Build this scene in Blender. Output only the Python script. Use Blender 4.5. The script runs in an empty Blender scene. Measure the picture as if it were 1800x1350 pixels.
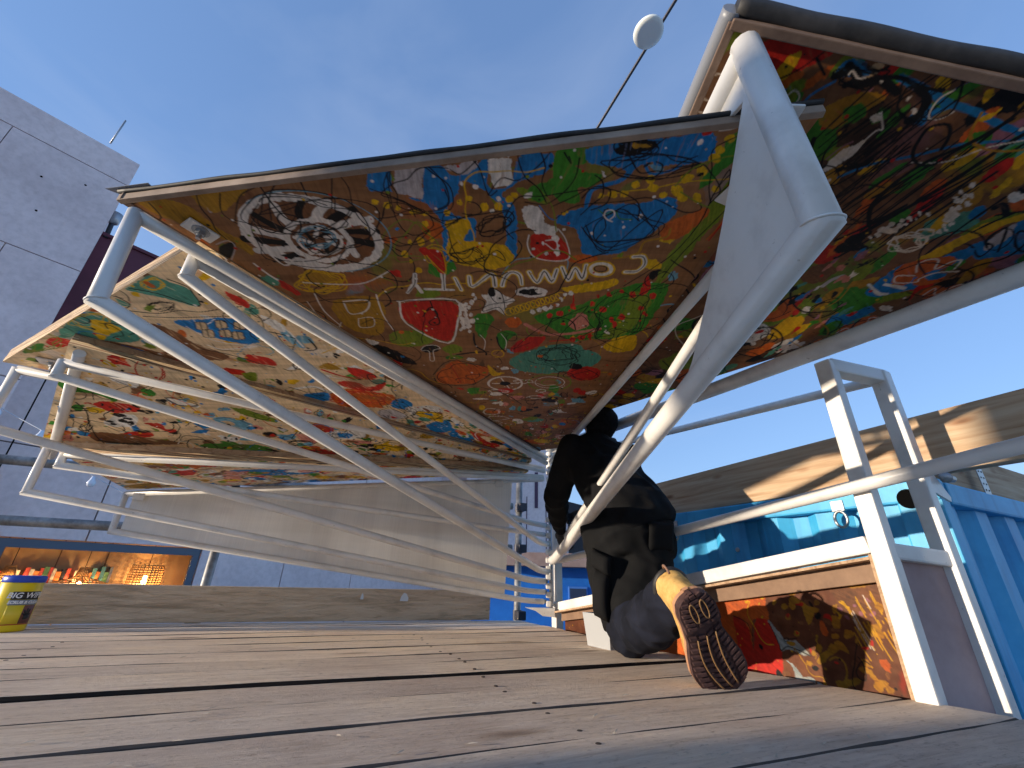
import bpy, bmesh, math, random
import numpy as np
from mathutils import Vector, Matrix

sc = bpy.context.scene
COL = sc.collection
# ------------------------------------------------------------------ camera
cam = bpy.data.cameras.new('camera'); cam_ob = bpy.data.objects.new('camera', cam); COL.objects.link(cam_ob)
cam.sensor_width = 36.0; cam.lens = 14.97; cam.clip_start = 0.02; cam.clip_end = 3000
_p, _r = math.radians(24.5), math.radians(1.6)
_right0, _up0, _fwd = Vector((1,0,0)), Vector((0,-math.sin(_p),math.cos(_p))), Vector((0,math.cos(_p),math.sin(_p)))
_right = _right0*math.cos(_r)+_up0*math.sin(_r); _up = -_right0*math.sin(_r)+_up0*math.cos(_r)
_m = Matrix((_right, _up, -_fwd)).transposed().to_4x4(); _m.translation = (0,0,0.25)
cam_ob.matrix_world = _m
sc.camera = cam_ob
# ------------------------------------------------------------------ sky and sun
SUN_DIR = Vector((-0.95,-0.29,0)).normalized(); SUN_EL = math.radians(6.6)
to_sun = (SUN_DIR*math.cos(SUN_EL)+Vector((0,0,math.sin(SUN_EL)))).normalized()
w = bpy.data.worlds.new('World'); sc.world = w; w.use_nodes = True
nt = w.node_tree; bg = nt.nodes['Background']
sky = nt.nodes.new('ShaderNodeTexSky'); sky.sky_type = 'NISHITA'; sky.sun_disc = False
sky.sun_elevation = SUN_EL; sky.sun_rotation = math.atan2(to_sun.x, to_sun.y)
sky.air_density = 1.0; sky.dust_density = 0.0; sky.ozone_density = 4.0; sky.altitude = 0
_ga = nt.nodes.new('ShaderNodeGamma'); _ga.inputs[1].default_value = 0.4                     # the phone's flat tone curve for the whole sky
_ti = nt.nodes.new('ShaderNodeVectorMath'); _ti.operation = 'MULTIPLY'; _ti.inputs[1].default_value = (0.61,0.74,1.09)
nt.links.new(sky.outputs[0], _ga.inputs[0]); nt.links.new(_ga.outputs[0], _ti.inputs[0])
_tc = nt.nodes.new('ShaderNodeTexCoord'); _mp = nt.nodes.new('ShaderNodeMapping'); _mp.inputs['Scale'].default_value = (1.2,1.2,2.6); _cn = nt.nodes.new('ShaderNodeTexNoise'); _cn.inputs['Scale'].default_value = 2.1; _cn.inputs['Detail'].default_value = 6; _cn.inputs['Distortion'].default_value = .6
_cr = nt.nodes.new('ShaderNodeMapRange'); _cr.inputs[1].default_value = .45; _cr.inputs[2].default_value = .85; _cr.inputs[4].default_value = .22           # thin veil of high cloud
_cm = nt.nodes.new('ShaderNodeMix'); _cm.data_type = 'RGBA'; _cm.inputs[7].default_value = (1.35,1.55,1.95,1)
nt.links.new(_tc.outputs['Generated'], _mp.inputs[0]); nt.links.new(_mp.outputs[0], _cn.inputs['Vector']); nt.links.new(_cn.outputs['Fac'], _cr.inputs[0]); nt.links.new(_cr.outputs[0], _cm.inputs[0]); _gl = nt.nodes.new('ShaderNodeVectorMath'); _gl.operation = 'MULTIPLY_ADD'; _gl.inputs[1].default_value = (.24,.15,.095)      # the glow that grows towards the low sun
nt.links.new(sky.outputs[0], _gl.inputs[0]); nt.links.new(_ti.outputs[0], _gl.inputs[2]); nt.links.new(_gl.outputs[0], _cm.inputs[6])
nt.links.new(_cm.outputs[2], bg.inputs[0]); bg.inputs[1].default_value = 0.15
sl = bpy.data.lights.new('sun', 'SUN'); sl.energy = 2.0; sl.angle = math.radians(0.8); sl.color = (1.0,0.85,0.67)
so = bpy.data.objects.new('sun', sl); COL.objects.link(so)
so.rotation_mode = 'QUATERNION'; so.rotation_quaternion = to_sun.to_track_quat('Z','Y'); so.location = to_sun*30
sc.view_settings.view_transform = 'Standard'; sc.view_settings.look = 'None'
sc.view_settings.exposure = 1.68; sc.view_settings.gamma = 1.0; sc.view_settings.use_curve_mapping = False
sc.cycles.max_bounces = 7; sc.cycles.diffuse_bounces = 5; sc.cycles.adaptive_threshold = 0.025

# ------------------------------------------------------------------ measured points (metres; camera foot at the origin, deck at z = 0)
QUADS = {'P2': [(0.18, 2.6114, 0.9839), (0.324, 2.528, 0.9872), (-0.9619, 0.7599, 1.0565), (0.5747, 0.5093, 1.0663)], 'P1': [(0.2656, 2.5901, 1.061), (0.3708, 2.2425, 1.0633), (0.3837, 0.4281, 1.1874), (1.5246, 0.4959, 0.9447)], 'P3': [(0.1243, 2.6652, 0.9428), (0.18, 2.6114, 0.9501), (-1.9326, 1.4554, 0.9463), (-0.8471, 0.8877, 1.0484)], 'P4': [(0.1127, 2.6875, 0.9076), (0.1392, 2.645, 0.9243), (-1.9886, 1.7767, 0.6944), (-1.4997, 1.2676, 0.9314)], 'P5': [(0.1041, 2.714, 0.8615), (0.1201, 2.6724, 0.8654), (-1.9606, 2.2398, 0.6127), (-1.7973, 1.6797, 0.6586)]}
AXES = {'P1': [(0.26, 2.75, 1.0509), (0.979, -0.0142, -0.2032), (0.0, 0.9976, -0.0697), (0.2037, 0.0682, 0.9767)], 'P2': [(0.26, 2.75, 0.9785), (1.0, 0.0, 0.0), (-0.0, 0.9992, -0.0392), (-0.0, 0.0392, 0.9992)], 'P3': [(0.26, 2.75, 0.9421), (0.9988, 0.0042, 0.0485), (0.0, 0.9963, -0.0858), (-0.0487, 0.0857, 0.9951)], 'P4': [(0.26, 2.75, 0.9229), (0.9792, 0.051, 0.1964), (0.0, 0.9678, -0.2515), (-0.2029, 0.2463, 0.9477)], 'P5': [(0.26, 2.75, 0.8803), (0.9916, 0.0057, 0.1293), (0.0, 0.999, -0.0439), (-0.1294, 0.0435, 0.9906)], 'BX': [(1.0932, 1.2777, 0.0), (-0.4614, 0.8872, 0.0), (0.0, 0.0, 1.0), (-0.8872, -0.4614, -0.0)]}
FRAMES = {'A': ((0.4158, 0.4553, 1.1488), (0.4402, 0.4571, 0.7269)), 'R1': ((1.3778, 0.4581, 0.925), (1.3559, 0.503, 0.6)), 'R2': ((0.574, 0.6736, 1.02), (0.5665, 0.723, 0.985)), 'L2': ((-0.9163, 0.7736, 1.0209), (-0.875, 0.7495, 0.7574)), 'V3': ((-0.8694, 0.9176, 1.0097), (-0.8694, 0.9176, 0.9547)), 'L3': ((-1.8605, 1.4553, 0.9149), (-1.9167, 1.4954, 0.7064)), 'V4': ((-1.5319, 1.3066, 0.8794), (-1.5319, 1.3066, 0.8294)), 'L4': ((-1.8976, 1.7211, 0.6934), (-1.8976, 1.7211, 0.5098)), 'V5': ((-1.7287, 1.6358, 0.6395), (-1.7287, 1.6358, 0.5995)), 'L5': ((-1.9313, 2.2088, 0.5878), (-1.9313, 2.2088, 0.4084))}
KNZ = {'V4': 0.547, 'V5': 0.4944, 'V3': 0.4395, 'R2': 0.3918, 'A': 0.3511, 'R1': 0.3511, 'L2': 0.2895, 'L3': 0.2382, 'L4': 0.1818, 'L5': 0.1322, 'bot': 0.0835}
ARMZ = {'P1': 1.0826, 'A': 1.0245, 'R1': 1.0245, 'R2': 0.9411, 'L2': 0.9636, 'V3': 0.9299, 'L3': 0.8965, 'V4': 0.8817, 'L4': 0.8451, 'V5': 0.8306, 'L5': 0.8306}
W1Z = [9.255, 8.509, 5.964]
W2 = {'top': 7.594, 'head': 0.655, 'jambR': (-7.4702, 11.1573, 0.6625), 'jambL': (-9.8442, 8.3372, 0.6209)}
PT_ = {'hip': (0.5206, 1.8603, 0.4602), 'butt': (0.6183, 1.8987, 0.3761), 'waist': (0.5354, 1.9491, 0.5547), 'chest': (0.4418, 2.0548, 0.757), 'neck': (0.4501, 2.0909, 0.9189), 'head': (0.4673, 2.0855, 0.9789), 'shL': (0.2977, 2.039, 0.8398), 'shR': (0.552, 2.0397, 0.7901), 'elL': (0.2398, 2.1884, 0.6326), 'haL': (0.2807, 2.3746, 0.465), 'elR': (0.6328, 2.436, 0.6922), 'haR': (0.372, 2.5893, 0.5969), 'knee': (0.4537, 1.8774, 0.0369), 'cuff': (0.5008, 1.3835, 0.108), 'heel': (0.4735, 1.2204, 0.2245), 'toe': (0.6003, 1.3322, 0.0033)}
MISC = {'cont_c': (1.4397, 1.4317, 0.6), 'cont_l': (0.8951, 2.505, 0.6), 'tb0': (0.787, 2.368, 0.6), 'tb1': (1.1855, 1.403, 0.6), 'fest0': (1.8116, 2.3292, 6.2316), 'fest1': (0.624, 4.449, 5.4384), 'festd': (1.4572, 2.7581, 6.0138), 'rod0': (-9.7043, 6.9507, 9.4091), 'rod1': (-9.6922, 6.965, 10.2593), 'lampm0': (-10.0359, 8.1096, 7.7148), 'lampm1': (-10.0619, 8.0787, 8.2827), 'string': [(-5.6457, 4.2101, 1.8632), (-5.2818, 4.165, 1.721), (-5.1027, 4.2044, 1.6346), (-4.7245, 4.163, 1.4843), (-4.4305, 4.2621, 1.2669), (-4.1947, 4.3499, 1.0741), (-3.9324, 4.4041, 0.9553)], 'pole1': (-0.4236, 0.7371, 0.22), 'rail_back': [(1.2575, 1.3086, 0.9), (0.7638, 2.258, 0.9804)]}
KIOSK = {'a': (0.2054, 7.0292, 0.5001), 'b': (1.4653, 7.0326, 0.4926), 'win0': (0.9217, 7.0617, 0.1876), 'win1': (1.1693, 7.183, -0.0785)}
PAINT = {
 'P1': """
fR 0 192 -2296 228 -2312 301 -2305 325 -2297 297 -2270 251 -2246 223 -2268
fD 0 429 -2198 445 -2198 446 -2211 435 -2223 418 -2223 418 -2210
fN 0 1105 -1532 1121 -1540 1109 -1572 1086 -1599 1071 -1592 1084 -1559
fE 0 407 -1973 438 -1979 452 -2012 445 -2042 416 -2036 402 -2003
fD 0 511 -2252 528 -2257 529 -2276 516 -2292 499 -2287 500 -2268
fG 0 735 -2143 753 -2150 756 -2174 747 -2192 731 -2185 728 -2162
fD 0 562 -2234 578 -2243 586 -2264 583 -2280 568 -2272 560 -2250
fN 0 255 -2225 277 -2229 293 -2247 294 -2263 274 -2259 258 -2240
fR 0 1035 -1470 1067 -1474 1064 -1520 1038 -1564 1008 -1561 1012 -1514
fY 0 587 -1854 606 -1870 613 -1908 606 -1936 588 -1921 582 -1883
fY 0 525 -2247 541 -2254 543 -2273 533 -2288 517 -2283 517 -2263
fD 0 456 -2269 471 -2268 477 -2277 471 -2287 457 -2289 452 -2279
fR 0 748 -2105 765 -2115 767 -2142 756 -2163 740 -2154 739 -2127
fM 0 1302 -1505 1311 -1537 1302 -1599 1286 -1640 1277 -1611 1286 -1549
fD 0 628 -1842 646 -1870 653 -1922 647 -1956 630 -1932 623 -1880
fM 0 527 -2279 542 -2283 548 -2298 541 -2311 526 -2308 521 -2293
fO 0 421 -2104 439 -2105 451 -2121 448 -2136 431 -2135 420 -2118
fY 0 422 -1959 437 -1970 445 -1995 442 -2013 428 -2004 420 -1978
fR 0 879 -1747 891 -1775 883 -1830 867 -1866 855 -1842 863 -1787
fD 0 302 -2178 319 -2181 329 -2196 326 -2210 309 -2208 300 -2192
fM 0 340 -2261 358 -2268 367 -2289 362 -2305 345 -2298 337 -2277
fD 0 725 -1449 757 -1477 760 -1552 741 -1608 712 -1584 709 -1509
fD 0 1348 -1483 1354 -1523 1328 -1601 1297 -1652 1290 -1618 1316 -1540
fG 0 540 -1785 569 -1785 573 -1814 555 -1845 528 -1845 525 -1815
fG 0 529 -1830 541 -1836 542 -1856 533 -1872 522 -1866 522 -1846
fE 0 394 -2266 409 -2268 416 -2280 413 -2291 399 -2289 392 -2276
fM 0 993 -1944 1019 -1938 1021 -1954 1004 -1976 979 -1982 978 -1965
fG 0 658 -1983 680 -1981 685 -1999 673 -2019 651 -2021 648 -2003
fY 0 817 -1793 844 -1787 843 -1807 821 -1833 795 -1839 798 -1817
fG 0 499 -1862 524 -1883 541 -1928 540 -1959 517 -1940 501 -1896
fY 0 681 -1494 704 -1511 715 -1558 710 -1593 689 -1577 678 -1530
fR 0 918 -1672 946 -1687 951 -1736 936 -1775 910 -1762 905 -1713
fN 0 645 -2180 662 -2194 663 -2225 651 -2247 635 -2235 635 -2203
fG 0 606 -2054 631 -2072 640 -2113 631 -2143 608 -2127 599 -2086
fR 0 565 -1827 599 -1826 615 -1857 606 -1890 573 -1891 559 -1859
fN 0 829 -2115 842 -2117 840 -2132 828 -2145 815 -2143 818 -2128
fD 0 1129 -1321 1152 -1363 1144 -1453 1120 -1515 1098 -1481 1106 -1391
fD 0 609 -2263 622 -2263 626 -2273 620 -2283 608 -2282 604 -2272
fM 0 796 -1420 826 -1454 840 -1529 833 -1581 805 -1552 792 -1478
fM 0 862 -2072 866 -2092 860 -2127 850 -2149 845 -2131 852 -2095
fD 0 666 -2278 680 -2291 679 -2318 667 -2337 653 -2326 655 -2299
fD 0 1358 -1419 1361 -1470 1338 -1557 1313 -1611 1309 -1569 1332 -1481
fO 0 578 -1534 614 -1551 637 -1608 634 -1653 600 -1639 578 -1582
fE 0 973 -1484 976 -1539 961 -1627 945 -1677 941 -1631 956 -1543
fR 0 901 -1696 914 -1711 906 -1749 888 -1778 874 -1764 883 -1726
fM 0 797 -2102 818 -2111 819 -2140 806 -2163 786 -2155 786 -2126
fG 0 1230 -1592 1236 -1622 1210 -1682 1178 -1723 1172 -1697 1199 -1637
fG 0 493 -2165 504 -2183 509 -2214 506 -2234 495 -2218 490 -2186
fG 0 545 -2229 561 -2232 567 -2248 561 -2261 546 -2258 541 -2242
fY 0 618 -2250 625 -2254 624 -2265 618 -2273 610 -2270 611 -2259
fG 0 425 -1938 456 -1953 469 -1997 461 -2031 432 -2018 420 -1974
fY 0 752 -1978 766 -1984 768 -2004 759 -2021 746 -2016 745 -1995
fN 0 840 -1986 870 -1991 880 -2022 868 -2050 840 -2045 831 -2015
fN 0 593 -1847 606 -1881 607 -1937 600 -1971 589 -1942 587 -1885
fN 0 448 -2239 460 -2247 466 -2266 463 -2279 452 -2271 446 -2252
fO 0 657 -1572 676 -1607 678 -1674 665 -1718 647 -1689 646 -1621
fO 0 453 -1921 478 -1947 495 -1997 494 -2030 471 -2008 454 -1958
fG 0 1256 -1680 1278 -1700 1258 -1758 1222 -1803 1201 -1786 1222 -1728
fG 0 557 -2055 572 -2072 584 -2105 584 -2125 570 -2109 559 -2077
fR 0 417 -2270 435 -2274 450 -2289 452 -2301 435 -2297 420 -2282
fN 0 783 -1299 796 -1371 792 -1484 780 -1549 767 -1491 771 -1378
fN 0 575 -1560 617 -1577 639 -1640 631 -1692 593 -1677 571 -1615
fM 0 1203 -1497 1235 -1495 1226 -1532 1193 -1572 1162 -1574 1173 -1537
fG 0 556 -2243 574 -2252 590 -2272 593 -2287 576 -2279 560 -2258
fG 0 333 -2254 354 -2264 375 -2285 382 -2299 363 -2290 342 -2269
fM 0 690 -1480 723 -1473 723 -1504 696 -1543 664 -1550 667 -1517
fG 0 1007 -1895 1012 -1916 1000 -1955 984 -1980 978 -1962 991 -1923
fN 0 296 -2222 321 -2235 340 -2264 341 -2285 318 -2274 299 -2245
fD 0 500 -1978 513 -1987 514 -2011 504 -2028 492 -2020 492 -1996
fO 0 335 -2257 358 -2260 369 -2279 363 -2297 341 -2294 331 -2274
fD 0 508 -1959 531 -1979 544 -2022 541 -2051 519 -2034 507 -1991
fY 0 793 -2078 802 -2088 800 -2110 790 -2125 782 -2117 784 -2094
fO 0 808 -1429 828 -1466 825 -1543 808 -1594 789 -1562 792 -1486
fG 0 275 -2176 300 -2184 314 -2210 310 -2232 286 -2225 273 -2198
fM 0 523 -1694 551 -1728 559 -1798 548 -1844 522 -1816 514 -1747
fM 0 447 -2097 458 -2105 460 -2125 453 -2139 442 -2131 441 -2112
fY 0 514 -2086 529 -2092 541 -2110 542 -2123 528 -2117 517 -2099
fR 0 381 -2164 399 -2170 408 -2190 404 -2206 387 -2200 378 -2180
fG 0 528 -1931 549 -1933 549 -1955 534 -1976 513 -1974 514 -1952
fN 0 667 -2058 681 -2065 686 -2085 681 -2101 667 -2095 663 -2074
fD 0 894 -1687 922 -1712 923 -1776 904 -1822 877 -1801 877 -1738
fM 0 1003 -1802 1027 -1802 1025 -1826 1005 -1851 982 -1852 986 -1827
fY 0 629 -1480 668 -1497 685 -1560 674 -1612 638 -1598 622 -1535
fY 0 501 -1879 523 -1898 524 -1943 509 -1976 488 -1959 488 -1914
fO 0 1050 -1662 1066 -1689 1050 -1751 1022 -1794 1007 -1770 1023 -1709
fR 0 257 -2163 281 -2180 302 -2214 305 -2237 283 -2222 263 -2187
fY 0 246 -2234 263 -2247 272 -2275 268 -2293 252 -2281 244 -2253
fY 0 1053 -1736 1062 -1770 1056 -1829 1043 -1865 1035 -1836 1041 -1777
fB 0 797 -2023 811 -2025 813 -2039 806 -2052 792 -2051 790 -2037
fM 0 679 -1658 701 -1678 706 -1727 696 -1763 676 -1745 671 -1696
fD 0 1003 -1711 1017 -1734 1015 -1783 1003 -1816 990 -1795 992 -1746
fO 0 704 -1792 721 -1806 716 -1844 698 -1871 683 -1858 688 -1821
fD 0 336 -2104 349 -2108 356 -2122 353 -2134 340 -2131 334 -2116
fM 0 659 -2140 675 -2147 685 -2165 685 -2179 670 -2173 660 -2154
fM 0 907 -1320 934 -1316 936 -1348 917 -1384 891 -1388 891 -1355
fN 0 881 -2055 907 -2054 912 -2074 898 -2096 873 -2097 869 -2077
fO 0 279 -2201 301 -2209 309 -2234 301 -2254 280 -2246 273 -2222
fG 0 849 -1986 867 -1999 877 -2029 874 -2051 856 -2040 846 -2009
fG 0 443 -2254 464 -2266 475 -2294 471 -2314 451 -2303 441 -2275
fM 0 760 -2050 776 -2058 770 -2083 752 -2104 736 -2096 743 -2071
fG 0 1150 -1597 1143 -1649 1112 -1732 1085 -1780 1089 -1737 1120 -1653
fG 0 662 -2161 685 -2162 689 -2181 676 -2201 654 -2199 652 -2180
fN 0 575 -1979 588 -2007 588 -2054 580 -2083 568 -2060 568 -2012
fG 0 874 -1867 888 -1876 888 -1902 877 -1923 864 -1915 865 -1888
fM 0 434 -2014 465 -2028 484 -2068 480 -2098 451 -2086 434 -2046
fY 0 1330 -1564 1345 -1573 1342 -1603 1329 -1628 1316 -1620 1319 -1589
fG 0 726 -1823 736 -1851 731 -1901 717 -1933 707 -1909 713 -1858
fM 0 685 -2239 695 -2247 695 -2265 688 -2278 678 -2271 678 -2253
fM 0 930 -1842 945 -1862 944 -1904 932 -1933 918 -1916 919 -1874
fG 0 463 -2196 479 -2195 485 -2205 480 -2216 464 -2218 459 -2207
fR 0 691 -1975 705 -2004 702 -2055 690 -2087 677 -2063 680 -2011
fG 0 382 -2176 407 -2201 434 -2212 443 -2199 420 -2182 404 -2169
fM 0 357 -2194 385 -2225 425 -2243 457 -2235 438 -2205 405 -2172 379 -2169
fG 0 403 -2207 429 -2218 444 -2206 424 -2186
fB 0 342 -2270 355 -2289 380 -2289 405 -2271 379 -2262 355 -2259
sB 154 457 -2272 491 -2264 526 -2256 560 -2242 609 -2236 666 -2221 735 -2207
sB 67 479 -2071 521 -2109 587 -2140 645 -2172 697 -2187 741 -2198
sB 70 321 -2196 325 -2224 353 -2253
fY 0 653 -2123 650 -2142 666 -2164 686 -2167 695 -2146 678 -2127 665 -2113
fM 0 561 -2036 574 -2066 605 -2085 610 -2063 585 -2040
fO 0 816 -1976 825 -2010 846 -2044 862 -2075 881 -2055 856 -2001
sK 202 348 -2261 372 -2273 400 -2256 428 -2265 466 -2248
sK 155 360 -2281 385 -2263 375 -2249
sK 191 501 -2259 526 -2244 534 -2219 526 -2204
sK 99 426 -2268 460 -2272 499 -2262 540 -2261
sK 66 382 -2286 412 -2278 425 -2286
sK 40 416 -2267 429 -2260 412 -2256 386 -2250 364 -2256 340 -2267 361 -2278 394 -2274 411 -2273 441 -2268 425 -2257 413 -2245 385 -2248 361 -2256 351 -2267 371 -2273 399 -2278 432 -2280 424 -2267 433 -2261 415 -2254 380 -2248 361 -2251 367 -2263 376 -2274 391 -2272 408 -2274
sK 27 525 -2239 556 -2215 533 -2213 524 -2206 492 -2221 484 -2237 480 -2257 492 -2259 513 -2263 521 -2242 537 -2224 544 -2198 518 -2205 489 -2223 480 -2241 467 -2267 498 -2262 511 -2261
sK 18 380 -2133 401 -2197 421 -2251
sK 30 481 -2123 498 -2155 515 -2184
sK 23 467 -2077 484 -2145 498 -2207
sK 20 492 -1995 527 -2087 564 -2156
sK 22 522 -2085 552 -2170 573 -2248
sK 29 464 -2162 483 -2188 495 -2222
sK 41 419 -2143 481 -2231 527 -2309
sK 44 511 -2117 525 -2156 530 -2201
sK 33 476 -1949 523 -2062 568 -2147
sK 14 448 -2164 468 -2201 483 -2238
sK 15 401 -2128 425 -2182 452 -2224
sK 52 528 -1921 539 -1997 556 -2053
sK 21 576 -1913 591 -1993 605 -2063
sK 21 407 -2100 460 -2209 509 -2291
sK 20 500 -1934 524 -2053 541 -2154
sK 30 501 -2120 511 -2158 523 -2190
sK 14 398 -2155 427 -2206 457 -2248
sK 18 520 -2103 544 -2207 566 -2289
sK 17 479 -2144 512 -2220 541 -2284
sK 14 474 -2155 512 -2225 549 -2281
sK 29 495 -2139 503 -2178 511 -2213
sK 19 485 -2096 494 -2145 505 -2185
sK 33 508 -1919 533 -2050 548 -2162
sK 15 543 -2073 550 -2123 559 -2165
sK 20 490 -2143 521 -2246 543 -2334
sK 21 504 -1961 523 -2013 542 -2057
sK 14 495 -2127 527 -2181 553 -2232
sK 32 465 -2008 487 -2093 513 -2158
sK 21 505 -2114 548 -2198 587 -2268
sK 26 536 -1919 557 -1961 569 -2012
sK 16 488 -1984 527 -2083 566 -2157
sK 30 439 -2046 506 -2152 555 -2244
sK 16 599 -1978 615 -2029 624 -2082
sK 24 574 -1970 612 -2081 637 -2180
sK 66 684 -1898 725 -2024 754 -2132
sK 39 550 -2026 574 -2087 601 -2135
sK 27 586 -2025 610 -2089 639 -2138
sK 66 680 -1915 706 -2032 728 -2128
sK 19 681 -2018 726 -2112 758 -2196
sK 40 584 -1990 610 -2080 638 -2152
sK 28 571 -1994 608 -2063 643 -2121
sK 21 704 -1851 732 -1984 752 -2095
sK 60 680 -2044 724 -2126 754 -2204
sK 28 540 -1978 570 -2048 589 -2119
sK 21 680 -1877 704 -2006 731 -2102
sK 29 684 -1937 703 -2030 728 -2100
sK 18 673 -2054 729 -2153 769 -2241
sK 19 616 -1977 650 -2099 672 -2203
sK 27 601 -2036 626 -2098 647 -2157
sK 38 534 -2003 587 -2123 628 -2222
sK 60 578 -2034 640 -2143 692 -2231
sK 68 792 -1871 802 -1991 817 -2082
sK 70 614 -1852 666 -1965 707 -2061
sK 30 664 -1896 682 -1983 695 -2061
sK 26 665 -2043 695 -2154 725 -2238
sK 62 614 -1944 656 -2102 685 -2227
sK 119 603 -1888 629 -1957 668 -2037 699 -2110 720 -2180 733 -2210
sK 87 578 -1906 622 -1967 655 -2030
sK 132 468 -2087 507 -2106 513 -2120
sK 74 300 -2285 328 -2262
fK 0 599 -1874 598 -1928 635 -1948 642 -1915 690 -1908 637 -1884
sK 34 253 -2244 280 -2265 306 -2297
fW 0 437 -2082 442 -2116 463 -2140 475 -2153 475 -2122 461 -2099 445 -2076
sW 36 475 -2153 483 -2177 492 -2182 473 -2204
fW 0 455 -2201 469 -2213 478 -2197
sW 32 299 -2197 307 -2208 306 -2221 291 -2229 281 -2211
sW 29 316 -2180 346 -2189 355 -2197
sW 40 369 -2267 372 -2273 388 -2263 400 -2265
fW 0 524 -2227 527 -2225 528 -2222 527 -2219 525 -2216 522 -2216 519 -2217 516 -2219 515 -2223 516 -2226 518 -2228 521 -2228
fW 0 500 -2243 501 -2242 501 -2240 500 -2239 498 -2238 496 -2238 494 -2239 493 -2241 493 -2242 494 -2244 496 -2244 498 -2244
fW 0 434 -2264 434 -2263 433 -2262 431 -2261 428 -2261 426 -2262 424 -2263 424 -2265 425 -2266 427 -2267 429 -2266 432 -2266
sV 31 430 -2106 443 -2136 456 -2150
fW 0 743 -2091 739 -2092 735 -2095 733 -2099 734 -2101 737 -2100 742 -2097 744 -2093
fW 0 739 -2074 737 -2072 733 -2073 728 -2077 726 -2080 727 -2082 732 -2081 736 -2078
fW 0 751 -2069 750 -2067 746 -2067 742 -2070 740 -2074 741 -2076 745 -2076 749 -2073
fW 0 743 -2057 739 -2057 734 -2060 731 -2064 732 -2067 735 -2067 740 -2064 743 -2060
fW 0 754 -2056 755 -2053 752 -2053 747 -2055 744 -2059 744 -2062 747 -2062 751 -2060
fW 0 770 -2053 770 -2050 766 -2049 760 -2052 757 -2056 757 -2059 761 -2060 766 -2057
fW 0 761 -2070 758 -2071 754 -2074 751 -2078 752 -2080 756 -2079 760 -2076 762 -2072
fW 0 762 -2042 761 -2040 757 -2040 752 -2044 750 -2048 751 -2050 755 -2049 760 -2046
fW 0 759 -2029 755 -2029 750 -2032 746 -2036 745 -2040 749 -2040 754 -2037 758 -2033
fW 0 760 -2021 760 -2018 757 -2017 752 -2020 749 -2024 749 -2028 752 -2028 757 -2025
fW 0 772 -2023 772 -2020 768 -2020 763 -2023 759 -2027 760 -2030 764 -2030 769 -2027
fW 0 767 -2006 766 -2004 762 -2004 757 -2007 754 -2011 755 -2014 759 -2014 764 -2010
fW 0 772 -2013 774 -2009 771 -2007 766 -2008 762 -2012 760 -2016 762 -2018 767 -2017
fW 0 775 -1987 771 -1988 767 -1991 764 -1996 765 -1998 769 -1998 773 -1994 776 -1990
fW 0 783 -1998 785 -1994 783 -1992 778 -1993 773 -1996 771 -2000 774 -2003 779 -2002
fW 0 787 -1998 784 -1997 779 -1999 774 -2003 772 -2007 774 -2008 780 -2006 785 -2002
fW 0 781 -1974 779 -1971 774 -1973 768 -1977 766 -1981 767 -1984 772 -1982 778 -1978
fW 0 789 -1981 787 -1979 782 -1980 776 -1983 773 -1988 774 -1990 780 -1989 785 -1986
fW 0 721 -2014 720 -2011 716 -2011 711 -2014 708 -2017 709 -2020 713 -2020 718 -2017
fW 0 704 -2008 701 -2008 696 -2012 692 -2017 692 -2019 696 -2019 701 -2015 704 -2011
fW 0 708 -1997 708 -1995 704 -1994 699 -1997 696 -2001 696 -2004 700 -2004 705 -2001
fW 0 715 -1995 715 -1991 712 -1990 707 -1992 703 -1996 702 -2000 705 -2001 711 -1999
fW 0 698 -1994 696 -1992 692 -1993 687 -1997 686 -2001 687 -2003 692 -2001 696 -1998
fW 0 682 -1988 680 -1986 676 -1988 672 -1992 671 -1995 673 -1996 677 -1995 681 -1991
fW 0 694 -1983 694 -1981 690 -1980 685 -1983 681 -1986 682 -1989 686 -1989 691 -1987
fW 0 690 -1972 687 -1971 682 -1973 678 -1978 677 -1982 680 -1983 685 -1981 689 -1976
fW 0 667 -1970 662 -1971 658 -1974 657 -1978 659 -1980 663 -1980 667 -1976 668 -1972
fW 0 661 -1961 662 -1957 659 -1955 654 -1956 650 -1960 649 -1964 652 -1966 657 -1965
fW 0 671 -1960 668 -1959 663 -1962 659 -1966 657 -1970 660 -1971 665 -1968 670 -1964
fW 0 679 -1958 680 -1954 676 -1953 671 -1955 667 -1959 666 -1963 670 -1964 675 -1962
fW 0 689 -1963 690 -1959 687 -1958 682 -1960 678 -1964 678 -1968 680 -1970 685 -1968
fW 0 654 -1930 654 -1926 650 -1925 645 -1927 642 -1931 642 -1935 645 -1936 650 -1934
fW 0 662 -1941 663 -1938 660 -1936 655 -1938 651 -1941 651 -1945 654 -1946 659 -1945
fB 0 859 -1951 881 -1978 896 -2002 898 -2038 976 -1962 951 -1945 914 -1925 886 -1930
fL 0 892 -1954 883 -1984 884 -2015 891 -2026 910 -1995 910 -1963 904 -1945
sK 59 838 -1958 865 -1953 904 -1928 904 -1962 879 -1972 884 -2015 926 -1950
sK 37 906 -2007 916 -1997 923 -1985 926 -1971 924 -1960 917 -1953 906 -1952 894 -1957 883 -1967 876 -1980 874 -1994 877 -2004 884 -2011 894 -2012 906 -2007
sK 65 956 -1990 966 -1978 972 -1968 972 -1962 967 -1961 957 -1965 944 -1973 932 -1984 922 -1996 917 -2005 917 -2011 923 -2012 932 -2009 944 -2001 956 -1990
fY 0 786 -1894 809 -1940 827 -1987 837 -2010 883 -2053 896 -2040 856 -1989 838 -1930 812 -1882
fN 0 833 -2075 847 -2087 875 -2061 861 -2054
sK 155 821 -2055 829 -2065 857 -2043
sK 64 833 -1989 848 -2022 865 -2050
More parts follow.
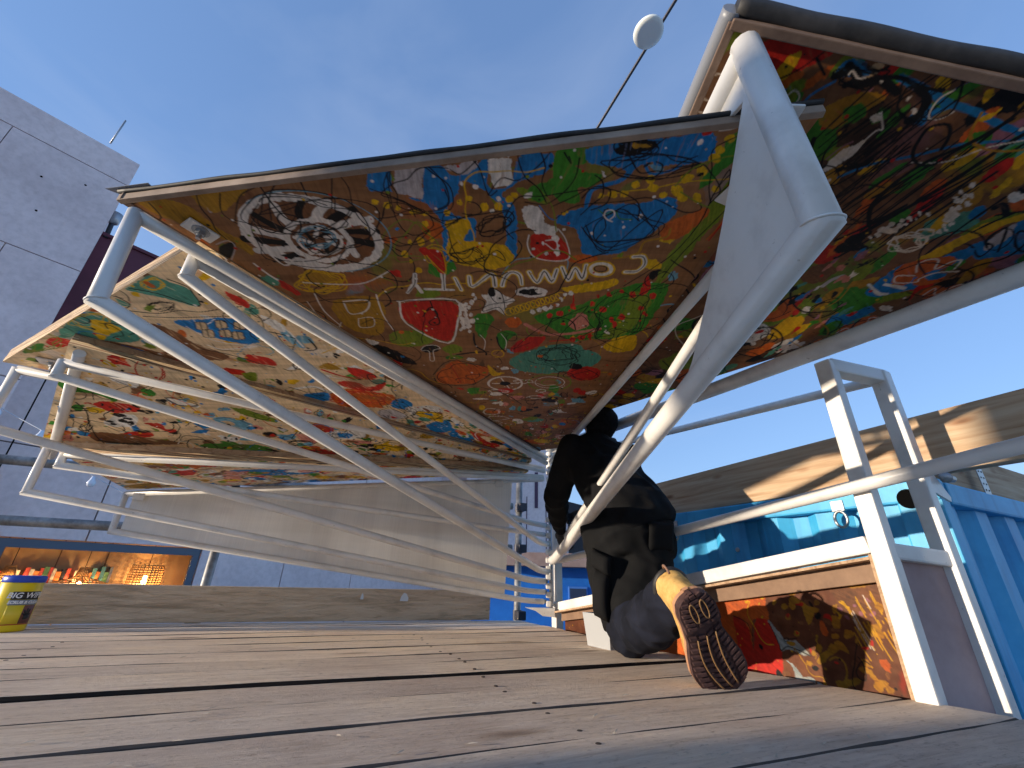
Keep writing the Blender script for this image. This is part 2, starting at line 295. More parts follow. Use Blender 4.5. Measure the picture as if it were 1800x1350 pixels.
fB 0 758 -1751 755 -1808 774 -1866 818 -1895 863 -1947 886 -1930 862 -1862 855 -1807 828 -1771 799 -1748
fN 0 837 -1894 846 -1879 845 -1859 836 -1839 819 -1825 799 -1821 783 -1829 774 -1845 776 -1866 786 -1885 803 -1898 821 -1901
fN 0 829 -1833 835 -1822 834 -1810 827 -1800 814 -1796 800 -1798 789 -1805 784 -1816 785 -1828 793 -1837 805 -1841 818 -1840
fN 0 867 -1909 872 -1898 869 -1884 858 -1871 841 -1863 825 -1861 812 -1867 807 -1879 811 -1893 823 -1906 839 -1913 855 -1915
fN 0 883 -1856 888 -1845 884 -1832 874 -1820 859 -1811 843 -1809 832 -1814 828 -1825 832 -1838 843 -1851 858 -1859 872 -1861
fB 0 883 -1862 885 -1856 882 -1849 875 -1843 866 -1838 857 -1837 851 -1840 849 -1845 852 -1852 859 -1859 868 -1863 877 -1864
sW 45 819 -1852 802 -1879 816 -1898 835 -1899 849 -1872 863 -1900 879 -1910 887 -1882
sW 46 824 -1840 788 -1830 801 -1807 843 -1821 842 -1834 862 -1862 901 -1876
sW 128 748 -1785 790 -1760 811 -1763
sW 144 783 -1795 810 -1795 833 -1794
fN 0 920 -1812 928 -1801 930 -1787 926 -1775 916 -1767 904 -1766 892 -1773 884 -1785 883 -1798 887 -1810 897 -1817 908 -1818
fN 0 961 -1829 969 -1818 971 -1803 967 -1790 957 -1781 944 -1780 932 -1786 924 -1798 923 -1812 928 -1825 937 -1833 950 -1835
fN 0 943 -1780 948 -1771 947 -1759 941 -1748 931 -1741 920 -1739 911 -1743 906 -1753 907 -1764 913 -1775 923 -1782 934 -1784
sW 33 893 -1782 899 -1812 918 -1789 933 -1828 949 -1839 967 -1810 943 -1781 915 -1743
fN 0 848 -1628 854 -1614 853 -1595 845 -1575 831 -1560 816 -1555 803 -1561 797 -1577 798 -1597 807 -1616 821 -1630 835 -1634
fN 0 856 -1667 862 -1657 862 -1643 857 -1631 848 -1622 837 -1620 828 -1625 822 -1636 822 -1649 828 -1662 837 -1670 847 -1672
sW 33 801 -1569 812 -1601 845 -1583 848 -1631 840 -1663 878 -1666 863 -1617
sL 128 645 -1750 653 -1781 669 -1800
fW 0 725 -1500 733 -1482 733 -1458 725 -1435 711 -1420 694 -1415 680 -1424 672 -1443 673 -1467 681 -1489 696 -1504 711 -1508
fL 0 673 -1452 703 -1474 745 -1499 737 -1453 681 -1427
fW 0 609 -1542 620 -1521 621 -1492 613 -1464 598 -1444 579 -1438 562 -1448 552 -1471 551 -1501 560 -1528 575 -1546 593 -1551
fR 0 603 -1523 605 -1517 604 -1510 600 -1502 594 -1496 589 -1494 585 -1496 583 -1501 584 -1509 588 -1517 594 -1523 599 -1525
sK 36 606 -1516 641 -1492 633 -1437 618 -1409 581 -1390 570 -1446 550 -1479 563 -1505 588 -1536 615 -1520 625 -1488 636 -1428 612 -1410 586 -1395 572 -1442 552 -1472 573 -1491 590 -1535
sK 37 724 -1698 732 -1677 728 -1641 704 -1635 690 -1630 670 -1631 666 -1655 684 -1694 708 -1716 725 -1693 743 -1684 733 -1643 712 -1618 684 -1626 674 -1642 675 -1660 686 -1692 710 -1690 729 -1706 735 -1677 736 -1647 713 -1625 684 -1625 678 -1634 667 -1660 694 -1694 708 -1694
sW 13 750 -1947 766 -1932 751 -1922 737 -1908 717 -1915 715 -1928 704 -1940 723 -1956 741 -1958 749 -1939 771 -1929 754 -1913 741 -1910 723 -1918 694 -1924 701 -1940 714 -1956 738 -1953 763 -1956 769 -1931 757 -1909 730 -1909 720 -1923 694 -1923 699 -1944 719 -1965 749 -1960 764 -1950 769 -1934 763 -1917 731 -1906 710 -1905 700 -1924 695 -1946 722 -1947 747 -1961
sW 17 766 -1967 760 -1963 753 -1958 752 -1953 737 -1957 731 -1963 728 -1975 746 -1976 757 -1978 765 -1967 761 -1962 759 -1957 746 -1952 734 -1957 727 -1965 730 -1973 742 -1980 757 -1979
fY 0 809 -1532 829 -1559 828 -1528
fG 0 782 -1623 790 -1610 794 -1590 793 -1570 785 -1553 775 -1547 763 -1551 755 -1565 751 -1585 754 -1606 761 -1621 771 -1627
sK 28 786 -1607 789 -1587 784 -1571 770 -1555 760 -1579 748 -1597 747 -1610 744 -1638 776 -1632 787 -1604 804 -1581 801 -1560 776 -1556 763 -1579 738 -1604 738 -1621 754 -1631 769 -1621
fP 0 641 -1815 650 -1814 654 -1823 651 -1833 642 -1833 638 -1824
fO 0 715 -1503 724 -1505 727 -1518 723 -1531 713 -1530 711 -1516
fW 0 685 -1787 692 -1798 694 -1820 691 -1835 684 -1824 683 -1802
fR 0 619 -1651 627 -1659 631 -1679 629 -1694 621 -1685 618 -1665
fW 0 599 -1426 608 -1427 612 -1440 609 -1453 600 -1452 597 -1438
fG 0 475 -1588 486 -1595 495 -1613 496 -1628 486 -1621 477 -1602
fP 0 660 -1762 669 -1771 675 -1791 675 -1804 666 -1795 661 -1776
fR 0 638 -1616 647 -1616 649 -1626 643 -1638 634 -1638 633 -1627
fK 0 602 -1645 614 -1660 620 -1691 619 -1712 607 -1698 601 -1667
fV 0 566 -1441 574 -1445 577 -1460 575 -1473 567 -1469 564 -1453
fG 0 501 -1504 515 -1524 529 -1559 533 -1582 520 -1564 506 -1528
fO 0 503 -1560 513 -1576 518 -1608 515 -1630 505 -1615 500 -1582
fG 0 521 -1528 533 -1531 537 -1548 533 -1564 522 -1561 518 -1543
fB 0 653 -1865 661 -1875 664 -1896 661 -1910 653 -1900 651 -1879
fP 0 681 -1776 689 -1779 690 -1791 685 -1802 677 -1799 677 -1787
fT 0 753 -1626 763 -1643 770 -1676 769 -1697 759 -1681 753 -1648
fV 0 708 -1611 712 -1616 713 -1628 710 -1637 706 -1632 705 -1620
fO 0 688 -1819 695 -1822 696 -1834 691 -1844 684 -1841 684 -1829
fV 0 614 -1675 625 -1692 633 -1723 634 -1743 624 -1727 615 -1696
fP 0 605 -1787 616 -1802 623 -1830 622 -1849 612 -1835 606 -1806
fV 0 728 -1667 737 -1677 744 -1698 743 -1713 735 -1703 729 -1682
fR 0 684 -1520 691 -1529 694 -1550 690 -1565 682 -1557 681 -1536
fV 0 662 -1856 670 -1867 672 -1889 669 -1904 662 -1894 659 -1871
fO 0 572 -1602 582 -1613 585 -1639 581 -1658 571 -1647 569 -1621
fR 0 555 -1604 562 -1607 565 -1619 561 -1630 554 -1627 552 -1614
fO 0 635 -1651 643 -1664 646 -1689 643 -1707 636 -1695 633 -1669
fB 0 665 -1685 674 -1685 676 -1694 672 -1704 663 -1704 662 -1695
fB 0 703 -1465 715 -1484 721 -1523 717 -1550 706 -1532 701 -1492
fT 0 671 -1364 685 -1386 693 -1429 693 -1457 680 -1436 672 -1394
fK 0 656 -1681 664 -1687 664 -1704 659 -1717 651 -1712 651 -1694
fW 0 661 -1629 670 -1633 670 -1649 664 -1662 656 -1658 656 -1642
fW 0 632 -1727 638 -1732 641 -1743 641 -1751 635 -1747 632 -1736
fB 0 611 -1682 618 -1693 625 -1713 626 -1726 619 -1715 613 -1695
fK 0 683 -1836 690 -1846 698 -1864 701 -1875 694 -1865 686 -1847
fK 0 690 -1713 699 -1716 700 -1730 694 -1742 685 -1740 685 -1726
fP 0 729 -1567 737 -1583 742 -1611 742 -1630 734 -1615 729 -1586
fT 0 565 -1692 579 -1707 593 -1733 597 -1751 584 -1737 571 -1710
fT 0 785 -1660 789 -1663 789 -1674 786 -1682 782 -1678 782 -1668
fV 0 613 -1832 619 -1836 622 -1846 621 -1855 615 -1851 612 -1840
fT 0 552 -1702 563 -1708 570 -1727 569 -1742 558 -1736 551 -1717
""",
 'P2': """
fB 0 -592 -2088 -544 -2091 -543 -2076 -550 -2037 -517 -2018 -485 -2016 -466 -2099 -425 -2107 -409 -2088 -386 -2085 -357 -2100 -326 -2121 -324 -2056 -297 -2051 -272 -2066 -265 -2130 -192 -2143 -193 -2105 -231 -2080 -264 -2066 -298 -2034 -268 -2005 -261 -1927 -259 -1845 -282 -1840 -288 -1973 -322 -2033 -383 -2073 -404 -2030 -427 -1987 -393 -1963 -364 -1954 -371 -1894 -411 -1878 -430 -1814 -457 -1829 -449 -1934 -463 -1983 -484 -2010 -553 -2034 -607 -2035
pL 0 -534 -2095 -465 -2103 -484 -2018 -546 -2026
fL 0 -426 -2105 -388 -2113 -351 -2121 -354 -2100 -386 -2084 -413 -2090
pW 0 -322 -2126 -270 -2130 -271 -2073 -285 -2061 -312 -2052 -325 -2075
fG 0 -177 -2147 -126 -2154 -118 -2125 -140 -2114 -122 -2102 -74 -2097 -87 -2063 -119 -2057 -116 -2021 -158 -2021 -180 -2038 -208 -2012 -234 -2040 -229 -2063 -185 -2082 -182 -2113
fB 0 -116 -2149 -55 -2170 20 -2180 125 -2193 146 -2157 141 -2135 91 -2126 53 -2118 10 -2125 -21 -2107 -78 -2114 -107 -2124
sB 134 -14 -2113 -27 -2084 -64 -2068 -92 -2051 -96 -2008
sB 73 10 -2124 31 -2099 70 -2108 88 -2121
fB 0 -106 -2006 -58 -2017 16 -2019 84 -2039 114 -2025 118 -1987 91 -1939 52 -1895 30 -1862 -36 -1852 -83 -1859 -107 -1932 -151 -1951 -163 -1976 -135 -1994
sG 36 -65 -2000 -47 -1988 -24 -1998 -9 -1976 23 -1974
sO 41 147 -2143 141 -2113 143 -2087
fO 0 246 -2096 254 -2052 236 -1985 213 -1916 192 -1838 175 -1769 155 -1726 146 -1803 161 -1892 183 -1989 197 -2050 207 -2089
fG 0 192 -2203 216 -2154 195 -2134 182 -2104 168 -2072 147 -2060 145 -2082 157 -2118 160 -2153 160 -2180
fN 0 101 -1940 117 -1971 152 -1988 175 -2008 194 -2011 195 -1983 178 -1949 154 -1913 122 -1909
sN 53 245 -1998 240 -1952 229 -1916
sR 47 254 -2010 245 -1965 236 -1913
fG 0 146 -1744 197 -1723 195 -1585 178 -1498 132 -1449 29 -1436 -44 -1419 -128 -1496 -190 -1549 -177 -1579 -112 -1614 -42 -1641 53 -1717
fO 0 102 -1699 165 -1661 157 -1547 120 -1468 56 -1452 86 -1579
fY 0 -441 -1946 -414 -1958 -385 -1956 -380 -1922 -396 -1889 -366 -1885 -333 -1879 -288 -1871 -267 -1836 -282 -1796 -348 -1786 -419 -1801 -445 -1841 -436 -1899
fW 0 -248 -1998 -227 -2006 -205 -2003 -194 -1976 -181 -1950 -157 -1937 -173 -1907 -205 -1915 -228 -1943 -241 -1974
fR 0 -222 -1907 -201 -1918 -168 -1910 -135 -1903 -116 -1844 -154 -1824 -206 -1837
sW 39 -227 -1914 -229 -1877 -207 -1835 -148 -1823 -113 -1838 -131 -1903 -154 -1937
fW 0 -152 -1890 -158 -1891 -164 -1898 -165 -1908 -160 -1914 -153 -1913 -148 -1906 -147 -1896
fW 0 -146 -1844 -153 -1847 -158 -1857 -157 -1868 -152 -1874 -145 -1871 -140 -1861 -141 -1850
fW 0 -187 -1877 -191 -1879 -193 -1884 -192 -1889 -189 -1891 -185 -1890 -182 -1885 -183 -1880
fW 0 -170 -1850 -173 -1844 -177 -1843 -182 -1846 -184 -1852 -181 -1858 -177 -1859 -172 -1856
sW 45 -182 -1897 -156 -1898 -149 -1859 -182 -1886
fY 0 -116 -1707 -63 -1729 -8 -1741 35 -1755 38 -1729 -19 -1698 -88 -1689
sM 67 7 -1839 40 -1847 69 -1865 75 -1903 124 -1920 125 -1948
sY 235 53 -1788 85 -1792 98 -1821 85 -1848 60 -1847
sY 191 10 -1797 10 -1787 3 -1779 -7 -1774 -20 -1774 -33 -1778 -42 -1785 -47 -1795 -46 -1805 -39 -1813 -29 -1817 -16 -1818 -4 -1814 5 -1807 10 -1797
sY 241 -62 -1810 -65 -1755 -91 -1797 -104 -1748 -128 -1798
sY 245 -142 -1789 -152 -1738 -177 -1781 -194 -1731 -220 -1776
sY 248 -239 -1721 -247 -1762 -270 -1774 -288 -1753 -298 -1713
sY 250 -319 -1710 -329 -1762 -387 -1704 -394 -1750
sY 253 -436 -1741 -423 -1688
sW 147 53 -1788 85 -1792 98 -1821 85 -1848 60 -1847
sW 119 10 -1797 10 -1787 3 -1779 -7 -1774 -20 -1774 -33 -1778 -42 -1785 -47 -1795 -46 -1805 -39 -1813 -29 -1817 -16 -1818 -4 -1814 5 -1807 10 -1797
sW 151 -62 -1810 -65 -1755 -91 -1797 -104 -1748 -128 -1798
sW 153 -142 -1789 -152 -1738 -177 -1781 -194 -1731 -220 -1776
sW 155 -239 -1721 -247 -1762 -270 -1774 -288 -1753 -298 -1713
sW 156 -319 -1710 -329 -1762 -387 -1704 -394 -1750
sW 158 -436 -1741 -423 -1688
sW 157 -469 -1760 -475 -1692
sW 129 -532 -1687 -446 -1687
sW 157 -551 -1753 -561 -1708
sW 138 -591 -1667 -561 -1708 -546 -1671
sK 29 53 -1788 85 -1792 98 -1821 85 -1848 60 -1847
sK 30 -62 -1810 -65 -1755 -91 -1797 -104 -1748 -128 -1798
sK 31 -142 -1789 -152 -1738 -177 -1781 -194 -1731 -220 -1776
sK 31 -239 -1721 -247 -1762 -270 -1774 -288 -1753 -298 -1713
sK 31 -319 -1710 -329 -1762 -387 -1704 -394 -1750
sK 32 -436 -1741 -423 -1688
sK 31 -468 -1769 -474 -1686
sK 32 -551 -1753 -561 -1708 -589 -1669
sK 30 -2 -1798 -3 -1793 -7 -1789 -13 -1786 -21 -1786 -29 -1788 -35 -1792 -37 -1797 -37 -1802 -33 -1807 -26 -1809 -18 -1809 -11 -1807 -5 -1804 -2 -1798
sY 36 21 -1798 20 -1783 12 -1771 -3 -1764 -21 -1763 -38 -1769 -51 -1780 -57 -1794 -56 -1809 -47 -1820 -33 -1827 -16 -1827 1 -1822 14 -1811 21 -1798
fW 0 -330 -1700 -301 -1676 -255 -1644 -283 -1617 -289 -1559 -321 -1595 -367 -1572 -349 -1629 -364 -1669 -344 -1669
sK 33 -340 -1680 -315 -1629 -255 -1642 -343 -1616 -361 -1582 -309 -1607 -289 -1568 -298 -1671 -327 -1700
fK 0 -321 -1681 -323 -1669 -326 -1661 -331 -1658 -336 -1660 -339 -1669 -340 -1680 -338 -1691 -334 -1699 -330 -1702 -325 -1699 -322 -1692
fW 0 -163 -1689 -169 -1676 -185 -1666 -209 -1661 -234 -1663 -252 -1672 -259 -1685 -252 -1699 -235 -1709 -212 -1713 -189 -1711 -171 -1702
fK 0 -177 -1689 -181 -1681 -193 -1675 -210 -1672 -227 -1674 -240 -1679 -244 -1686 -240 -1694 -228 -1700 -212 -1702 -195 -1701 -182 -1696
fW 0 -176 -1692 -177 -1688 -180 -1686 -185 -1684 -189 -1685 -193 -1688 -194 -1691 -193 -1695 -190 -1697 -186 -1698 -181 -1698 -178 -1695
sY 48 -259 -1584 -264 -1570 -274 -1564 -285 -1569 -290 -1583 -285 -1597 -275 -1603 -264 -1598 -259 -1584
sY 48 -243 -1594 -247 -1580 -258 -1573 -269 -1579 -273 -1592 -269 -1606 -259 -1612 -248 -1607 -243 -1594
sY 48 -227 -1603 -231 -1589 -241 -1583 -252 -1588 -257 -1601 -253 -1615 -243 -1621 -232 -1616 -227 -1603
sY 48 -211 -1612 -215 -1598 -225 -1592 -236 -1597 -241 -1611 -237 -1624 -227 -1630 -216 -1625 -211 -1612
sY 47 -195 -1621 -199 -1607 -209 -1601 -220 -1606 -225 -1620 -221 -1633 -211 -1639 -200 -1634 -195 -1621
sY 47 -180 -1630 -183 -1616 -193 -1610 -204 -1615 -209 -1628 -206 -1642 -196 -1647 -185 -1642 -180 -1630
sY 47 -164 -1639 -168 -1625 -178 -1619 -188 -1624 -194 -1637 -190 -1650 -180 -1656 -170 -1651 -164 -1639
sY 46 -149 -1647 -152 -1634 -162 -1628 -173 -1633 -178 -1646 -175 -1659 -165 -1664 -154 -1660 -149 -1647
sY 46 -134 -1656 -137 -1643 -147 -1637 -158 -1642 -163 -1655 -160 -1667 -150 -1673 -140 -1668 -134 -1656
sY 46 -119 -1664 -122 -1652 -132 -1646 -142 -1651 -148 -1663 -145 -1676 -135 -1681 -125 -1676 -119 -1664
sY 46 -104 -1673 -107 -1660 -117 -1655 -128 -1659 -133 -1671 -130 -1684 -121 -1689 -110 -1685 -104 -1673
fW 0 -193 -1578 -198 -1576 -203 -1580 -206 -1589 -204 -1596 -200 -1598 -195 -1594 -192 -1585
fW 0 -171 -1592 -174 -1587 -180 -1587 -185 -1592 -186 -1600 -183 -1605 -177 -1605 -172 -1599
fW 0 -155 -1594 -161 -1594 -165 -1600 -166 -1609 -162 -1615 -157 -1615 -152 -1609 -152 -1601
fW 0 -134 -1615 -136 -1607 -141 -1605 -146 -1610 -148 -1619 -145 -1626 -140 -1628 -136 -1623
fW 0 -116 -1627 -118 -1620 -123 -1617 -128 -1619 -131 -1626 -130 -1633 -125 -1636 -119 -1633
fW 0 -99 -1676 -102 -1671 -108 -1671 -113 -1676 -115 -1684 -112 -1688 -106 -1688 -100 -1683
fW 0 -80 -1680 -83 -1675 -90 -1676 -95 -1682 -96 -1691 -92 -1696 -86 -1695 -81 -1689
fW 0 -108 -1642 -113 -1642 -118 -1648 -121 -1658 -119 -1665 -114 -1665 -108 -1659 -106 -1649
fR 0 4 -1664 -3 -1662 -9 -1669 -12 -1680 -9 -1688 -2 -1690 5 -1684 7 -1673
fR 0 40 -1678 36 -1671 27 -1672 19 -1682 17 -1693 21 -1700 30 -1699 37 -1690
fR 0 73 -1699 71 -1692 64 -1691 57 -1696 53 -1705 56 -1712 62 -1714 69 -1708
fR 0 106 -1678 101 -1676 94 -1681 90 -1691 91 -1699 96 -1701 103 -1696 107 -1687
fR 0 171 -1675 168 -1668 161 -1669 155 -1677 153 -1688 156 -1694 163 -1694 169 -1686
fR 0 33 -1603 27 -1597 19 -1601 14 -1612 15 -1623 20 -1629 28 -1625 33 -1614
fR 0 72 -1540 65 -1539 57 -1547 54 -1560 56 -1569 63 -1570 70 -1562 74 -1549
fR 0 103 -1574 103 -1562 98 -1556 91 -1562 85 -1574 85 -1586 90 -1591 98 -1586
fR 0 154 -1622 154 -1611 148 -1606 139 -1611 132 -1622 133 -1633 139 -1638 148 -1633
fR 0 176 -1580 170 -1578 161 -1586 154 -1598 154 -1609 160 -1611 169 -1604 176 -1591
fR 0 -6 -1633 -8 -1626 -15 -1625 -21 -1631 -23 -1640 -21 -1647 -15 -1648 -8 -1643
fR 0 -67 -1611 -74 -1613 -80 -1623 -83 -1637 -80 -1645 -73 -1644 -67 -1634 -64 -1620
fR 0 -97 -1572 -103 -1565 -112 -1567 -119 -1578 -120 -1592 -114 -1599 -105 -1597 -98 -1586
fR 0 -137 -1553 -144 -1554 -150 -1563 -151 -1576 -147 -1584 -140 -1584 -134 -1574 -133 -1562
fR 0 -11 -1424 -19 -1424 -26 -1434 -27 -1448 -23 -1458 -15 -1458 -8 -1448 -6 -1434
fR 0 17 -1427 10 -1432 4 -1448 3 -1464 7 -1471 14 -1466 20 -1451 21 -1435
fR 0 -38 -1415 -44 -1412 -52 -1419 -56 -1433 -53 -1444 -47 -1447 -39 -1440 -36 -1427
fR 0 86 -1510 78 -1515 71 -1529 70 -1544 74 -1551 81 -1547 88 -1533 90 -1518
fR 0 121 -1700 121 -1775 141 -1720 130 -1690
fR 0 -80 -1628 -80 -1681 -63 -1629 -72 -1615
fP 0 -74 -1530 -50 -1585 -18 -1577 -8 -1520 -36 -1490 -59 -1499
sP 176 -220 -1516 -147 -1462 -65 -1466 35 -1501
sR 60 -128 -1414 -46 -1433 40 -1497
fR 0 -273 -1348 -228 -1423 -145 -1441 -179 -1368 -241 -1326
fN 0 -233 -1528 -236 -1511 -246 -1497 -259 -1492 -273 -1496 -283 -1508 -287 -1526 -284 -1543 -274 -1556 -260 -1561 -247 -1557 -237 -1545
fG 0 -390 -1557 -344 -1573 -324 -1536 -347 -1485 -361 -1423 -387 -1436 -390 -1508
fG 0 -319 -1453 -274 -1475 -244 -1450 -273 -1421 -285 -1370 -305 -1346
sK 87 -401 -1449 -399 -1371 -365 -1327 -362 -1304
sK 70 -319 -1433 -312 -1376 -289 -1332
sW 31 -379 -1443 -362 -1402 -369 -1343
sW 31 -304 -1454 -285 -1406 -289 -1347
fO 0 -707 -1427 -602 -1462 -541 -1421 -598 -1358 -693 -1356
fR 0 -621 -1613 -453 -1627 -454 -1505 -504 -1395 -622 -1507
sW 85 -632 -1623 -445 -1638 -451 -1518 -500 -1381 -628 -1499 -626 -1619
sK 64 -553 -1573 -523 -1586 -514 -1551 -549 -1513 -537 -1495 -512 -1515 -528 -1597 -565 -1543
sK 48 -527 -1630 -523 -1586
fW 0 -425 -1607 -429 -1603 -434 -1604 -437 -1610 -437 -1617 -432 -1622 -428 -1621 -425 -1615
fW 0 -408 -1617 -411 -1611 -415 -1610 -419 -1614 -419 -1621 -416 -1626 -412 -1627 -408 -1623
fW 0 -389 -1624 -393 -1618 -398 -1616 -402 -1621 -403 -1630 -399 -1636 -394 -1638 -390 -1633
fW 0 -378 -1646 -382 -1642 -386 -1645 -387 -1652 -384 -1659 -380 -1662 -376 -1659 -375 -1653
fW 0 -430 -1581 -434 -1580 -438 -1584 -439 -1592 -436 -1599 -432 -1600 -428 -1596 -427 -1588
fW 0 -414 -1581 -419 -1577 -424 -1580 -426 -1588 -425 -1596 -420 -1599 -415 -1596 -413 -1589
fW 0 -400 -1602 -403 -1594 -407 -1591 -411 -1595 -412 -1603 -409 -1610 -405 -1613 -401 -1610
fW 0 -429 -1565 -432 -1557 -438 -1556 -442 -1560 -442 -1569 -438 -1576 -433 -1578 -429 -1573
fW 0 -417 -1554 -422 -1552 -427 -1557 -427 -1567 -423 -1574 -418 -1576 -414 -1571 -413 -1561
fW 0 -429 -1533 -433 -1530 -438 -1533 -441 -1541 -439 -1549 -435 -1552 -430 -1548 -428 -1540
fW 0 -414 -1534 -418 -1528 -423 -1528 -426 -1535 -425 -1543 -420 -1550 -416 -1549 -413 -1543
fW 0 -401 -1551 -407 -1552 -409 -1559 -408 -1568 -403 -1574 -398 -1572 -395 -1565 -397 -1557
fW 0 -428 -1503 -433 -1500 -438 -1504 -440 -1514 -438 -1522 -433 -1525 -428 -1520 -426 -1511
fW 0 -410 -1514 -415 -1508 -420 -1509 -424 -1516 -423 -1525 -419 -1530 -413 -1529 -410 -1522
fW 0 -394 -1520 -399 -1516 -403 -1518 -406 -1525 -405 -1533 -401 -1537 -396 -1535 -393 -1528
fW 0 -428 -1475 -434 -1473 -439 -1480 -439 -1490 -435 -1499 -430 -1501 -425 -1494 -425 -1484
fW 0 -409 -1493 -412 -1486 -418 -1483 -422 -1488 -423 -1496 -420 -1503 -414 -1505 -410 -1501
fW 0 -444 -1461 -449 -1463 -451 -1470 -449 -1480 -444 -1485 -439 -1484 -437 -1476 -439 -1467
fW 0 -414 -1450 -419 -1450 -422 -1457 -421 -1467 -417 -1473 -412 -1473 -408 -1466 -409 -1457
fW 0 -385 -1657 -389 -1658 -392 -1664 -392 -1672 -388 -1677 -384 -1677 -381 -1671 -381 -1663
fK 0 -538 -1340 -544 -1326 -559 -1315 -578 -1310 -595 -1313 -606 -1322 -609 -1336 -601 -1350 -587 -1361 -569 -1365 -552 -1363 -540 -1353
sW 32 -609 -1330 -588 -1358 -549 -1363 -535 -1341 -563 -1325 -570 -1252 -587 -1251 -580 -1319 -608 -1321
fO 0 -452 -1341 -458 -1326 -472 -1313 -491 -1308 -508 -1311 -520 -1322 -523 -1338 -516 -1353 -502 -1365 -484 -1370 -467 -1367 -455 -1356
sO 115 -499 -1320 -495 -1281 -463 -1274
sK 97 -477 -1298 -419 -1317 -353 -1328
fT 0 -272 -1268 -193 -1349 -81 -1343 3 -1363 75 -1320 58 -1236 -63 -1184 -158 -1166 -246 -1201
fT 0 -163 -1369 -9 -1392 -22 -1266 -110 -1226 -154 -1241
sK 40 -34 -1325 -28 -1291 -67 -1286 -97 -1276 -158 -1287 -130 -1324 -118 -1364 -77 -1358 -59 -1345 -19 -1315 -16 -1281 -65 -1238 -131 -1259 -123 -1302 -157 -1337 -123 -1361 -72 -1375 -22 -1360 -23 -1315 -6 -1271 -72 -1244 -121 -1272 -147 -1300 -162 -1346 -111 -1353 -82 -1368 -40 -1356 -2 -1313 -50 -1285 -82 -1281 -124 -1271 -162 -1279 -166 -1341 -120 -1366 -78 -1369 -44 -1354 -38 -1311 -33 -1294 -69 -1275 -113 -1271 -150 -1290 -136 -1329 -121 -1348 -86 -1393 -45 -1363
fR 0 103 -1181 100 -1149 79 -1124 46 -1113 10 -1120 -19 -1142 -32 -1173 -27 -1205 -6 -1228 25 -1238 60 -1232 88 -1211
fK 0 24 -1234 22 -1222 12 -1213 -2 -1210 -17 -1212 -28 -1220 -34 -1231 -31 -1242 -22 -1251 -8 -1254 6 -1252 18 -1245
sK 44 -20 -1187 27 -1217 99 -1157 44 -1115 -8 -1160 56 -1200
fN 0 -573 -1145 -500 -1242 -425 -1226 -345 -1195 -418 -1067 -513 -1046 -572 -1057
sK 53 -594 -1125 -507 -1252 -358 -1203 -333 -1178 -438 -1045 -574 -1043 -593 -1096
sR 44 -510 -1230 -483 -1063
sW 111 -216 -1069 -222 -1040 -242 -1015 -272 -1000 -306 -997 -337 -1009 -357 -1031 -363 -1060 -355 -1088 -334 -1112 -305 -1125 -273 -1127 -244 -1117 -224 -1096 -216 -1069
sW 74 -345 -1061 -234 -1068
sW 74 -307 -1113 -270 -1013
fK 0 -267 -1066 -270 -1055 -278 -1047 -289 -1044 -300 -1046 -309 -1053 -311 -1063 -308 -1073 -300 -1081 -289 -1085 -278 -1083 -270 -1076
sO 82 -7 -1092 -12 -1058 -34 -1029 -70 -1011 -111 -1008 -150 -1021 -178 -1048 -189 -1081 -181 -1114 -158 -1141 -124 -1157 -85 -1159 -48 -1147 -20 -1124 -7 -1092
sW 36 -34 -1090 -38 -1067 -53 -1047 -78 -1035 -107 -1033 -134 -1042 -153 -1060 -161 -1082 -156 -1105 -140 -1124 -116 -1135 -88 -1137 -62 -1129 -43 -1112 -34 -1090
sO 55 -61 -1089 -64 -1076 -73 -1066 -87 -1059 -103 -1058 -118 -1063 -129 -1072 -134 -1084 -131 -1096 -122 -1107 -108 -1113 -92 -1114 -77 -1109 -66 -1100 -61 -1089
fY 0 67 -1390 116 -1455 174 -1460 186 -1372 117 -1347
fY 0 -357 -1230 -324 -1169 -289 -1162 -334 -1131 -359 -1167
fW 0 -397 -1265 -401 -1257 -410 -1251 -422 -1248 -433 -1249 -442 -1255 -444 -1262 -440 -1270 -431 -1276 -420 -1278 -408 -1277 -400 -1272
fW 0 -273 -1199 -275 -1192 -283 -1186 -293 -1184 -304 -1185 -311 -1190 -314 -1197 -311 -1204 -304 -1210 -293 -1212 -283 -1211 -275 -1206
fK 0 -794 -1365 -727 -1243 -640 -1213 -717 -1324
fY 0 173 -2183 174 -2178 172 -2175 167 -2174 162 -2175 158 -2178 154 -2182 154 -2186 156 -2189 160 -2190 165 -2189 170 -2187
fY 0 162 -2161 163 -2156 161 -2153 156 -2151 150 -2152 145 -2156 142 -2160 141 -2165 143 -2169 148 -2170 154 -2169 159 -2166
fY 0 163 -2139 164 -2134 161 -2129 156 -2128 149 -2129 142 -2133 138 -2139 138 -2144 140 -2148 146 -2150 152 -2149 159 -2145
fY 0 149 -2111 149 -2105 147 -2102 142 -2100 136 -2101 131 -2105 127 -2110 126 -2115 129 -2119 134 -2120 140 -2119 145 -2116
fY 0 125 -2091 126 -2085 123 -2080 118 -2079 111 -2080 105 -2084 101 -2090 101 -2096 104 -2100 109 -2102 116 -2100 122 -2096
fY 0 117 -2059 118 -2052 115 -2047 109 -2045 101 -2047 95 -2051 91 -2058 90 -2065 93 -2069 99 -2071 107 -2070 113 -2065
fY 0 168 -2040 169 -2034 166 -2028 160 -2026 153 -2028 146 -2033 141 -2040 140 -2046 143 -2052 149 -2054 157 -2052 164 -2047
fY 0 135 -2041 136 -2035 133 -2030 128 -2028 122 -2030 116 -2034 112 -2040 112 -2046 114 -2050 119 -2052 126 -2050 132 -2046
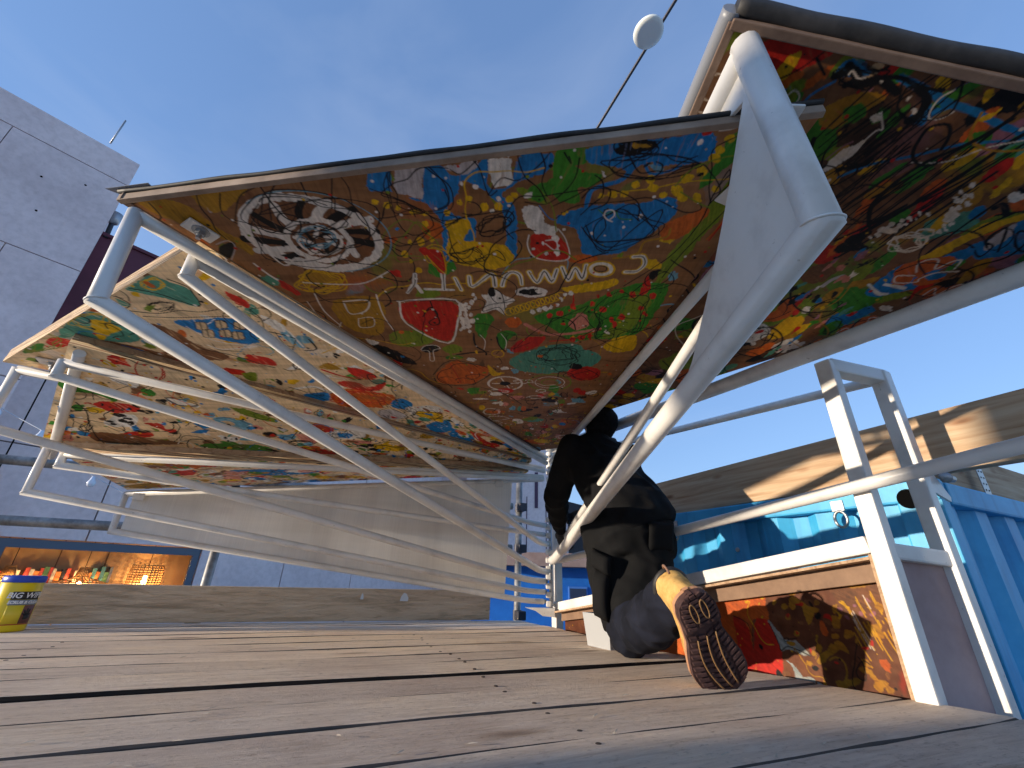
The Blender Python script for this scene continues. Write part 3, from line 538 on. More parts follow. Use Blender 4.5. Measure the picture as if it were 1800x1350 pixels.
fY 0 82 -2046 82 -2042 80 -2039 76 -2037 71 -2038 67 -2041 64 -2046 64 -2050 66 -2053 70 -2055 75 -2054 79 -2051
fY 0 59 -2063 59 -2057 56 -2052 51 -2051 45 -2052 39 -2056 36 -2062 36 -2067 39 -2072 44 -2073 50 -2072 56 -2068
fY 0 44 -2087 44 -2082 42 -2079 38 -2078 33 -2079 29 -2082 27 -2086 27 -2090 29 -2093 33 -2095 38 -2094 42 -2091
fY 0 13 -2071 13 -2066 10 -2063 6 -2061 1 -2062 -4 -2066 -6 -2070 -6 -2075 -4 -2078 1 -2080 6 -2079 10 -2075
fY 0 -7 -2051 -7 -2047 -10 -2043 -14 -2041 -20 -2043 -24 -2046 -26 -2051 -26 -2056 -24 -2059 -19 -2061 -14 -2059 -10 -2056
fY 0 -32 -2045 -32 -2040 -35 -2036 -40 -2035 -45 -2036 -49 -2039 -52 -2044 -51 -2049 -49 -2053 -44 -2054 -39 -2053 -35 -2050
fY 0 -58 -2038 -58 -2033 -60 -2030 -65 -2028 -69 -2030 -73 -2033 -75 -2037 -75 -2041 -72 -2045 -68 -2046 -63 -2045 -60 -2042
fY 0 196 -2066 197 -2061 195 -2057 190 -2055 185 -2056 179 -2060 176 -2065 175 -2070 177 -2074 181 -2076 187 -2074 193 -2071
fY 0 -595 -2001 -600 -1997 -606 -1997 -608 -2002 -606 -2008 -601 -2013 -596 -2012 -593 -2008
fY 0 -568 -1990 -574 -1989 -577 -1993 -576 -2000 -571 -2006 -565 -2006 -562 -2002 -563 -1995
fY 0 -544 -1982 -550 -1980 -554 -1984 -553 -1991 -548 -1997 -542 -1998 -539 -1994 -539 -1988
fY 0 -512 -1967 -517 -1966 -521 -1970 -522 -1976 -520 -1982 -515 -1983 -510 -1979 -509 -1973
fY 0 -475 -1970 -480 -1967 -485 -1969 -487 -1975 -484 -1982 -478 -1985 -473 -1983 -472 -1977
fY 0 -429 -1968 -434 -1968 -437 -1975 -436 -1982 -431 -1987 -426 -1987 -423 -1981 -424 -1973
fY 0 -394 -1999 -399 -1999 -403 -2003 -402 -2010 -398 -2015 -393 -2015 -389 -2010 -390 -2004
fY 0 -371 -2007 -376 -2008 -379 -2015 -378 -2022 -374 -2026 -369 -2025 -366 -2019 -367 -2011
fY 0 -341 -1987 -346 -1990 -348 -1997 -346 -2004 -341 -2008 -336 -2005 -334 -1998 -336 -1991
fY 0 -297 -1996 -303 -1994 -308 -1998 -311 -2005 -309 -2011 -303 -2013 -298 -2009 -295 -2002
fY 0 -491 -1933 -496 -1935 -498 -1941 -495 -1948 -489 -1952 -484 -1950 -482 -1944 -485 -1937
fY 0 -539 -1866 -545 -1866 -549 -1872 -547 -1880 -542 -1887 -536 -1887 -533 -1881 -534 -1873
fY 0 -511 -1870 -516 -1871 -519 -1878 -517 -1887 -513 -1892 -508 -1892 -505 -1885 -506 -1876
fY 0 -475 -1879 -480 -1875 -486 -1878 -489 -1885 -486 -1893 -480 -1897 -474 -1894 -472 -1887
fY 0 -561 -1822 -568 -1821 -572 -1826 -572 -1836 -567 -1843 -560 -1845 -556 -1839 -556 -1830
fY 0 -544 -1802 -549 -1796 -556 -1795 -561 -1800 -561 -1808 -556 -1813 -549 -1814 -544 -1809
fY 0 -530 -1767 -536 -1759 -543 -1759 -547 -1765 -545 -1775 -540 -1782 -533 -1782 -529 -1776
fY 0 -270 -2022 -273 -2017 -278 -2015 -284 -2017 -286 -2023 -283 -2029 -278 -2031 -272 -2028
fY 0 -258 -2034 -261 -2029 -266 -2028 -271 -2030 -273 -2035 -271 -2040 -265 -2042 -260 -2039
sY 14 -72 -2035 -17 -2052 43 -2062 108 -2081 206 -2092
fW 0 -418 -2074 -420 -2073 -421 -2072 -422 -2073 -422 -2075 -421 -2076 -420 -2077 -418 -2076
fW 0 -387 -2060 -388 -2060 -390 -2060 -390 -2062 -390 -2064 -388 -2064 -387 -2064 -386 -2062
fW 0 -354 -2053 -356 -2052 -357 -2053 -357 -2055 -357 -2057 -355 -2057 -353 -2056 -353 -2054
fW 0 -333 -2077 -334 -2075 -335 -2075 -337 -2075 -337 -2077 -336 -2079 -335 -2080 -333 -2079
fW 0 -446 -2077 -448 -2077 -450 -2077 -450 -2079 -450 -2080 -448 -2081 -447 -2081 -446 -2079
fW 0 -47 -1983 -48 -1981 -50 -1982 -51 -1984 -51 -1986 -50 -1987 -48 -1987 -47 -1985
fW 0 -18 -1981 -18 -1979 -20 -1978 -21 -1979 -22 -1981 -22 -1983 -20 -1984 -19 -1983
fW 0 1 -1964 0 -1964 -2 -1965 -4 -1967 -3 -1969 -2 -1970 0 -1968 1 -1966
fW 0 -64 -1924 -66 -1923 -68 -1924 -70 -1926 -70 -1929 -68 -1930 -66 -1929 -64 -1927
fW 0 -30 -1919 -32 -1918 -34 -1918 -36 -1920 -36 -1923 -35 -1924 -33 -1924 -31 -1921
fW 0 10 -1948 9 -1947 7 -1948 6 -1950 6 -1952 8 -1953 10 -1952 11 -1950
fW 0 43 -1981 42 -1981 39 -1982 38 -1985 38 -1987 40 -1988 42 -1986 44 -1984
fW 0 -300 -2022 -301 -2020 -303 -2019 -304 -2020 -305 -2022 -304 -2024 -303 -2025 -301 -2024
fW 0 -317 -1982 -319 -1982 -321 -1983 -321 -1985 -320 -1987 -318 -1987 -317 -1986 -316 -1984
fW 0 -288 -1957 -289 -1957 -290 -1959 -290 -1961 -288 -1963 -287 -1962 -286 -1960 -286 -1958
fW 0 86 -2168 85 -2167 84 -2167 82 -2168 81 -2169 82 -2171 84 -2171 85 -2170
fW 0 110 -2171 110 -2170 108 -2170 107 -2171 106 -2173 107 -2174 109 -2174 110 -2172
fW 0 131 -2181 130 -2181 128 -2182 127 -2184 127 -2185 128 -2186 130 -2185 131 -2183
fW 0 46 -2157 45 -2156 43 -2157 42 -2158 42 -2160 43 -2161 45 -2160 46 -2159
fK 0 28 -2167 26 -2158 13 -2150 -7 -2144 -29 -2142 -46 -2145 -54 -2151 -51 -2160 -38 -2168 -19 -2173 2 -2175 19 -2173
fM 0 14 -2163 13 -2160 6 -2157 -3 -2156 -13 -2157 -21 -2159 -25 -2162 -23 -2165 -16 -2168 -7 -2169 3 -2168 11 -2166
sK 26 25 -2162 18 -2150 -2 -2137 -29 -2145 -37 -2156 -52 -2164 -29 -2172 -14 -2168 8 -2168 28 -2159 23 -2147 -7 -2145 -34 -2142 -58 -2149 -64 -2165 -47 -2174 -8 -2169 27 -2173 13 -2160 15 -2147 1 -2145 -34 -2148 -44 -2154 -55 -2166 -39 -2170 -14 -2178 4 -2167 17 -2160 13 -2152 -1 -2146 -31 -2151 -51 -2151 -48 -2161 -37 -2170 -9 -2172 17 -2172
sK 18 112 -2125 108 -2102 50 -2088 -20 -2096 -56 -2105 -38 -2127 -1 -2139 40 -2146 72 -2131 128 -2126 84 -2110 54 -2086 -27 -2091 -59 -2109 -82 -2126 1 -2131 24 -2142 79 -2141 132 -2123 104 -2111 48 -2093 -28 -2089 -61 -2110 -60 -2131 -7 -2144 28 -2146 104 -2137
sK 19 -177 -2005 -122 -2040 -67 -2086 -17 -2123 36 -2181
sK 20 -163 -1971 -117 -2010 -10 -2026 51 -2037 138 -2000 175 -2008 168 -2026
sK 22 -88 -1953 -27 -1861 43 -1958 86 -2005 83 -1946 50 -1895 -28 -1869 -97 -1946
sK 16 87 -1945 75 -1918 25 -1908 -49 -1897 -41 -1932 -37 -1952 -50 -2000 3 -1990 36 -1984 83 -1947 81 -1919 31 -1898 -23 -1881 -88 -1932 -78 -1957 -34 -1990 14 -2020 58 -1978 106 -1961 89 -1921 20 -1904 -47 -1900 -64 -1929 -59 -1962 -32 -1989 -6 -2003 42 -1969
sK 29 -340 -1832 -369 -1820 -377 -1807 -413 -1804 -421 -1827 -448 -1838 -399 -1849 -372 -1861 -355 -1845 -346 -1829 -363 -1823 -379 -1812 -423 -1807 -442 -1819 -432 -1841 -398 -1842 -371 -1867 -351 -1847 -357 -1834 -347 -1816 -377 -1814 -417 -1807 -423 -1826 -436 -1837 -405 -1848 -384 -1860 -362 -1847
sK 29 -434 -1920 -426 -1846 -384 -1799 -334 -1842 -288 -1819 -311 -1858 -347 -1817
sK 27 -279 -1961 -277 -1945 -308 -1926 -326 -1925 -346 -1919 -365 -1933 -328 -1953 -308 -1977 -278 -1987 -266 -1967 -280 -1946 -306 -1928 -327 -1906 -354 -1913 -342 -1939 -338 -1951 -314 -1966 -296 -1970 -287 -1962 -289 -1941 -298 -1917 -341 -1905 -352 -1914 -346 -1934 -342 -1963 -315 -1975 -288 -1970 -274 -1965 -277 -1947 -302 -1923 -324 -1926 -350 -1919 -356 -1939 -341 -1958 -308 -1969 -295 -1969
sK 41 -548 -2014 -502 -1991 -466 -1960 -437 -1941
sK 26 -551 -2081 -560 -1963 -530 -1903 -449 -1934 -371 -1976
sK 20 -600 -2041 -529 -2008 -446 -1954 -376 -1970 -283 -1992
sK 20 -427 -2043 -425 -2000 -483 -1976 -557 -1973 -563 -2017 -565 -2054 -534 -2097 -476 -2105 -445 -2083 -413 -2049 -419 -1990 -481 -1975 -543 -1992 -540 -2027 -549 -2065 -525 -2111 -474 -2117 -438 -2080 -422 -2047 -427 -2002 -492 -1980 -530 -2010 -578 -2025 -541 -2057 -508 -2069 -474 -2098 -413 -2099
sK 32 215 -2130 189 -2067 190 -1970 164 -1869 122 -1802 63 -1727
sK 19 189 -2067 195 -2115 210 -2073 187 -2050
sK 22 163 -1768 186 -1870 217 -1958 239 -2022
sK 25 96 -1699 133 -1767 166 -1795
sK 21 154 -1659 145 -1617 166 -1498 88 -1424 25 -1456 40 -1538 6 -1588 49 -1656 95 -1663 146 -1640 170 -1583 168 -1485 78 -1504 35 -1438 29 -1524 22 -1597 64 -1667 97 -1682 152 -1679 154 -1606 152 -1498 106 -1506 33 -1462 33 -1530 -2 -1612 53 -1700 110 -1669
sK 37 -257 -1349 -172 -1493 -44 -1613 -30 -1608 -94 -1458 -100 -1372
sK 29 -71 -1511 -38 -1574 17 -1503 91 -1467 -46 -1433 -93 -1444
sK 23 -327 -2033 -297 -2078 -259 -2074 -215 -2112 -194 -2142
sK 19 -360 -2123 -343 -2098 -327 -2033 -307 -2045
sK 18 -164 -2143 -147 -2119 -153 -2134
sB 15 -207 -2007 -179 -1970 -152 -1965
sO 15 -221 -2065 -177 -2008 -159 -1930
sK 14 -408 -2096 -386 -2086 -351 -2118
sO 17 -481 -1877 -501 -1826 -533 -1827 -576 -1827 -616 -1834 -611 -1891 -551 -1951 -510 -1941 -495 -1915 -467 -1877 -482 -1830 -529 -1815 -587 -1803 -588 -1854 -570 -1883 -541 -1912 -509 -1948 -482 -1916
sK 16 -483 -1921 -514 -1887 -568 -1863 -594 -1878 -634 -1894 -636 -1945 -565 -1961 -533 -1979 -488 -1986 -469 -1938 -515 -1900 -573 -1824 -603 -1866 -634 -1899 -596 -1952 -570 -2001 -520 -1997 -510 -1963
sY 23 -450 -1832 -460 -1808 -475 -1792 -489 -1801 -506 -1806 -509 -1848 -484 -1871 -460 -1867 -455 -1857 -440 -1826 -454 -1802 -474 -1781 -491 -1795 -496 -1815 -498 -1835 -484 -1861 -465 -1856 -451 -1851
fR 0 -508 -1843 -482 -1860 -456 -1837 -461 -1765 -482 -1777 -495 -1811
sY 29 -512 -1851 -495 -1811 -461 -1760 -461 -1845 -499 -1859
fR 0 -495 -1847 -497 -1841 -502 -1837 -507 -1835 -512 -1836 -515 -1841 -516 -1847 -513 -1853 -509 -1857 -503 -1859 -498 -1857 -495 -1853
fM 0 -1176 -1987 -1118 -1996 -1085 -1985 -1054 -1969 -1034 -1910 -1003 -1879 -973 -1836 -998 -1813 -1031 -1865 -1099 -1902 -1137 -1931 -1169 -1966
sO 63 -1030 -2019 -977 -1989
sO 54 -991 -2026 -955 -1995
sO 71 -935 -2030 -918 -2012
sL 27 -1005 -2010 -1019 -1959 -971 -2000
fW 0 -871 -2037 -853 -2043 -860 -2034
fM 0 -1039 -2019 -989 -2028 -921 -2038 -891 -2029 -940 -1990 -995 -1960 -1026 -1970
fW 0 -621 -1845 -643 -1812 -677 -1785 -721 -1765 -772 -1755 -825 -1757 -875 -1769 -918 -1792 -950 -1821 -970 -1855 -977 -1890 -971 -1925 -954 -1956 -927 -1982 -894 -2003 -855 -2016 -813 -2022 -771 -2021 -729 -2013 -691 -1998 -658 -1976 -632 -1948 -617 -1916 -613 -1881
fD 0 -641 -1853 -664 -1823 -701 -1800 -749 -1788 -802 -1788 -854 -1800 -898 -1822 -929 -1852 -945 -1886 -946 -1919 -932 -1950 -906 -1974 -870 -1991 -829 -2000 -784 -2000 -740 -1992 -699 -1975 -666 -1950 -644 -1920 -635 -1887
sK 261 -705 -1886 -674 -1877 -645 -1868
sW 299 -725 -1864 -707 -1847 -700 -1828
sK 272 -756 -1847 -757 -1824 -775 -1799
sW 306 -794 -1836 -814 -1814 -856 -1789
sK 273 -831 -1836 -867 -1819 -926 -1801
sW 300 -860 -1845 -906 -1838 -969 -1830
sK 263 -875 -1862 -923 -1867 -980 -1872
sW 286 -875 -1884 -916 -1900 -958 -1915
sK 250 -860 -1905 -889 -1930 -910 -1954
sW 274 -833 -1924 -847 -1954 -847 -1983
sK 243 -800 -1937 -797 -1968 -777 -1998
sW 270 -764 -1941 -747 -1970 -711 -1997
sK 244 -733 -1938 -704 -1960 -658 -1981
sW 277 -710 -1926 -674 -1939 -626 -1952
sK 254 -701 -1908 -663 -1910 -620 -1912
sW 208 -632 -1847 -649 -1821 -674 -1799 -706 -1781 -744 -1770 -786 -1767 -828 -1770 -868 -1781 -903 -1798 -931 -1820 -951 -1846 -963 -1873 -965 -1901 -959 -1927 -946 -1951 -926 -1972 -900 -1989 -871 -2001 -838 -2009 -804 -2012 -769 -2009 -735 -2002 -704 -1990 -676 -1973 -653 -1952 -636 -1928 -626 -1902 -625 -1874 -632 -1847
fW 0 -699 -1854 -718 -1828 -745 -1807 -778 -1795 -812 -1793 -842 -1801 -864 -1820 -875 -1845 -875 -1872 -863 -1900 -843 -1923 -817 -1941 -787 -1951 -757 -1952 -730 -1945 -709 -1930 -695 -1909 -692 -1882
fD 0 -715 -1859 -732 -1837 -758 -1820 -787 -1813 -817 -1816 -840 -1828 -854 -1848 -857 -1872 -848 -1895 -830 -1916 -806 -1930 -779 -1936 -752 -1933 -730 -1923 -715 -1905 -709 -1883
sW 132 -759 -1875 -736 -1855
sK 134 -768 -1864 -778 -1829
sW 134 -784 -1857 -824 -1826
sK 133 -799 -1859 -849 -1848
sW 131 -806 -1867 -843 -1883
sK 129 -801 -1879 -809 -1913
sW 128 -787 -1888 -765 -1926
sK 128 -771 -1891 -729 -1917
sW 130 -760 -1886 -717 -1890
sW 91 -727 -1861 -739 -1845 -756 -1833 -776 -1826 -798 -1825 -817 -1830 -831 -1841 -839 -1856 -840 -1873 -834 -1890 -821 -1905 -805 -1915 -785 -1922 -766 -1922 -748 -1918 -733 -1908 -725 -1894 -722 -1878 -727 -1861
sS 30 -737 -1887 -755 -1864 -784 -1847 -818 -1864 -843 -1870 -816 -1900 -794 -1919 -764 -1923 -742 -1904 -741 -1885 -748 -1873 -786 -1853 -819 -1859 -815 -1880 -828 -1897 -794 -1917 -765 -1908 -736 -1901 -734 -1890 -741 -1871 -790 -1862 -829 -1847 -827 -1877 -824 -1896 -795 -1910 -755 -1927 -744 -1912
sK 25 -733 -1867 -752 -1841 -788 -1825 -796 -1841 -817 -1847 -815 -1876 -789 -1892 -761 -1882 -731 -1881 -737 -1861 -753 -1848 -779 -1825 -798 -1839 -817 -1851 -795 -1867 -791 -1883 -760 -1897 -744 -1880 -741 -1860 -764 -1837 -784 -1836 -811 -1827 -824 -1846 -803 -1869 -788 -1885 -768 -1877 -745 -1880
sS 19 -914 -1989 -887 -2005 -858 -2017 -826 -2025 -793 -2029 -760 -2029 -728 -2025 -697 -2017 -668 -2005 -642 -1989 -621 -1970 -604 -1948 -593 -1924 -589 -1898 -592 -1871 -602 -1845 -619 -1820 -644 -1797 -675 -1779 -711 -1765 -751 -1756
sK 15 -541 -1900 -704 -1860 -827 -1798 -943 -1803 -951 -1865 -934 -1927 -864 -1975 -710 -2010 -601 -1990 -628 -1906 -721 -1845 -802 -1770 -960 -1801 -929 -1880 -917 -1947 -831 -1970 -734 -2005 -639 -1969
sK 19 -975 -1937 -855 -1917 -768 -2007
sK 14 -659 -1978 -722 -1915 -798 -1932 -899 -1898 -915 -1933 -887 -1969 -849 -2023 -771 -2032 -696 -2017 -704 -1973 -692 -1926 -831 -1899 -893 -1898 -952 -1940 -902 -1994 -854 -2019 -762 -2012 -734 -1986 -668 -1977 -738 -1924 -822 -1894 -893 -1908 -924 -1944 -886 -1987 -858 -2009 -774 -2010 -718 -1990
sK 22 -678 -2068 -710 -1981
sK 18 -816 -2047 -851 -2004 -877 -1940
sK 19 -961 -2016 -990 -1960 -972 -1925
sK 18 -970 -1937 -921 -2007 -870 -2035
sY 46 -770 -1702 -798 -1679 -831 -1677 -886 -1665 -890 -1685 -890 -1716 -867 -1753 -824 -1741 -782 -1737 -782 -1712 -811 -1675 -858 -1649 -885 -1669 -899 -1688 -894 -1717 -869 -1737 -825 -1744 -762 -1743 -781 -1705 -811 -1685 -842 -1664 -903 -1660 -932 -1685 -896 -1718 -861 -1741 -807 -1749 -770 -1740 -765 -1702 -792 -1670 -858 -1661 -894 -1662 -926 -1683 -873 -1719 -856 -1760 -803 -1744 -794 -1732
fM 0 -787 -1724 -800 -1706 -824 -1692 -852 -1686 -877 -1690 -891 -1702 -890 -1719 -876 -1737 -852 -1749 -825 -1755 -802 -1752 -788 -1740
sY 40 -785 -1719 -818 -1686 -857 -1668 -881 -1674 -918 -1689 -883 -1731 -863 -1755 -814 -1744 -790 -1741 -777 -1715 -825 -1703 -847 -1670 -894 -1667 -877 -1705 -901 -1727 -862 -1747 -813 -1754 -800 -1732 -780 -1715 -815 -1691 -843 -1679 -873 -1694 -873 -1704 -894 -1722 -855 -1752 -820 -1753 -807 -1730
sW 78 -1006 -1779 -986 -1732 -962 -1699
sW 64 -949 -1847 -921 -1775 -874 -1807 -859 -1793
sW 51 -898 -1702 -784 -1698 -706 -1710 -625 -1763
fR 0 -964 -1708 -933 -1674 -937 -1637 -968 -1673
fM 0 -836 -1618 -696 -1634 -695 -1526 -748 -1416 -852 -1483
sW 62 -807 -1614 -726 -1623 -749 -1567 -805 -1548 -808 -1604
sW 51 -691 -1653 -697 -1548 -683 -1459
sK 36 -954 -1598 -808 -1629 -641 -1626 -447 -1635
sW 39 -787 -1522 -737 -1530 -748 -1479 -797 -1471 -787 -1522
sK 26 -760 -1529 -773 -1472
sW 50 -885 -1649 -889 -1560 -862 -1473
sW 39 -925 -1609 -919 -1516 -891 -1448 -854 -1497
fK 0 -1065 -1843 -1015 -1859 -1059 -1800 -1082 -1814
sL 26 -1071 -1850 -1031 -1865 -1023 -1844 -1063 -1792
fW 0 -798 -1398 -756 -1374 -790 -1352
fD 0 -368 -871 -374 -859 -391 -844 -408 -836 -415 -838 -409 -850 -392 -865 -375 -873
fR 0 -210 -637 -213 -618 -224 -606 -236 -608 -242 -622 -239 -641 -228 -653 -216 -651
fW 0 -367 -897 -379 -891 -407 -887 -434 -889 -445 -895 -433 -902 -405 -905 -378 -903
fP 0 -278 -843 -283 -828 -296 -823 -309 -830 -314 -846 -308 -861 -295 -866 -282 -859
fR 0 30 -381 20 -360 -10 -342 -41 -338 -55 -349 -45 -370 -16 -388 15 -392
fW 0 -301 -849 -305 -830 -312 -823 -319 -833 -321 -853 -317 -872 -309 -878 -302 -869
fW 0 -192 -625 -201 -604 -223 -599 -244 -613 -252 -638 -243 -658 -222 -663 -201 -649
fN 0 -165 -676 -169 -658 -181 -646 -195 -645 -201 -657 -198 -675 -185 -687 -172 -687
fR 0 -12 -867 -11 -851 -16 -843 -23 -846 -28 -860 -28 -876 -24 -884 -17 -881
fK 0 -143 -656 -144 -635 -152 -621 -162 -622 -169 -638 -167 -659 -160 -673 -150 -672
fT 0 -44 -297 -49 -280 -63 -274 -79 -283 -86 -301 -81 -318 -66 -324 -51 -315
fK 0 -129 -818 -131 -809 -138 -802 -146 -802 -150 -807 -148 -816 -141 -823 -133 -823
fW 0 -68 -454 -68 -426 -76 -410 -87 -417 -94 -442 -93 -470 -86 -485 -75 -479
fR 0 -250 -995 -261 -978 -287 -972 -312 -981 -322 -1000 -311 -1016 -285 -1021 -260 -1013
fW 0 -140 -240 -147 -227 -163 -221 -180 -226 -187 -240 -180 -253 -164 -259 -148 -254
fO 0 24 -384 15 -361 -12 -336 -42 -324 -56 -331 -46 -354 -19 -379 10 -391
fD 0 -288 -711 -297 -700 -318 -694 -339 -696 -348 -705 -339 -715 -318 -721 -297 -719
fK 0 -152 -793 -160 -777 -184 -761 -210 -756 -221 -764 -212 -780 -188 -795 -163 -800
fD 0 121 -999 114 -986 92 -968 69 -955 57 -955 65 -969 87 -987 110 -1000
fP 0 -56 -478 -64 -457 -87 -447 -111 -453 -122 -471 -114 -491 -91 -501 -68 -495
fY 0 -385 -794 -391 -772 -404 -763 -417 -772 -420 -793 -414 -815 -401 -824 -389 -815
fT 0 -325 -887 -331 -879 -346 -873 -361 -871 -367 -877 -361 -885 -346 -891 -331 -892
fW 0 51 -885 46 -875 30 -865 14 -861 6 -864 11 -874 27 -884 43 -888
fW 0 -312 -862 -318 -850 -333 -840 -348 -839 -355 -846 -349 -859 -334 -868 -318 -869
fR 0 -82 -301 -96 -287 -133 -291 -170 -310 -185 -333 -170 -346 -134 -343 -97 -324
fB 0 -20 -558 -21 -542 -27 -534 -34 -538 -39 -552 -38 -568 -32 -576 -25 -572
fP 0 -51 -276 -57 -253 -74 -246 -91 -259 -99 -285 -93 -308 -77 -315 -59 -302
fY 0 -4 -563 -7 -541 -19 -534 -31 -545 -38 -568 -34 -590 -23 -597 -11 -586
fT 0 -210 -791 -214 -771 -221 -764 -228 -775 -230 -797 -226 -817 -219 -823 -212 -813
fN 0 -267 -522 -272 -496 -281 -485 -291 -496 -294 -523 -290 -548 -281 -559 -271 -548
fO 0 -374 -975 -381 -961 -396 -952 -412 -953 -419 -963 -412 -976 -396 -985 -380 -984
fW 0 20 -760 8 -756 -21 -760 -51 -770 -63 -779 -51 -783 -22 -780 7 -770
fD 0 26 -951 17 -941 -9 -941 -36 -952 -47 -967 -37 -977 -12 -977 14 -966
fK 0 -52 -894 -62 -881 -86 -879 -112 -888 -123 -903 -113 -915 -89 -918 -64 -909
fR 0 -92 -296 -93 -273 -100 -262 -108 -269 -113 -292 -112 -315 -105 -326 -97 -318
fP 0 -64 -347 -66 -336 -74 -334 -82 -341 -85 -353 -82 -363 -75 -365 -67 -358
fK 0 -89 -309 -101 -296 -132 -286 -164 -286 -177 -295 -165 -309 -134 -319 -103 -319
fW 0 -5 -772 -10 -755 -25 -751 -41 -761 -48 -781 -43 -798 -28 -802 -13 -791
fN 0 -322 -725 -334 -716 -360 -721 -385 -736 -394 -752 -382 -761 -356 -756 -332 -741
fT 0 -52 -753 -52 -731 -57 -719 -65 -724 -71 -743 -72 -764 -66 -776 -58 -771
fD 0 10 -839 9 -823 2 -815 -6 -818 -12 -832 -11 -847 -4 -855 4 -852
fK 0 -46 -928 -51 -917 -67 -910 -84 -913 -92 -922 -87 -933 -71 -940 -54 -938
fR 0 -17 -337 -25 -317 -48 -294 -73 -279 -84 -284 -76 -304 -53 -327 -29 -341
fY 0 -71 -425 -74 -412 -82 -408 -91 -416 -95 -430 -92 -443 -84 -447 -75 -439
fO 0 -29 -792 -30 -785 -36 -783 -41 -788 -44 -796 -42 -802 -37 -804 -31 -800
fN 0 39 -650 35 -628 22 -621 7 -632 0 -655 3 -676 16 -683 31 -672
fP 0 -138 -574 -143 -558 -156 -555 -169 -568 -173 -588 -168 -604 -155 -607 -143 -594
fN 0 -188 -801 -189 -781 -197 -768 -206 -771 -212 -788 -210 -808 -202 -820 -193 -817
fN 0 -75 -294 -87 -274 -118 -272 -149 -291 -162 -319 -150 -340 -120 -341 -89 -322
fP 0 -90 -986 -93 -973 -104 -963 -117 -961 -123 -968 -120 -981 -109 -991 -97 -993
fY 0 -24 -321 -37 -297 -72 -291 -108 -309 -123 -339 -110 -363 -75 -368 -40 -351
fP 0 26 -415 24 -386 14 -373 1 -385 -7 -415 -5 -443 6 -455 18 -443
fR 0 -122 -200 -127 -180 -139 -175 -151 -188 -156 -211 -151 -230 -140 -235 -127 -223
fO 0 -8 -894 -10 -873 -21 -862 -34 -867 -42 -884 -40 -904 -29 -915 -16 -911
fB 0 27 -604 24 -590 13 -586 0 -593 -6 -607 -2 -621 9 -626 21 -619
fT 0 -91 -660 -102 -642 -130 -627 -160 -623 -173 -634 -162 -652 -134 -667 -105 -670
fD 0 -127 -380 -137 -369 -161 -370 -184 -383 -194 -400 -184 -411 -161 -410 -137 -398
fK 0 -106 -726 -110 -709 -124 -692 -139 -686 -148 -694 -143 -712 -130 -728 -114 -734
fO 0 -124 -683 -134 -660 -162 -641 -192 -636 -206 -648 -195 -671 -167 -690 -137 -694
fW 0 -307 -955 -316 -943 -336 -936 -356 -940 -364 -952 -355 -964 -335 -970 -315 -966
fR 0 73 -1003 73 -983 64 -970 52 -971 43 -986 43 -1006 52 -1018 64 -1017
fY 0 -28 -456 -34 -428 -57 -398 -83 -384 -96 -394 -89 -422 -66 -452 -41 -465
fW 0 -36 -877 -37 -865 -41 -857 -47 -858 -52 -867 -51 -879 -47 -886 -41 -885
fW 0 122 -1013 119 -996 104 -982 85 -978 75 -987 79 -1004 94 -1018 112 -1022
fP 0 -199 -927 -209 -910 -234 -901 -260 -905 -271 -919 -261 -936 -236 -945 -210 -941
fY 0 -38 -525 -40 -507 -48 -495 -59 -496 -65 -509 -64 -527 -55 -539 -44 -538
fD 0 -155 -832 -156 -812 -164 -800 -174 -804 -180 -821 -179 -841 -170 -853 -161 -849
fD 0 -57 -771 -61 -756 -74 -747 -88 -749 -95 -760 -91 -774 -78 -783 -64 -782
fR 0 46 -1025 46 -1008 37 -995 25 -995 17 -1007 18 -1024 26 -1036 38 -1037
fR 0 -112 -954 -115 -941 -124 -933 -135 -937 -141 -949 -138 -962 -128 -970 -117 -966
sW 31 -320 -581 -308 -559 -351 -543 -403 -540 -440 -561 -434 -595 -389 -603 -355 -623 -308 -606 -315 -590 -336 -563 -361 -537 -409 -536 -416 -568 -410 -589 -390 -616 -352 -613 -315 -608
sW 33 72 -406 75 -387 44 -389 22 -375 15 -403 1 -415 25 -428 41 -431 61 -420 81 -412 64 -395 44 -379 24 -387 1 -393 10 -415 23 -421 42 -436 63 -423
sW 29 -325 -755 -321 -724 -349 -714 -377 -712 -402 -730 -393 -752 -377 -784 -353 -784 -331 -766 -316 -756 -327 -728 -351 -705 -389 -707 -396 -732 -397 -756 -376 -785 -343 -786 -318 -774
sW 26 -103 -936 -121 -927 -147 -919 -167 -919 -178 -927 -177 -938 -164 -944 -142 -947 -121 -944 -110 -937 -114 -926 -146 -921 -158 -921 -192 -924 -180 -938 -171 -946 -148 -950 -125 -946
sW 30 -257 -666 -299 -647 -325 -631 -364 -626 -364 -647 -375 -672 -349 -690 -317 -694 -296 -684 -270 -664 -297 -645 -310 -641 -365 -627 -380 -645 -375 -676 -358 -688 -325 -684 -305 -683
sK 32 29 -494 18 -454 -33 -455 -74 -440 -91 -476 -88 -498 -83 -532 -23 -538 -3 -519 37 -506 24 -455 -9 -430 -60 -454 -96 -465 -90 -498 -67 -535 -36 -531 -13 -527
sK 32 -57 -447 -62 -415 -96 -397 -142 -392 -155 -415 -150 -449 -134 -467 -104 -473 -90 -457 -86 -435 -78 -414 -105 -405 -134 -413 -143 -426 -149 -447 -135 -469 -106 -484 -81 -464
sK 34 -254 -305 -254 -293 -268 -287 -287 -287 -311 -295 -296 -308 -296 -330 -277 -324 -264 -322 -248 -311 -256 -294 -270 -284 -289 -279 -301 -297 -301 -310 -288 -329 -269 -334 -249 -327
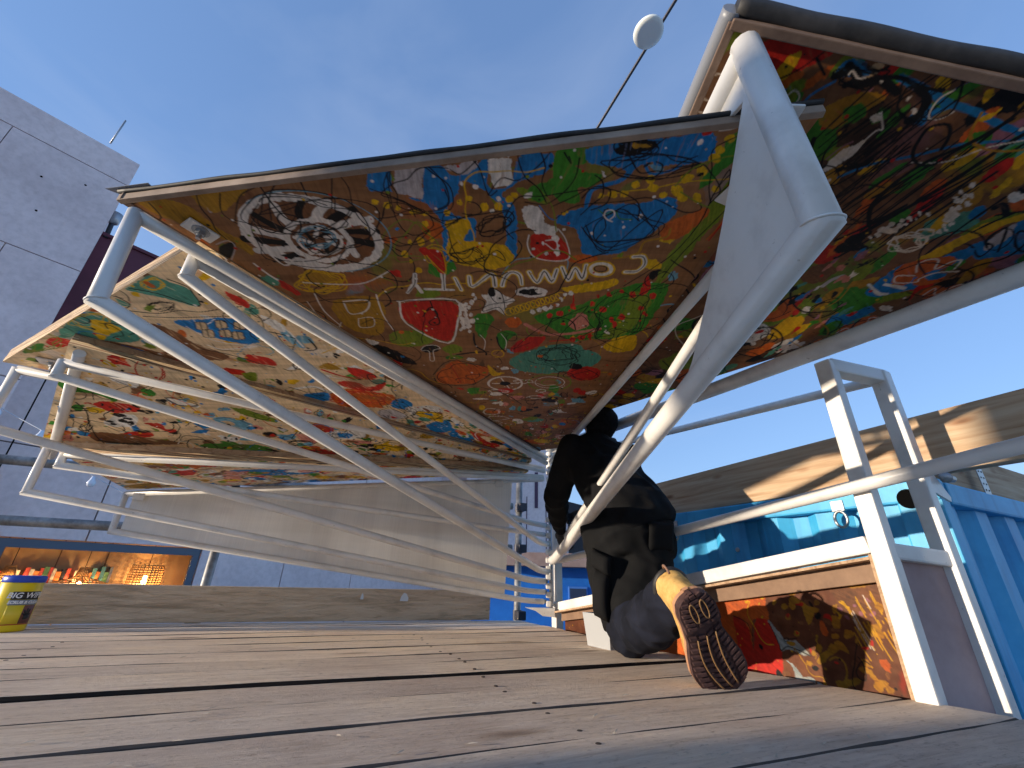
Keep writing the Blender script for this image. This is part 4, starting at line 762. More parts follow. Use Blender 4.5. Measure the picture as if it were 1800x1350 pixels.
sK 28 -41 -775 -44 -764 -54 -759 -65 -747 -73 -768 -68 -788 -66 -805 -54 -797 -46 -796 -31 -784 -38 -750 -47 -732 -66 -744 -77 -763 -75 -785 -64 -799 -54 -796 -44 -804
sK 27 -135 -912 -145 -901 -160 -892 -191 -893 -192 -902 -208 -916 -181 -919 -167 -926 -124 -926 -131 -915 -140 -905 -161 -893 -191 -889 -204 -900 -217 -914 -188 -921 -163 -930 -129 -926
sK 33 14 -338 2 -327 -10 -310 -24 -312 -40 -322 -35 -347 -30 -368 -8 -364 4 -359 18 -345 2 -323 -5 -305 -22 -315 -36 -329 -34 -346 -24 -359 -12 -371 0 -354
sK 26 -2 -961 -6 -946 -16 -944 -22 -945 -32 -957 -34 -975 -31 -989 -19 -987 -7 -990 -9 -968 -5 -946 -17 -944 -22 -931 -33 -952 -39 -972 -32 -987 -17 -982 -9 -977
sW 26 -279 -988 -280 -973 -322 -972 -337 -968 -366 -979 -360 -993 -347 -999 -324 -1000 -293 -996 -272 -987 -304 -977 -324 -965 -349 -966 -355 -981 -361 -992 -340 -996 -319 -1000 -305 -995
sK 27 -148 -872 -153 -865 -156 -843 -176 -850 -185 -863 -190 -886 -172 -889 -162 -897 -154 -888 -147 -878 -150 -857 -158 -848 -169 -858 -188 -866 -185 -884 -175 -890 -162 -895 -144 -893
sW 24 -193 -1088 -193 -1082 -205 -1068 -222 -1075 -247 -1078 -254 -1095 -229 -1105 -206 -1102 -183 -1105 -170 -1089 -195 -1077 -212 -1069 -225 -1078 -238 -1079 -250 -1094 -231 -1101 -213 -1102 -201 -1097
sW 26 -107 -1005 -116 -995 -123 -984 -141 -988 -148 -996 -150 -1005 -144 -1011 -125 -1014 -112 -1012 -110 -1003 -109 -992 -124 -989 -142 -988 -153 -994 -143 -1002 -139 -1013 -128 -1018 -110 -1012
""",
 'P3': """
fT 0 -1439 -1682 -1332 -1735 -1316 -1735 -1274 -1698 -1252 -1673 -1270 -1603 -1338 -1628 -1402 -1662
sK 53 -1428 -1685 -1359 -1661 -1272 -1599 -1252 -1667 -1253 -1692 -1287 -1723
sY 34 -1318 -1708 -1331 -1689 -1360 -1676 -1378 -1684 -1385 -1695 -1364 -1710 -1350 -1718 -1326 -1728 -1314 -1714 -1314 -1703 -1327 -1693 -1353 -1677 -1376 -1684 -1366 -1701 -1362 -1711 -1341 -1722 -1319 -1732 -1314 -1720 -1310 -1702 -1327 -1686 -1355 -1679 -1372 -1685 -1380 -1701 -1373 -1712 -1350 -1721 -1327 -1721 -1311 -1719
sK 50 -1493 -1650 -1479 -1616 -1500 -1596 -1522 -1596
fT 0 -1502 -1644 -1487 -1623 -1494 -1603 -1515 -1610
sK 42 -1506 -1581 -1426 -1566 -1348 -1579 -1285 -1571 -1217 -1584
sK 38 -1482 -1552 -1395 -1543 -1301 -1545 -1206 -1547
sK 37 -1353 -1602 -1368 -1592 -1407 -1575 -1420 -1589 -1434 -1598 -1411 -1612 -1398 -1617 -1370 -1620 -1342 -1619 -1349 -1604 -1377 -1594 -1400 -1591 -1420 -1584 -1427 -1602 -1418 -1613 -1396 -1620 -1373 -1620 -1356 -1617 -1347 -1606 -1366 -1584 -1394 -1583 -1413 -1588 -1427 -1597 -1425 -1612 -1393 -1615 -1375 -1626 -1361 -1615
fO 0 -1451 -1595 -1405 -1608 -1439 -1573
fB 0 -1401 -1527 -1308 -1533 -1215 -1539 -1172 -1523 -1149 -1483 -1191 -1398 -1242 -1390 -1323 -1427 -1370 -1471
sW 51 -1379 -1495 -1333 -1410 -1205 -1371
sW 39 -1331 -1534 -1336 -1487 -1261 -1533
pE 0 -1336 -1518 -1304 -1516 -1320 -1478 -1354 -1480
sK 29 -1336 -1518 -1304 -1516 -1320 -1478 -1354 -1480 -1336 -1518
sK 20 -1320 -1517 -1337 -1479
pE 0 -1266 -1525 -1234 -1523 -1248 -1485 -1282 -1487
sK 29 -1266 -1525 -1234 -1523 -1248 -1485 -1282 -1487 -1266 -1525
sK 19 -1250 -1524 -1265 -1486
pE 0 -1209 -1516 -1176 -1514 -1189 -1476 -1224 -1478
sK 29 -1209 -1516 -1176 -1514 -1189 -1476 -1224 -1478 -1209 -1516
sK 20 -1193 -1515 -1207 -1477
pE 0 -1339 -1474 -1306 -1472 -1322 -1432 -1357 -1434
sK 30 -1339 -1474 -1306 -1472 -1322 -1432 -1357 -1434 -1339 -1474
sK 20 -1323 -1473 -1340 -1433
pE 0 -1281 -1473 -1248 -1471 -1263 -1431 -1298 -1433
sK 30 -1281 -1473 -1248 -1471 -1263 -1431 -1298 -1433 -1281 -1473
sK 20 -1265 -1472 -1281 -1432
pE 0 -1244 -1460 -1211 -1458 -1225 -1417 -1261 -1419
sK 30 -1244 -1460 -1211 -1458 -1225 -1417 -1261 -1419 -1244 -1460
sK 20 -1228 -1459 -1243 -1418
fD 0 -1515 -1506 -1450 -1497 -1413 -1403 -1339 -1307 -1410 -1278 -1473 -1349 -1514 -1440
sK 37 -1353 -1393 -1354 -1356 -1318 -1345 -1271 -1335
sW 47 -1374 -1384 -1333 -1355 -1205 -1371
fT 0 -1794 -1495 -1646 -1576 -1610 -1554 -1574 -1491 -1591 -1415 -1686 -1409 -1775 -1445 -1857 -1430
fY 0 -1664 -1532 -1628 -1531 -1608 -1484 -1656 -1460 -1721 -1427 -1692 -1493
sY 38 -1604 -1532 -1637 -1503 -1698 -1483 -1725 -1503 -1756 -1515 -1709 -1544 -1682 -1559 -1635 -1569 -1598 -1565 -1628 -1533 -1659 -1504 -1703 -1483 -1728 -1499 -1728 -1529 -1709 -1553 -1675 -1566 -1639 -1567 -1600 -1561 -1608 -1531 -1636 -1511 -1697 -1499 -1724 -1507 -1715 -1527 -1718 -1548 -1668 -1556 -1643 -1563 -1612 -1560
fR 0 -1901 -1431 -1850 -1438 -1804 -1411 -1886 -1386 -1923 -1396
fG 0 -2041 -1371 -1939 -1405 -1990 -1361 -2058 -1343
sO 36 -1875 -1403 -1910 -1378 -1965 -1365 -2017 -1353 -1977 -1394 -1980 -1422 -1931 -1458 -1877 -1463 -1864 -1432 -1902 -1409 -1922 -1381 -1974 -1364 -2014 -1361 -2035 -1385 -1962 -1420 -1935 -1440 -1875 -1464 -1852 -1432 -1897 -1400 -1935 -1384 -1959 -1375 -2021 -1358 -2006 -1389 -1986 -1417 -1934 -1446 -1905 -1437 -1848 -1444
fD 0 -1849 -1394 -1728 -1418 -1650 -1390 -1550 -1312 -1508 -1206 -1520 -1089 -1619 -1209 -1706 -1316 -1822 -1366
fK 0 -1807 -1384 -1727 -1382 -1685 -1344 -1756 -1346
fW 0 -1784 -1375 -1769 -1356 -1792 -1347
sB 47 -1675 -1390 -1627 -1352
fR 0 -1407 -1225 -1347 -1213 -1347 -1168 -1409 -1181
fO 0 -1353 -1180 -1296 -1189 -1331 -1121 -1365 -1133
fS 0 -1075 -1491 -1040 -1424 -1035 -1351 -1076 -1401
sW 80 -1099 -1523 -1055 -1480 -1037 -1364
sK 84 -998 -1411 -994 -1350 -1040 -1339
sK 41 -1097 -1459 -1096 -1340 -1044 -1412
fW 0 -1096 -1553 -1050 -1491 -1077 -1458 -1110 -1513
fR 0 -1151 -1665 -1111 -1620 -1124 -1583 -1151 -1612
sG 67 -969 -1531 -930 -1467 -881 -1373
sY 38 -1014 -1572 -951 -1478
fR 0 -1269 -1318 -1197 -1290 -1194 -1235 -1282 -1265
sB 33 -1176 -1471 -1106 -1425
fN 0 -1072 -991 -981 -1041 -868 -1002 -775 -963 -818 -888 -961 -853 -1060 -877
fR 0 -1004 -1092 -936 -1106 -878 -1055 -803 -1094 -846 -1019 -943 -1031
sR 126 -1028 -1201 -949 -1139 -845 -1120
fR 0 -925 -1213 -862 -1197 -832 -1135 -910 -1137
sW 63 -1092 -1173 -962 -1123
fE 0 -789 -1052 -724 -962 -801 -847 -797 -945
fB 0 -779 -945 -722 -885 -769 -826 -832 -869
fB 0 -1188 -995 -1082 -1009 -1100 -937 -1184 -920
sW 182 -1199 -1048 -1112 -1062 -1066 -1009
sK 59 -1224 -1065 -1164 -1012 -1109 -937
sR 60 -854 -955 -856 -894 -957 -891 -1036 -880 -1053 -929 -1037 -970 -1004 -1014 -910 -1009 -896 -976 -840 -941 -893 -903 -931 -908 -1024 -904 -1091 -928 -1042 -982 -993 -1011 -929 -1006 -847 -989 -837 -952 -902 -921 -950 -887 -1013 -910 -1064 -938 -1060 -976 -987 -994 -905 -1020 -857 -995
fW 0 -765 -846 -618 -861 -602 -777 -726 -760
fY 0 -719 -803 -602 -777 -623 -688 -711 -737
sK 38 -578 -755 -615 -717 -672 -717 -697 -722 -717 -752 -748 -782 -699 -779 -653 -791 -609 -789 -604 -760 -623 -729 -660 -720 -713 -723 -754 -744 -739 -779 -711 -806 -664 -795 -618 -779 -629 -755 -611 -735 -654 -707 -724 -718 -753 -738 -733 -773 -707 -809 -645 -811 -624 -774
fL 0 -909 -810 -823 -828 -786 -740 -885 -721
fB 0 -698 -643 -585 -686 -579 -564 -663 -541
fB 0 -593 -615 -464 -451 -492 -366 -588 -485
fR 0 -478 -559 -361 -330 -295 -166 -417 -333
sO 89 -561 -731 -459 -532
fR 0 -574 -860 -517 -795 -496 -706
fM 0 -985 -1257 -953 -1199 -1037 -1216
fW 0 -966 -1256 -969 -1251 -973 -1250 -976 -1253 -975 -1258 -971 -1263 -967 -1264 -965 -1262
fW 0 -948 -1233 -951 -1234 -951 -1241 -948 -1248 -943 -1252 -940 -1251 -940 -1244 -944 -1237
fW 0 -938 -1209 -942 -1205 -945 -1206 -945 -1211 -943 -1218 -939 -1222 -936 -1221 -935 -1216
fW 0 -914 -1246 -917 -1248 -916 -1255 -913 -1262 -909 -1266 -907 -1263 -907 -1256 -910 -1249
fT 0 -490 -463 -495 -459 -506 -465 -515 -477 -518 -488 -512 -492 -502 -486 -492 -475
fM 0 -595 -539 -601 -538 -612 -549 -622 -566 -624 -578 -618 -579 -607 -568 -597 -552
fT 0 -159 -135 -174 -147 -207 -194 -237 -247 -248 -275 -234 -264 -202 -219 -171 -165
fT 0 -666 -696 -679 -683 -702 -684 -721 -699 -726 -719 -714 -732 -691 -731 -671 -716
fB 0 -219 -64 -228 -41 -244 -44 -258 -70 -261 -105 -252 -127 -237 -124 -223 -99
fW 0 -494 -464 -507 -453 -527 -467 -543 -497 -545 -524 -533 -535 -513 -522 -497 -493
fB 0 -181 12 -188 33 -203 31 -216 6 -220 -26 -212 -47 -197 -44 -185 -20
fN 0 -505 -494 -516 -490 -536 -510 -553 -540 -557 -564 -546 -568 -526 -549 -509 -519
fD 0 -658 -801 -666 -798 -678 -809 -688 -828 -689 -843 -681 -845 -669 -835 -660 -816
fK 0 -367 -485 -376 -479 -391 -490 -404 -512 -407 -530 -399 -536 -384 -525 -371 -504
fY 0 -298 -386 -311 -384 -340 -408 -366 -442 -374 -467 -361 -469 -333 -447 -307 -413
fY 0 -609 -673 -617 -665 -627 -674 -634 -692 -633 -711 -625 -718 -615 -710 -608 -691
fD 0 -601 -771 -606 -764 -613 -765 -619 -774 -619 -785 -614 -792 -607 -791 -601 -783
fN 0 -385 -529 -394 -523 -410 -532 -424 -551 -428 -569 -420 -574 -404 -565 -390 -546
fK 0 -342 -173 -357 -186 -386 -238 -412 -297 -420 -328 -407 -316 -379 -267 -351 -207
fK 0 -510 -649 -522 -650 -549 -664 -575 -684 -584 -697 -572 -696 -546 -682 -520 -663
fK 0 -294 -346 -307 -337 -336 -349 -364 -374 -374 -397 -361 -406 -332 -395 -304 -370
fB 0 -643 -749 -651 -747 -668 -756 -683 -770 -688 -781 -680 -783 -663 -774 -648 -760
fP 0 -307 -169 -315 -156 -330 -164 -343 -186 -346 -211 -338 -222 -323 -215 -310 -193
fN 0 -374 -465 -387 -464 -417 -480 -445 -504 -455 -522 -442 -523 -413 -508 -385 -484
fB 0 -240 -268 -252 -269 -276 -298 -297 -339 -304 -367 -292 -367 -268 -338 -247 -298
fR 0 -320 -321 -332 -306 -359 -311 -385 -332 -393 -357 -381 -372 -355 -367 -330 -347
fK 0 -244 -252 -250 -237 -264 -235 -278 -247 -283 -267 -276 -282 -263 -284 -249 -272
fD 0 -419 -348 -432 -347 -458 -372 -480 -408 -487 -434 -474 -435 -449 -411 -426 -375
fM 0 -219 -67 -233 -53 -258 -74 -279 -116 -285 -155 -272 -169 -247 -149 -226 -107
fW 0 -507 -614 -521 -615 -544 -648 -562 -692 -565 -721 -552 -720 -529 -689 -511 -645
fY 0 -204 -174 -218 -159 -249 -168 -280 -195 -291 -225 -277 -239 -246 -231 -216 -204
fB 0 -585 -551 -596 -539 -615 -543 -632 -560 -636 -580 -625 -592 -606 -588 -590 -571
fM 0 -418 -369 -426 -359 -440 -364 -452 -380 -455 -399 -448 -409 -434 -404 -421 -388
fP 0 -346 -473 -357 -466 -383 -475 -408 -493 -417 -511 -405 -517 -380 -509 -355 -491
sK 34 -763 -688 -763 -678 -777 -695 -788 -710 -789 -723 -794 -752 -777 -736 -765 -729 -760 -697 -752 -678 -765 -675 -782 -683 -787 -704
sK 30 -1010 -960 -1013 -947 -1024 -956 -1037 -978 -1040 -995 -1030 -997 -1025 -998 -1013 -977 -1009 -967 -1004 -947 -1010 -938 -1027 -964 -1034 -971
sK 32 -773 -773 -794 -786 -806 -801 -833 -837 -837 -855 -840 -883 -816 -853 -804 -835 -779 -799 -786 -787 -792 -784 -805 -803 -828 -833
sK 32 -1038 -833 -1050 -819 -1070 -806 -1076 -843 -1078 -874 -1060 -906 -1046 -893 -1036 -883 -1030 -867 -1033 -825 -1046 -817 -1064 -814 -1072 -844
sK 32 -728 -803 -735 -803 -751 -805 -760 -832 -772 -852 -760 -858 -751 -856 -737 -838 -722 -816 -724 -795 -731 -793 -747 -801 -768 -833
sK 34 -591 -650 -599 -641 -621 -648 -643 -679 -650 -710 -629 -719 -620 -719 -610 -706 -589 -674 -591 -643 -604 -644 -618 -639 -639 -682
sK 33 -871 -769 -875 -723 -893 -761 -910 -774 -901 -800 -894 -822 -882 -831 -865 -821 -849 -784 -862 -769 -877 -733 -891 -772 -898 -774
sK 29 -1098 -979 -1113 -980 -1123 -975 -1124 -1003 -1123 -1017 -1117 -1041 -1110 -1033 -1093 -1030 -1086 -1007 -1100 -993 -1108 -973 -1120 -979 -1135 -989
sK 34 -676 -654 -684 -643 -702 -658 -717 -684 -711 -696 -720 -725 -705 -709 -690 -689 -678 -666 -668 -636 -681 -643 -697 -652 -713 -680
sK 29 -1055 -1018 -1061 -1013 -1077 -1006 -1080 -1034 -1079 -1055 -1069 -1058 -1053 -1075 -1050 -1054 -1042 -1048 -1049 -1020 -1065 -1000 -1071 -1021 -1089 -1023
sK 29 -1105 -985 -1119 -990 -1136 -1005 -1151 -1015 -1145 -1048 -1143 -1062 -1118 -1057 -1104 -1044 -1094 -1012 -1110 -996 -1119 -985 -1142 -985 -1155 -1019
sK 29 -999 -1002 -1010 -992 -1032 -1014 -1047 -1045 -1047 -1058 -1044 -1071 -1031 -1061 -1010 -1038 -999 -1017 -1004 -1003 -1011 -1002 -1030 -1024 -1045 -1044
sK 31 -843 -860 -855 -868 -866 -864 -876 -884 -875 -906 -878 -928 -862 -915 -850 -908 -843 -887 -849 -867 -851 -842 -870 -852 -875 -891
sK 32 -757 -847 -765 -821 -784 -835 -800 -858 -812 -889 -803 -914 -781 -924 -762 -894 -750 -866 -744 -826 -764 -801 -782 -838 -795 -862
sK 31 -764 -903 -771 -899 -784 -911 -794 -921 -795 -934 -786 -933 -780 -943 -772 -928 -763 -910 -769 -904 -773 -904 -784 -909 -793 -927
sK 34 -781 -636 -793 -632 -806 -624 -816 -648 -815 -666 -815 -698 -800 -700 -782 -678 -784 -657 -784 -641 -790 -624 -811 -620 -813 -646
""",
 'P4': """
fR 0 -1927 -1129 -1861 -1125 -1806 -1075 -1818 -1045 -1893 -1057 -1924 -1097
fK 0 -1770 -1029 -1777 -1025 -1789 -1025 -1802 -1030 -1812 -1037 -1818 -1046 -1818 -1053 -1811 -1057 -1799 -1057 -1787 -1053 -1776 -1045 -1770 -1037
fK 0 -1910 -1107 -1912 -1107 -1912 -1112 -1908 -1118 -1904 -1122 -1902 -1121 -1902 -1116 -1905 -1110
fK 0 -1892 -1089 -1896 -1087 -1898 -1090 -1895 -1096 -1891 -1101 -1886 -1102 -1885 -1099 -1887 -1094
fK 0 -1868 -1091 -1871 -1091 -1872 -1096 -1868 -1103 -1863 -1108 -1860 -1108 -1860 -1103 -1863 -1096
fK 0 -1859 -1067 -1863 -1064 -1866 -1065 -1866 -1069 -1862 -1075 -1858 -1079 -1855 -1078 -1855 -1073
fK 0 -1834 -1068 -1839 -1064 -1843 -1064 -1844 -1068 -1841 -1074 -1836 -1079 -1832 -1078 -1831 -1074
fK 0 -1896 -1066 -1899 -1067 -1899 -1072 -1895 -1078 -1891 -1081 -1888 -1080 -1888 -1076 -1892 -1070
fG 0 -1953 -1265 -1905 -1274 -1914 -1239 -1888 -1224 -1854 -1169 -1837 -1145 -1841 -1120 -1866 -1126 -1874 -1163 -1924 -1194 -1968 -1222
sK 42 -1979 -1215 -1931 -1215 -1916 -1182 -1948 -1160 -1989 -1179 -1984 -1207
sK 36 -1899 -1208 -1845 -1167 -1809 -1188 -1744 -1204
fW 0 -1974 -1004 -1902 -1043 -1848 -1035 -1849 -995 -1894 -960 -1960 -970
fK 0 -1872 -1025 -1878 -1022 -1888 -1024 -1900 -1029 -1909 -1036 -1914 -1045 -1914 -1051 -1907 -1054 -1897 -1053 -1886 -1048 -1877 -1040 -1871 -1032
fK 0 -1936 -1001 -1940 -998 -1947 -997 -1954 -1000 -1959 -1005 -1960 -1010 -1959 -1016 -1954 -1019 -1948 -1020 -1941 -1017 -1936 -1012 -1934 -1006
fK 0 -1891 -995 -1896 -992 -1902 -992 -1910 -994 -1915 -1000 -1917 -1006 -1916 -1011 -1911 -1014 -1904 -1015 -1897 -1012 -1892 -1007 -1889 -1001
fK 0 -1877 -975 -1881 -971 -1887 -970 -1893 -973 -1898 -977 -1899 -983 -1897 -988 -1893 -992 -1887 -992 -1881 -990 -1876 -986 -1875 -980
fK 0 -1938 -981 -1942 -978 -1948 -977 -1955 -980 -1959 -984 -1961 -990 -1960 -995 -1955 -998 -1949 -998 -1943 -996 -1938 -991 -1937 -986
fK 0 -1867 -1004 -1871 -1002 -1878 -1002 -1885 -1006 -1890 -1010 -1893 -1016 -1892 -1020 -1888 -1023 -1882 -1022 -1875 -1019 -1869 -1014 -1866 -1009
fY 0 -1964 -1112 -1920 -1085 -1941 -1063 -1973 -1082
sK 55 -2044 -1151 -2012 -1123 -1966 -1102
sK 75 -2023 -1099 -1972 -1092
sK 39 -2030 -980 -2046 -971 -2060 -967 -2072 -974 -2079 -984 -2061 -1001 -2047 -1013 -2030 -1010 -2021 -996 -2030 -985 -2043 -975 -2062 -970 -2073 -968 -2066 -990 -2060 -996 -2047 -1002 -2035 -1007 -2030 -993
sK 38 -2054 -1080 -2054 -1047 -2149 -929
sK 39 -2081 -984 -2065 -956 -2006 -1034 -2089 -938
fR 0 -1845 -971 -1789 -951 -1794 -909 -1756 -899 -1779 -880 -1826 -930
fR 0 -1959 -915 -1907 -920 -1856 -900 -1876 -867 -1951 -868
fK 0 -1856 -901 -1862 -898 -1873 -899 -1886 -903 -1897 -910 -1904 -918 -1904 -925 -1897 -928 -1886 -927 -1874 -922 -1863 -915 -1856 -907
sK 41 -1966 -904 -1869 -878
fD 0 -2055 -953 -1959 -915 -1871 -853 -1778 -786 -1898 -807 -2022 -855 -2080 -898
fK 0 -2070 -895 -1997 -855 -1891 -818 -1986 -832
sK 41 -1759 -961 -1732 -942 -1665 -950 -1710 -912
fK 0 -1723 -942 -1729 -938 -1738 -935 -1748 -936 -1756 -940 -1761 -946 -1760 -952 -1755 -956 -1746 -959 -1736 -958 -1727 -954 -1723 -948
fB 0 -1677 -928 -1608 -886 -1651 -878
fS 0 -1582 -939 -1522 -929 -1461 -874 -1481 -827 -1537 -839 -1574 -887
fE 0 -1563 -912 -1521 -889 -1537 -867
sK 35 -1576 -937 -1512 -924 -1468 -850 -1496 -824
fO 0 -1489 -1001 -1429 -964 -1356 -885 -1361 -854 -1421 -889 -1473 -950
fS 0 -1536 -1000 -1500 -1004 -1504 -981 -1535 -983
sK 42 -1375 -889 -1382 -883 -1392 -881 -1405 -885 -1416 -894 -1423 -905 -1426 -917 -1424 -927 -1417 -933 -1407 -935 -1395 -931 -1384 -923 -1376 -912 -1373 -900 -1375 -889
fW 0 -1788 -1255 -1743 -1241 -1719 -1208 -1745 -1185 -1778 -1220
sK 36 -1788 -1255 -1768 -1218 -1740 -1184 -1714 -1217 -1753 -1225
fW 0 -1686 -1111 -1634 -1078 -1595 -1026 -1668 -1059
sK 32 -1602 -1032 -1630 -1038 -1648 -1050 -1675 -1064 -1674 -1085 -1682 -1110 -1651 -1100 -1624 -1083 -1598 -1061 -1600 -1038 -1628 -1039 -1655 -1051 -1672 -1070 -1681 -1092 -1677 -1105 -1651 -1095 -1629 -1082 -1610 -1063 -1596 -1037 -1626 -1047 -1655 -1045 -1667 -1069 -1678 -1089 -1679 -1106 -1648 -1105 -1619 -1092 -1589 -1055
sK 37 -1726 -1161 -1660 -1186
sK 31 -1730 -1172 -1685 -1192
fK 0 -1482 -897 -1485 -897 -1486 -901 -1484 -906 -1481 -910 -1477 -910 -1476 -907 -1478 -901
fK 0 -1455 -909 -1459 -904 -1462 -903 -1463 -907 -1462 -912 -1458 -917 -1455 -917 -1454 -914
fK 0 -1453 -868 -1457 -865 -1460 -866 -1460 -870 -1458 -875 -1454 -879 -1451 -878 -1451 -874
fK 0 -1431 -886 -1435 -884 -1438 -886 -1438 -892 -1436 -897 -1432 -899 -1429 -897 -1429 -892
fK 0 -1430 -863 -1432 -864 -1433 -870 -1430 -876 -1427 -880 -1425 -879 -1425 -873 -1427 -867
fK 0 -1485 -833 -1487 -835 -1486 -841 -1483 -846 -1480 -847 -1478 -845 -1479 -840 -1482 -835
fK 0 -1454 -831 -1458 -827 -1461 -827 -1463 -831 -1462 -837 -1458 -840 -1455 -840 -1453 -836
fK 0 -1477 -880 -1479 -882 -1479 -888 -1476 -895 -1472 -898 -1469 -897 -1470 -891 -1473 -884
fD 0 -1395 -747 -1404 -739 -1417 -736 -1432 -741 -1443 -752 -1449 -766 -1447 -779 -1438 -788 -1425 -790 -1411 -785 -1399 -774 -1393 -761
fR 0 -1332 -622 -1254 -604 -1277 -534 -1342 -570
fP 0 -1312 -741 -1250 -710 -1251 -637 -1308 -668
fL 0 -1371 -811 -1337 -789 -1359 -768
fB 0 -1400 -737 -1325 -744 -1370 -700
fB 0 -1723 -865 -1642 -869 -1668 -843
sK 47 -1288 -643 -1305 -634 -1330 -645 -1353 -641 -1359 -657 -1365 -675 -1341 -687 -1314 -681 -1287 -662 -1283 -650 -1305 -633 -1327 -636 -1351 -643 -1371 -664 -1370 -674 -1342 -686 -1320 -671 -1280 -662 -1275 -645 -1302 -636 -1334 -636 -1349 -647 -1364 -666 -1368 -679 -1336 -679 -1312 -674 -1290 -660
fW 0 -1618 -796 -1557 -780 -1586 -746 -1623 -770
fK 0 -1607 -781 -1612 -778 -1614 -780 -1614 -786 -1610 -793 -1606 -796 -1603 -794 -1603 -788
fK 0 -1591 -760 -1595 -760 -1596 -764 -1593 -771 -1589 -776 -1586 -776 -1585 -772 -1587 -765
fK 0 -1604 -756 -1609 -751 -1613 -751 -1614 -756 -1612 -762 -1607 -767 -1603 -767 -1602 -762
fK 0 -1572 -758 -1575 -760 -1574 -768 -1571 -776 -1566 -780 -1563 -778 -1563 -771 -1567 -763
fG 0 -1737 -761 -1573 -728 -1462 -652 -1505 -619 -1659 -695
fB 0 -1597 -676 -1438 -599 -1490 -583 -1615 -636
fO 0 -2178 -986 -2146 -966 -2181 -951
fP 0 -2137 -1034 -2099 -1024 -2101 -1013 -2142 -1012
fR 0 -1246 -806 -1208 -769 -1230 -747
fR 0 -1226 -798 -1139 -743 -1175 -684 -1222 -731
fW 0 -1182 -720 -1026 -696 -1025 -625 -1165 -655
fB 0 -1132 -707 -1069 -673 -1095 -644 -1135 -664
fP 0 -1108 -630 -998 -581 -1060 -561
fS 0 -1401 -762 -1321 -724 -1356 -699
sK 37 -1268 -648 -1288 -623 -1314 -624 -1337 -645 -1347 -663 -1371 -686 -1333 -687 -1302 -680 -1279 -663 -1278 -648 -1287 -635 -1317 -638 -1338 -653 -1354 -663 -1375 -687 -1325 -682 -1300 -681 -1275 -663
fR 0 -1380 -634 -1228 -571 -1200 -505 -1330 -544
fG 0 -1169 -515 -995 -422 -809 -299 -1012 -341
fK 0 -1394 -758 -1400 -753 -1412 -752 -1426 -756 -1438 -764 -1444 -774 -1444 -782 -1438 -788 -1426 -789 -1413 -785 -1401 -777 -1394 -767
fY 0 -984 -558 -832 -475 -887 -451 -994 -513
sK 40 -837 -512 -850 -499 -899 -501 -942 -529 -995 -554 -967 -557 -944 -583 -890 -560 -841 -533 -832 -512 -829 -491 -890 -492 -949 -529 -1027 -553 -960 -560 -923 -562 -889 -574 -849 -540
fG 0 -294 -171 -299 -159 -310 -158 -321 -169 -326 -185 -321 -197 -309 -198 -298 -187
fW 0 -1492 -597 -1506 -591 -1532 -597 -1554 -612 -1559 -627 -1544 -633 -1519 -627 -1497 -612
fD 0 -1179 -481 -1187 -480 -1202 -490 -1215 -506 -1219 -517 -1210 -518 -1195 -508 -1182 -492
fT 0 -1308 -637 -1316 -630 -1329 -632 -1338 -642 -1338 -655 -1330 -662 -1317 -660 -1308 -649
fY 0 -1282 -593 -1291 -591 -1308 -601 -1322 -616 -1325 -628 -1316 -629 -1300 -620 -1285 -605
fG 0 -1026 -499 -1037 -499 -1059 -513 -1078 -532 -1084 -546 -1073 -545 -1052 -532 -1032 -512
fR 0 -236 -95 -243 -88 -260 -94 -277 -109 -283 -124 -275 -130 -259 -124 -242 -109
fR 0 -575 -199 -584 -195 -602 -205 -617 -222 -622 -237 -614 -240 -596 -231 -580 -214
fR 0 -1403 -747 -1410 -742 -1418 -745 -1423 -754 -1422 -763 -1415 -768 -1407 -766 -1402 -757
fK 0 -1248 -464 -1257 -455 -1270 -456 -1279 -467 -1279 -480 -1271 -489 -1258 -488 -1249 -478
fS 0 -1270 -631 -1279 -624 -1294 -626 -1306 -637 -1307 -649 -1298 -656 -1283 -654 -1272 -643
fO 0 -1023 -554 -1030 -553 -1044 -560 -1056 -571 -1060 -579 -1053 -580 -1039 -573 -1027 -563
fD 0 -1059 -593 -1073 -589 -1103 -598 -1129 -614 -1138 -627 -1124 -631 -1095 -623 -1068 -607
fD 0 -1537 -587 -1544 -582 -1554 -585 -1562 -593 -1562 -603 -1555 -607 -1545 -605 -1537 -596
fR 0 -256 -137 -267 -140 -292 -157 -316 -179 -326 -192 -315 -190 -290 -173 -266 -151
fN 0 -1294 -531 -1306 -528 -1329 -534 -1351 -544 -1358 -553 -1347 -555 -1324 -550 -1302 -540
fS 0 -1490 -741 -1502 -737 -1526 -742 -1548 -752 -1554 -760 -1542 -763 -1519 -759 -1497 -749
fN 0 -332 -156 -342 -149 -362 -158 -380 -177 -386 -195 -377 -202 -357 -193 -339 -174
fR 0 -376 -108 -393 -104 -431 -122 -467 -152 -480 -175 -464 -179 -426 -162 -390 -132
fD 0 -377 -218 -385 -207 -403 -209 -419 -223 -425 -240 -417 -251 -400 -249 -383 -235
fT 0 -360 -134 -371 -135 -397 -145 -422 -160 -431 -170 -421 -170 -396 -159 -371 -145
fW 0 -1323 -480 -1333 -480 -1353 -494 -1369 -515 -1373 -529 -1362 -529 -1343 -515 -1327 -495
fY 0 -243 -83 -251 -72 -273 -74 -294 -88 -303 -106 -294 -117 -273 -115 -252 -101
fG 0 -1411 -689 -1421 -686 -1440 -694 -1455 -708 -1459 -719 -1448 -722 -1430 -714 -1414 -701
fM 0 -1456 -547 -1463 -539 -1471 -538 -1477 -544 -1475 -555 -1469 -563 -1460 -564 -1455 -558
fS 0 -770 -285 -778 -280 -792 -285 -805 -297 -808 -310 -801 -316 -787 -311 -774 -298
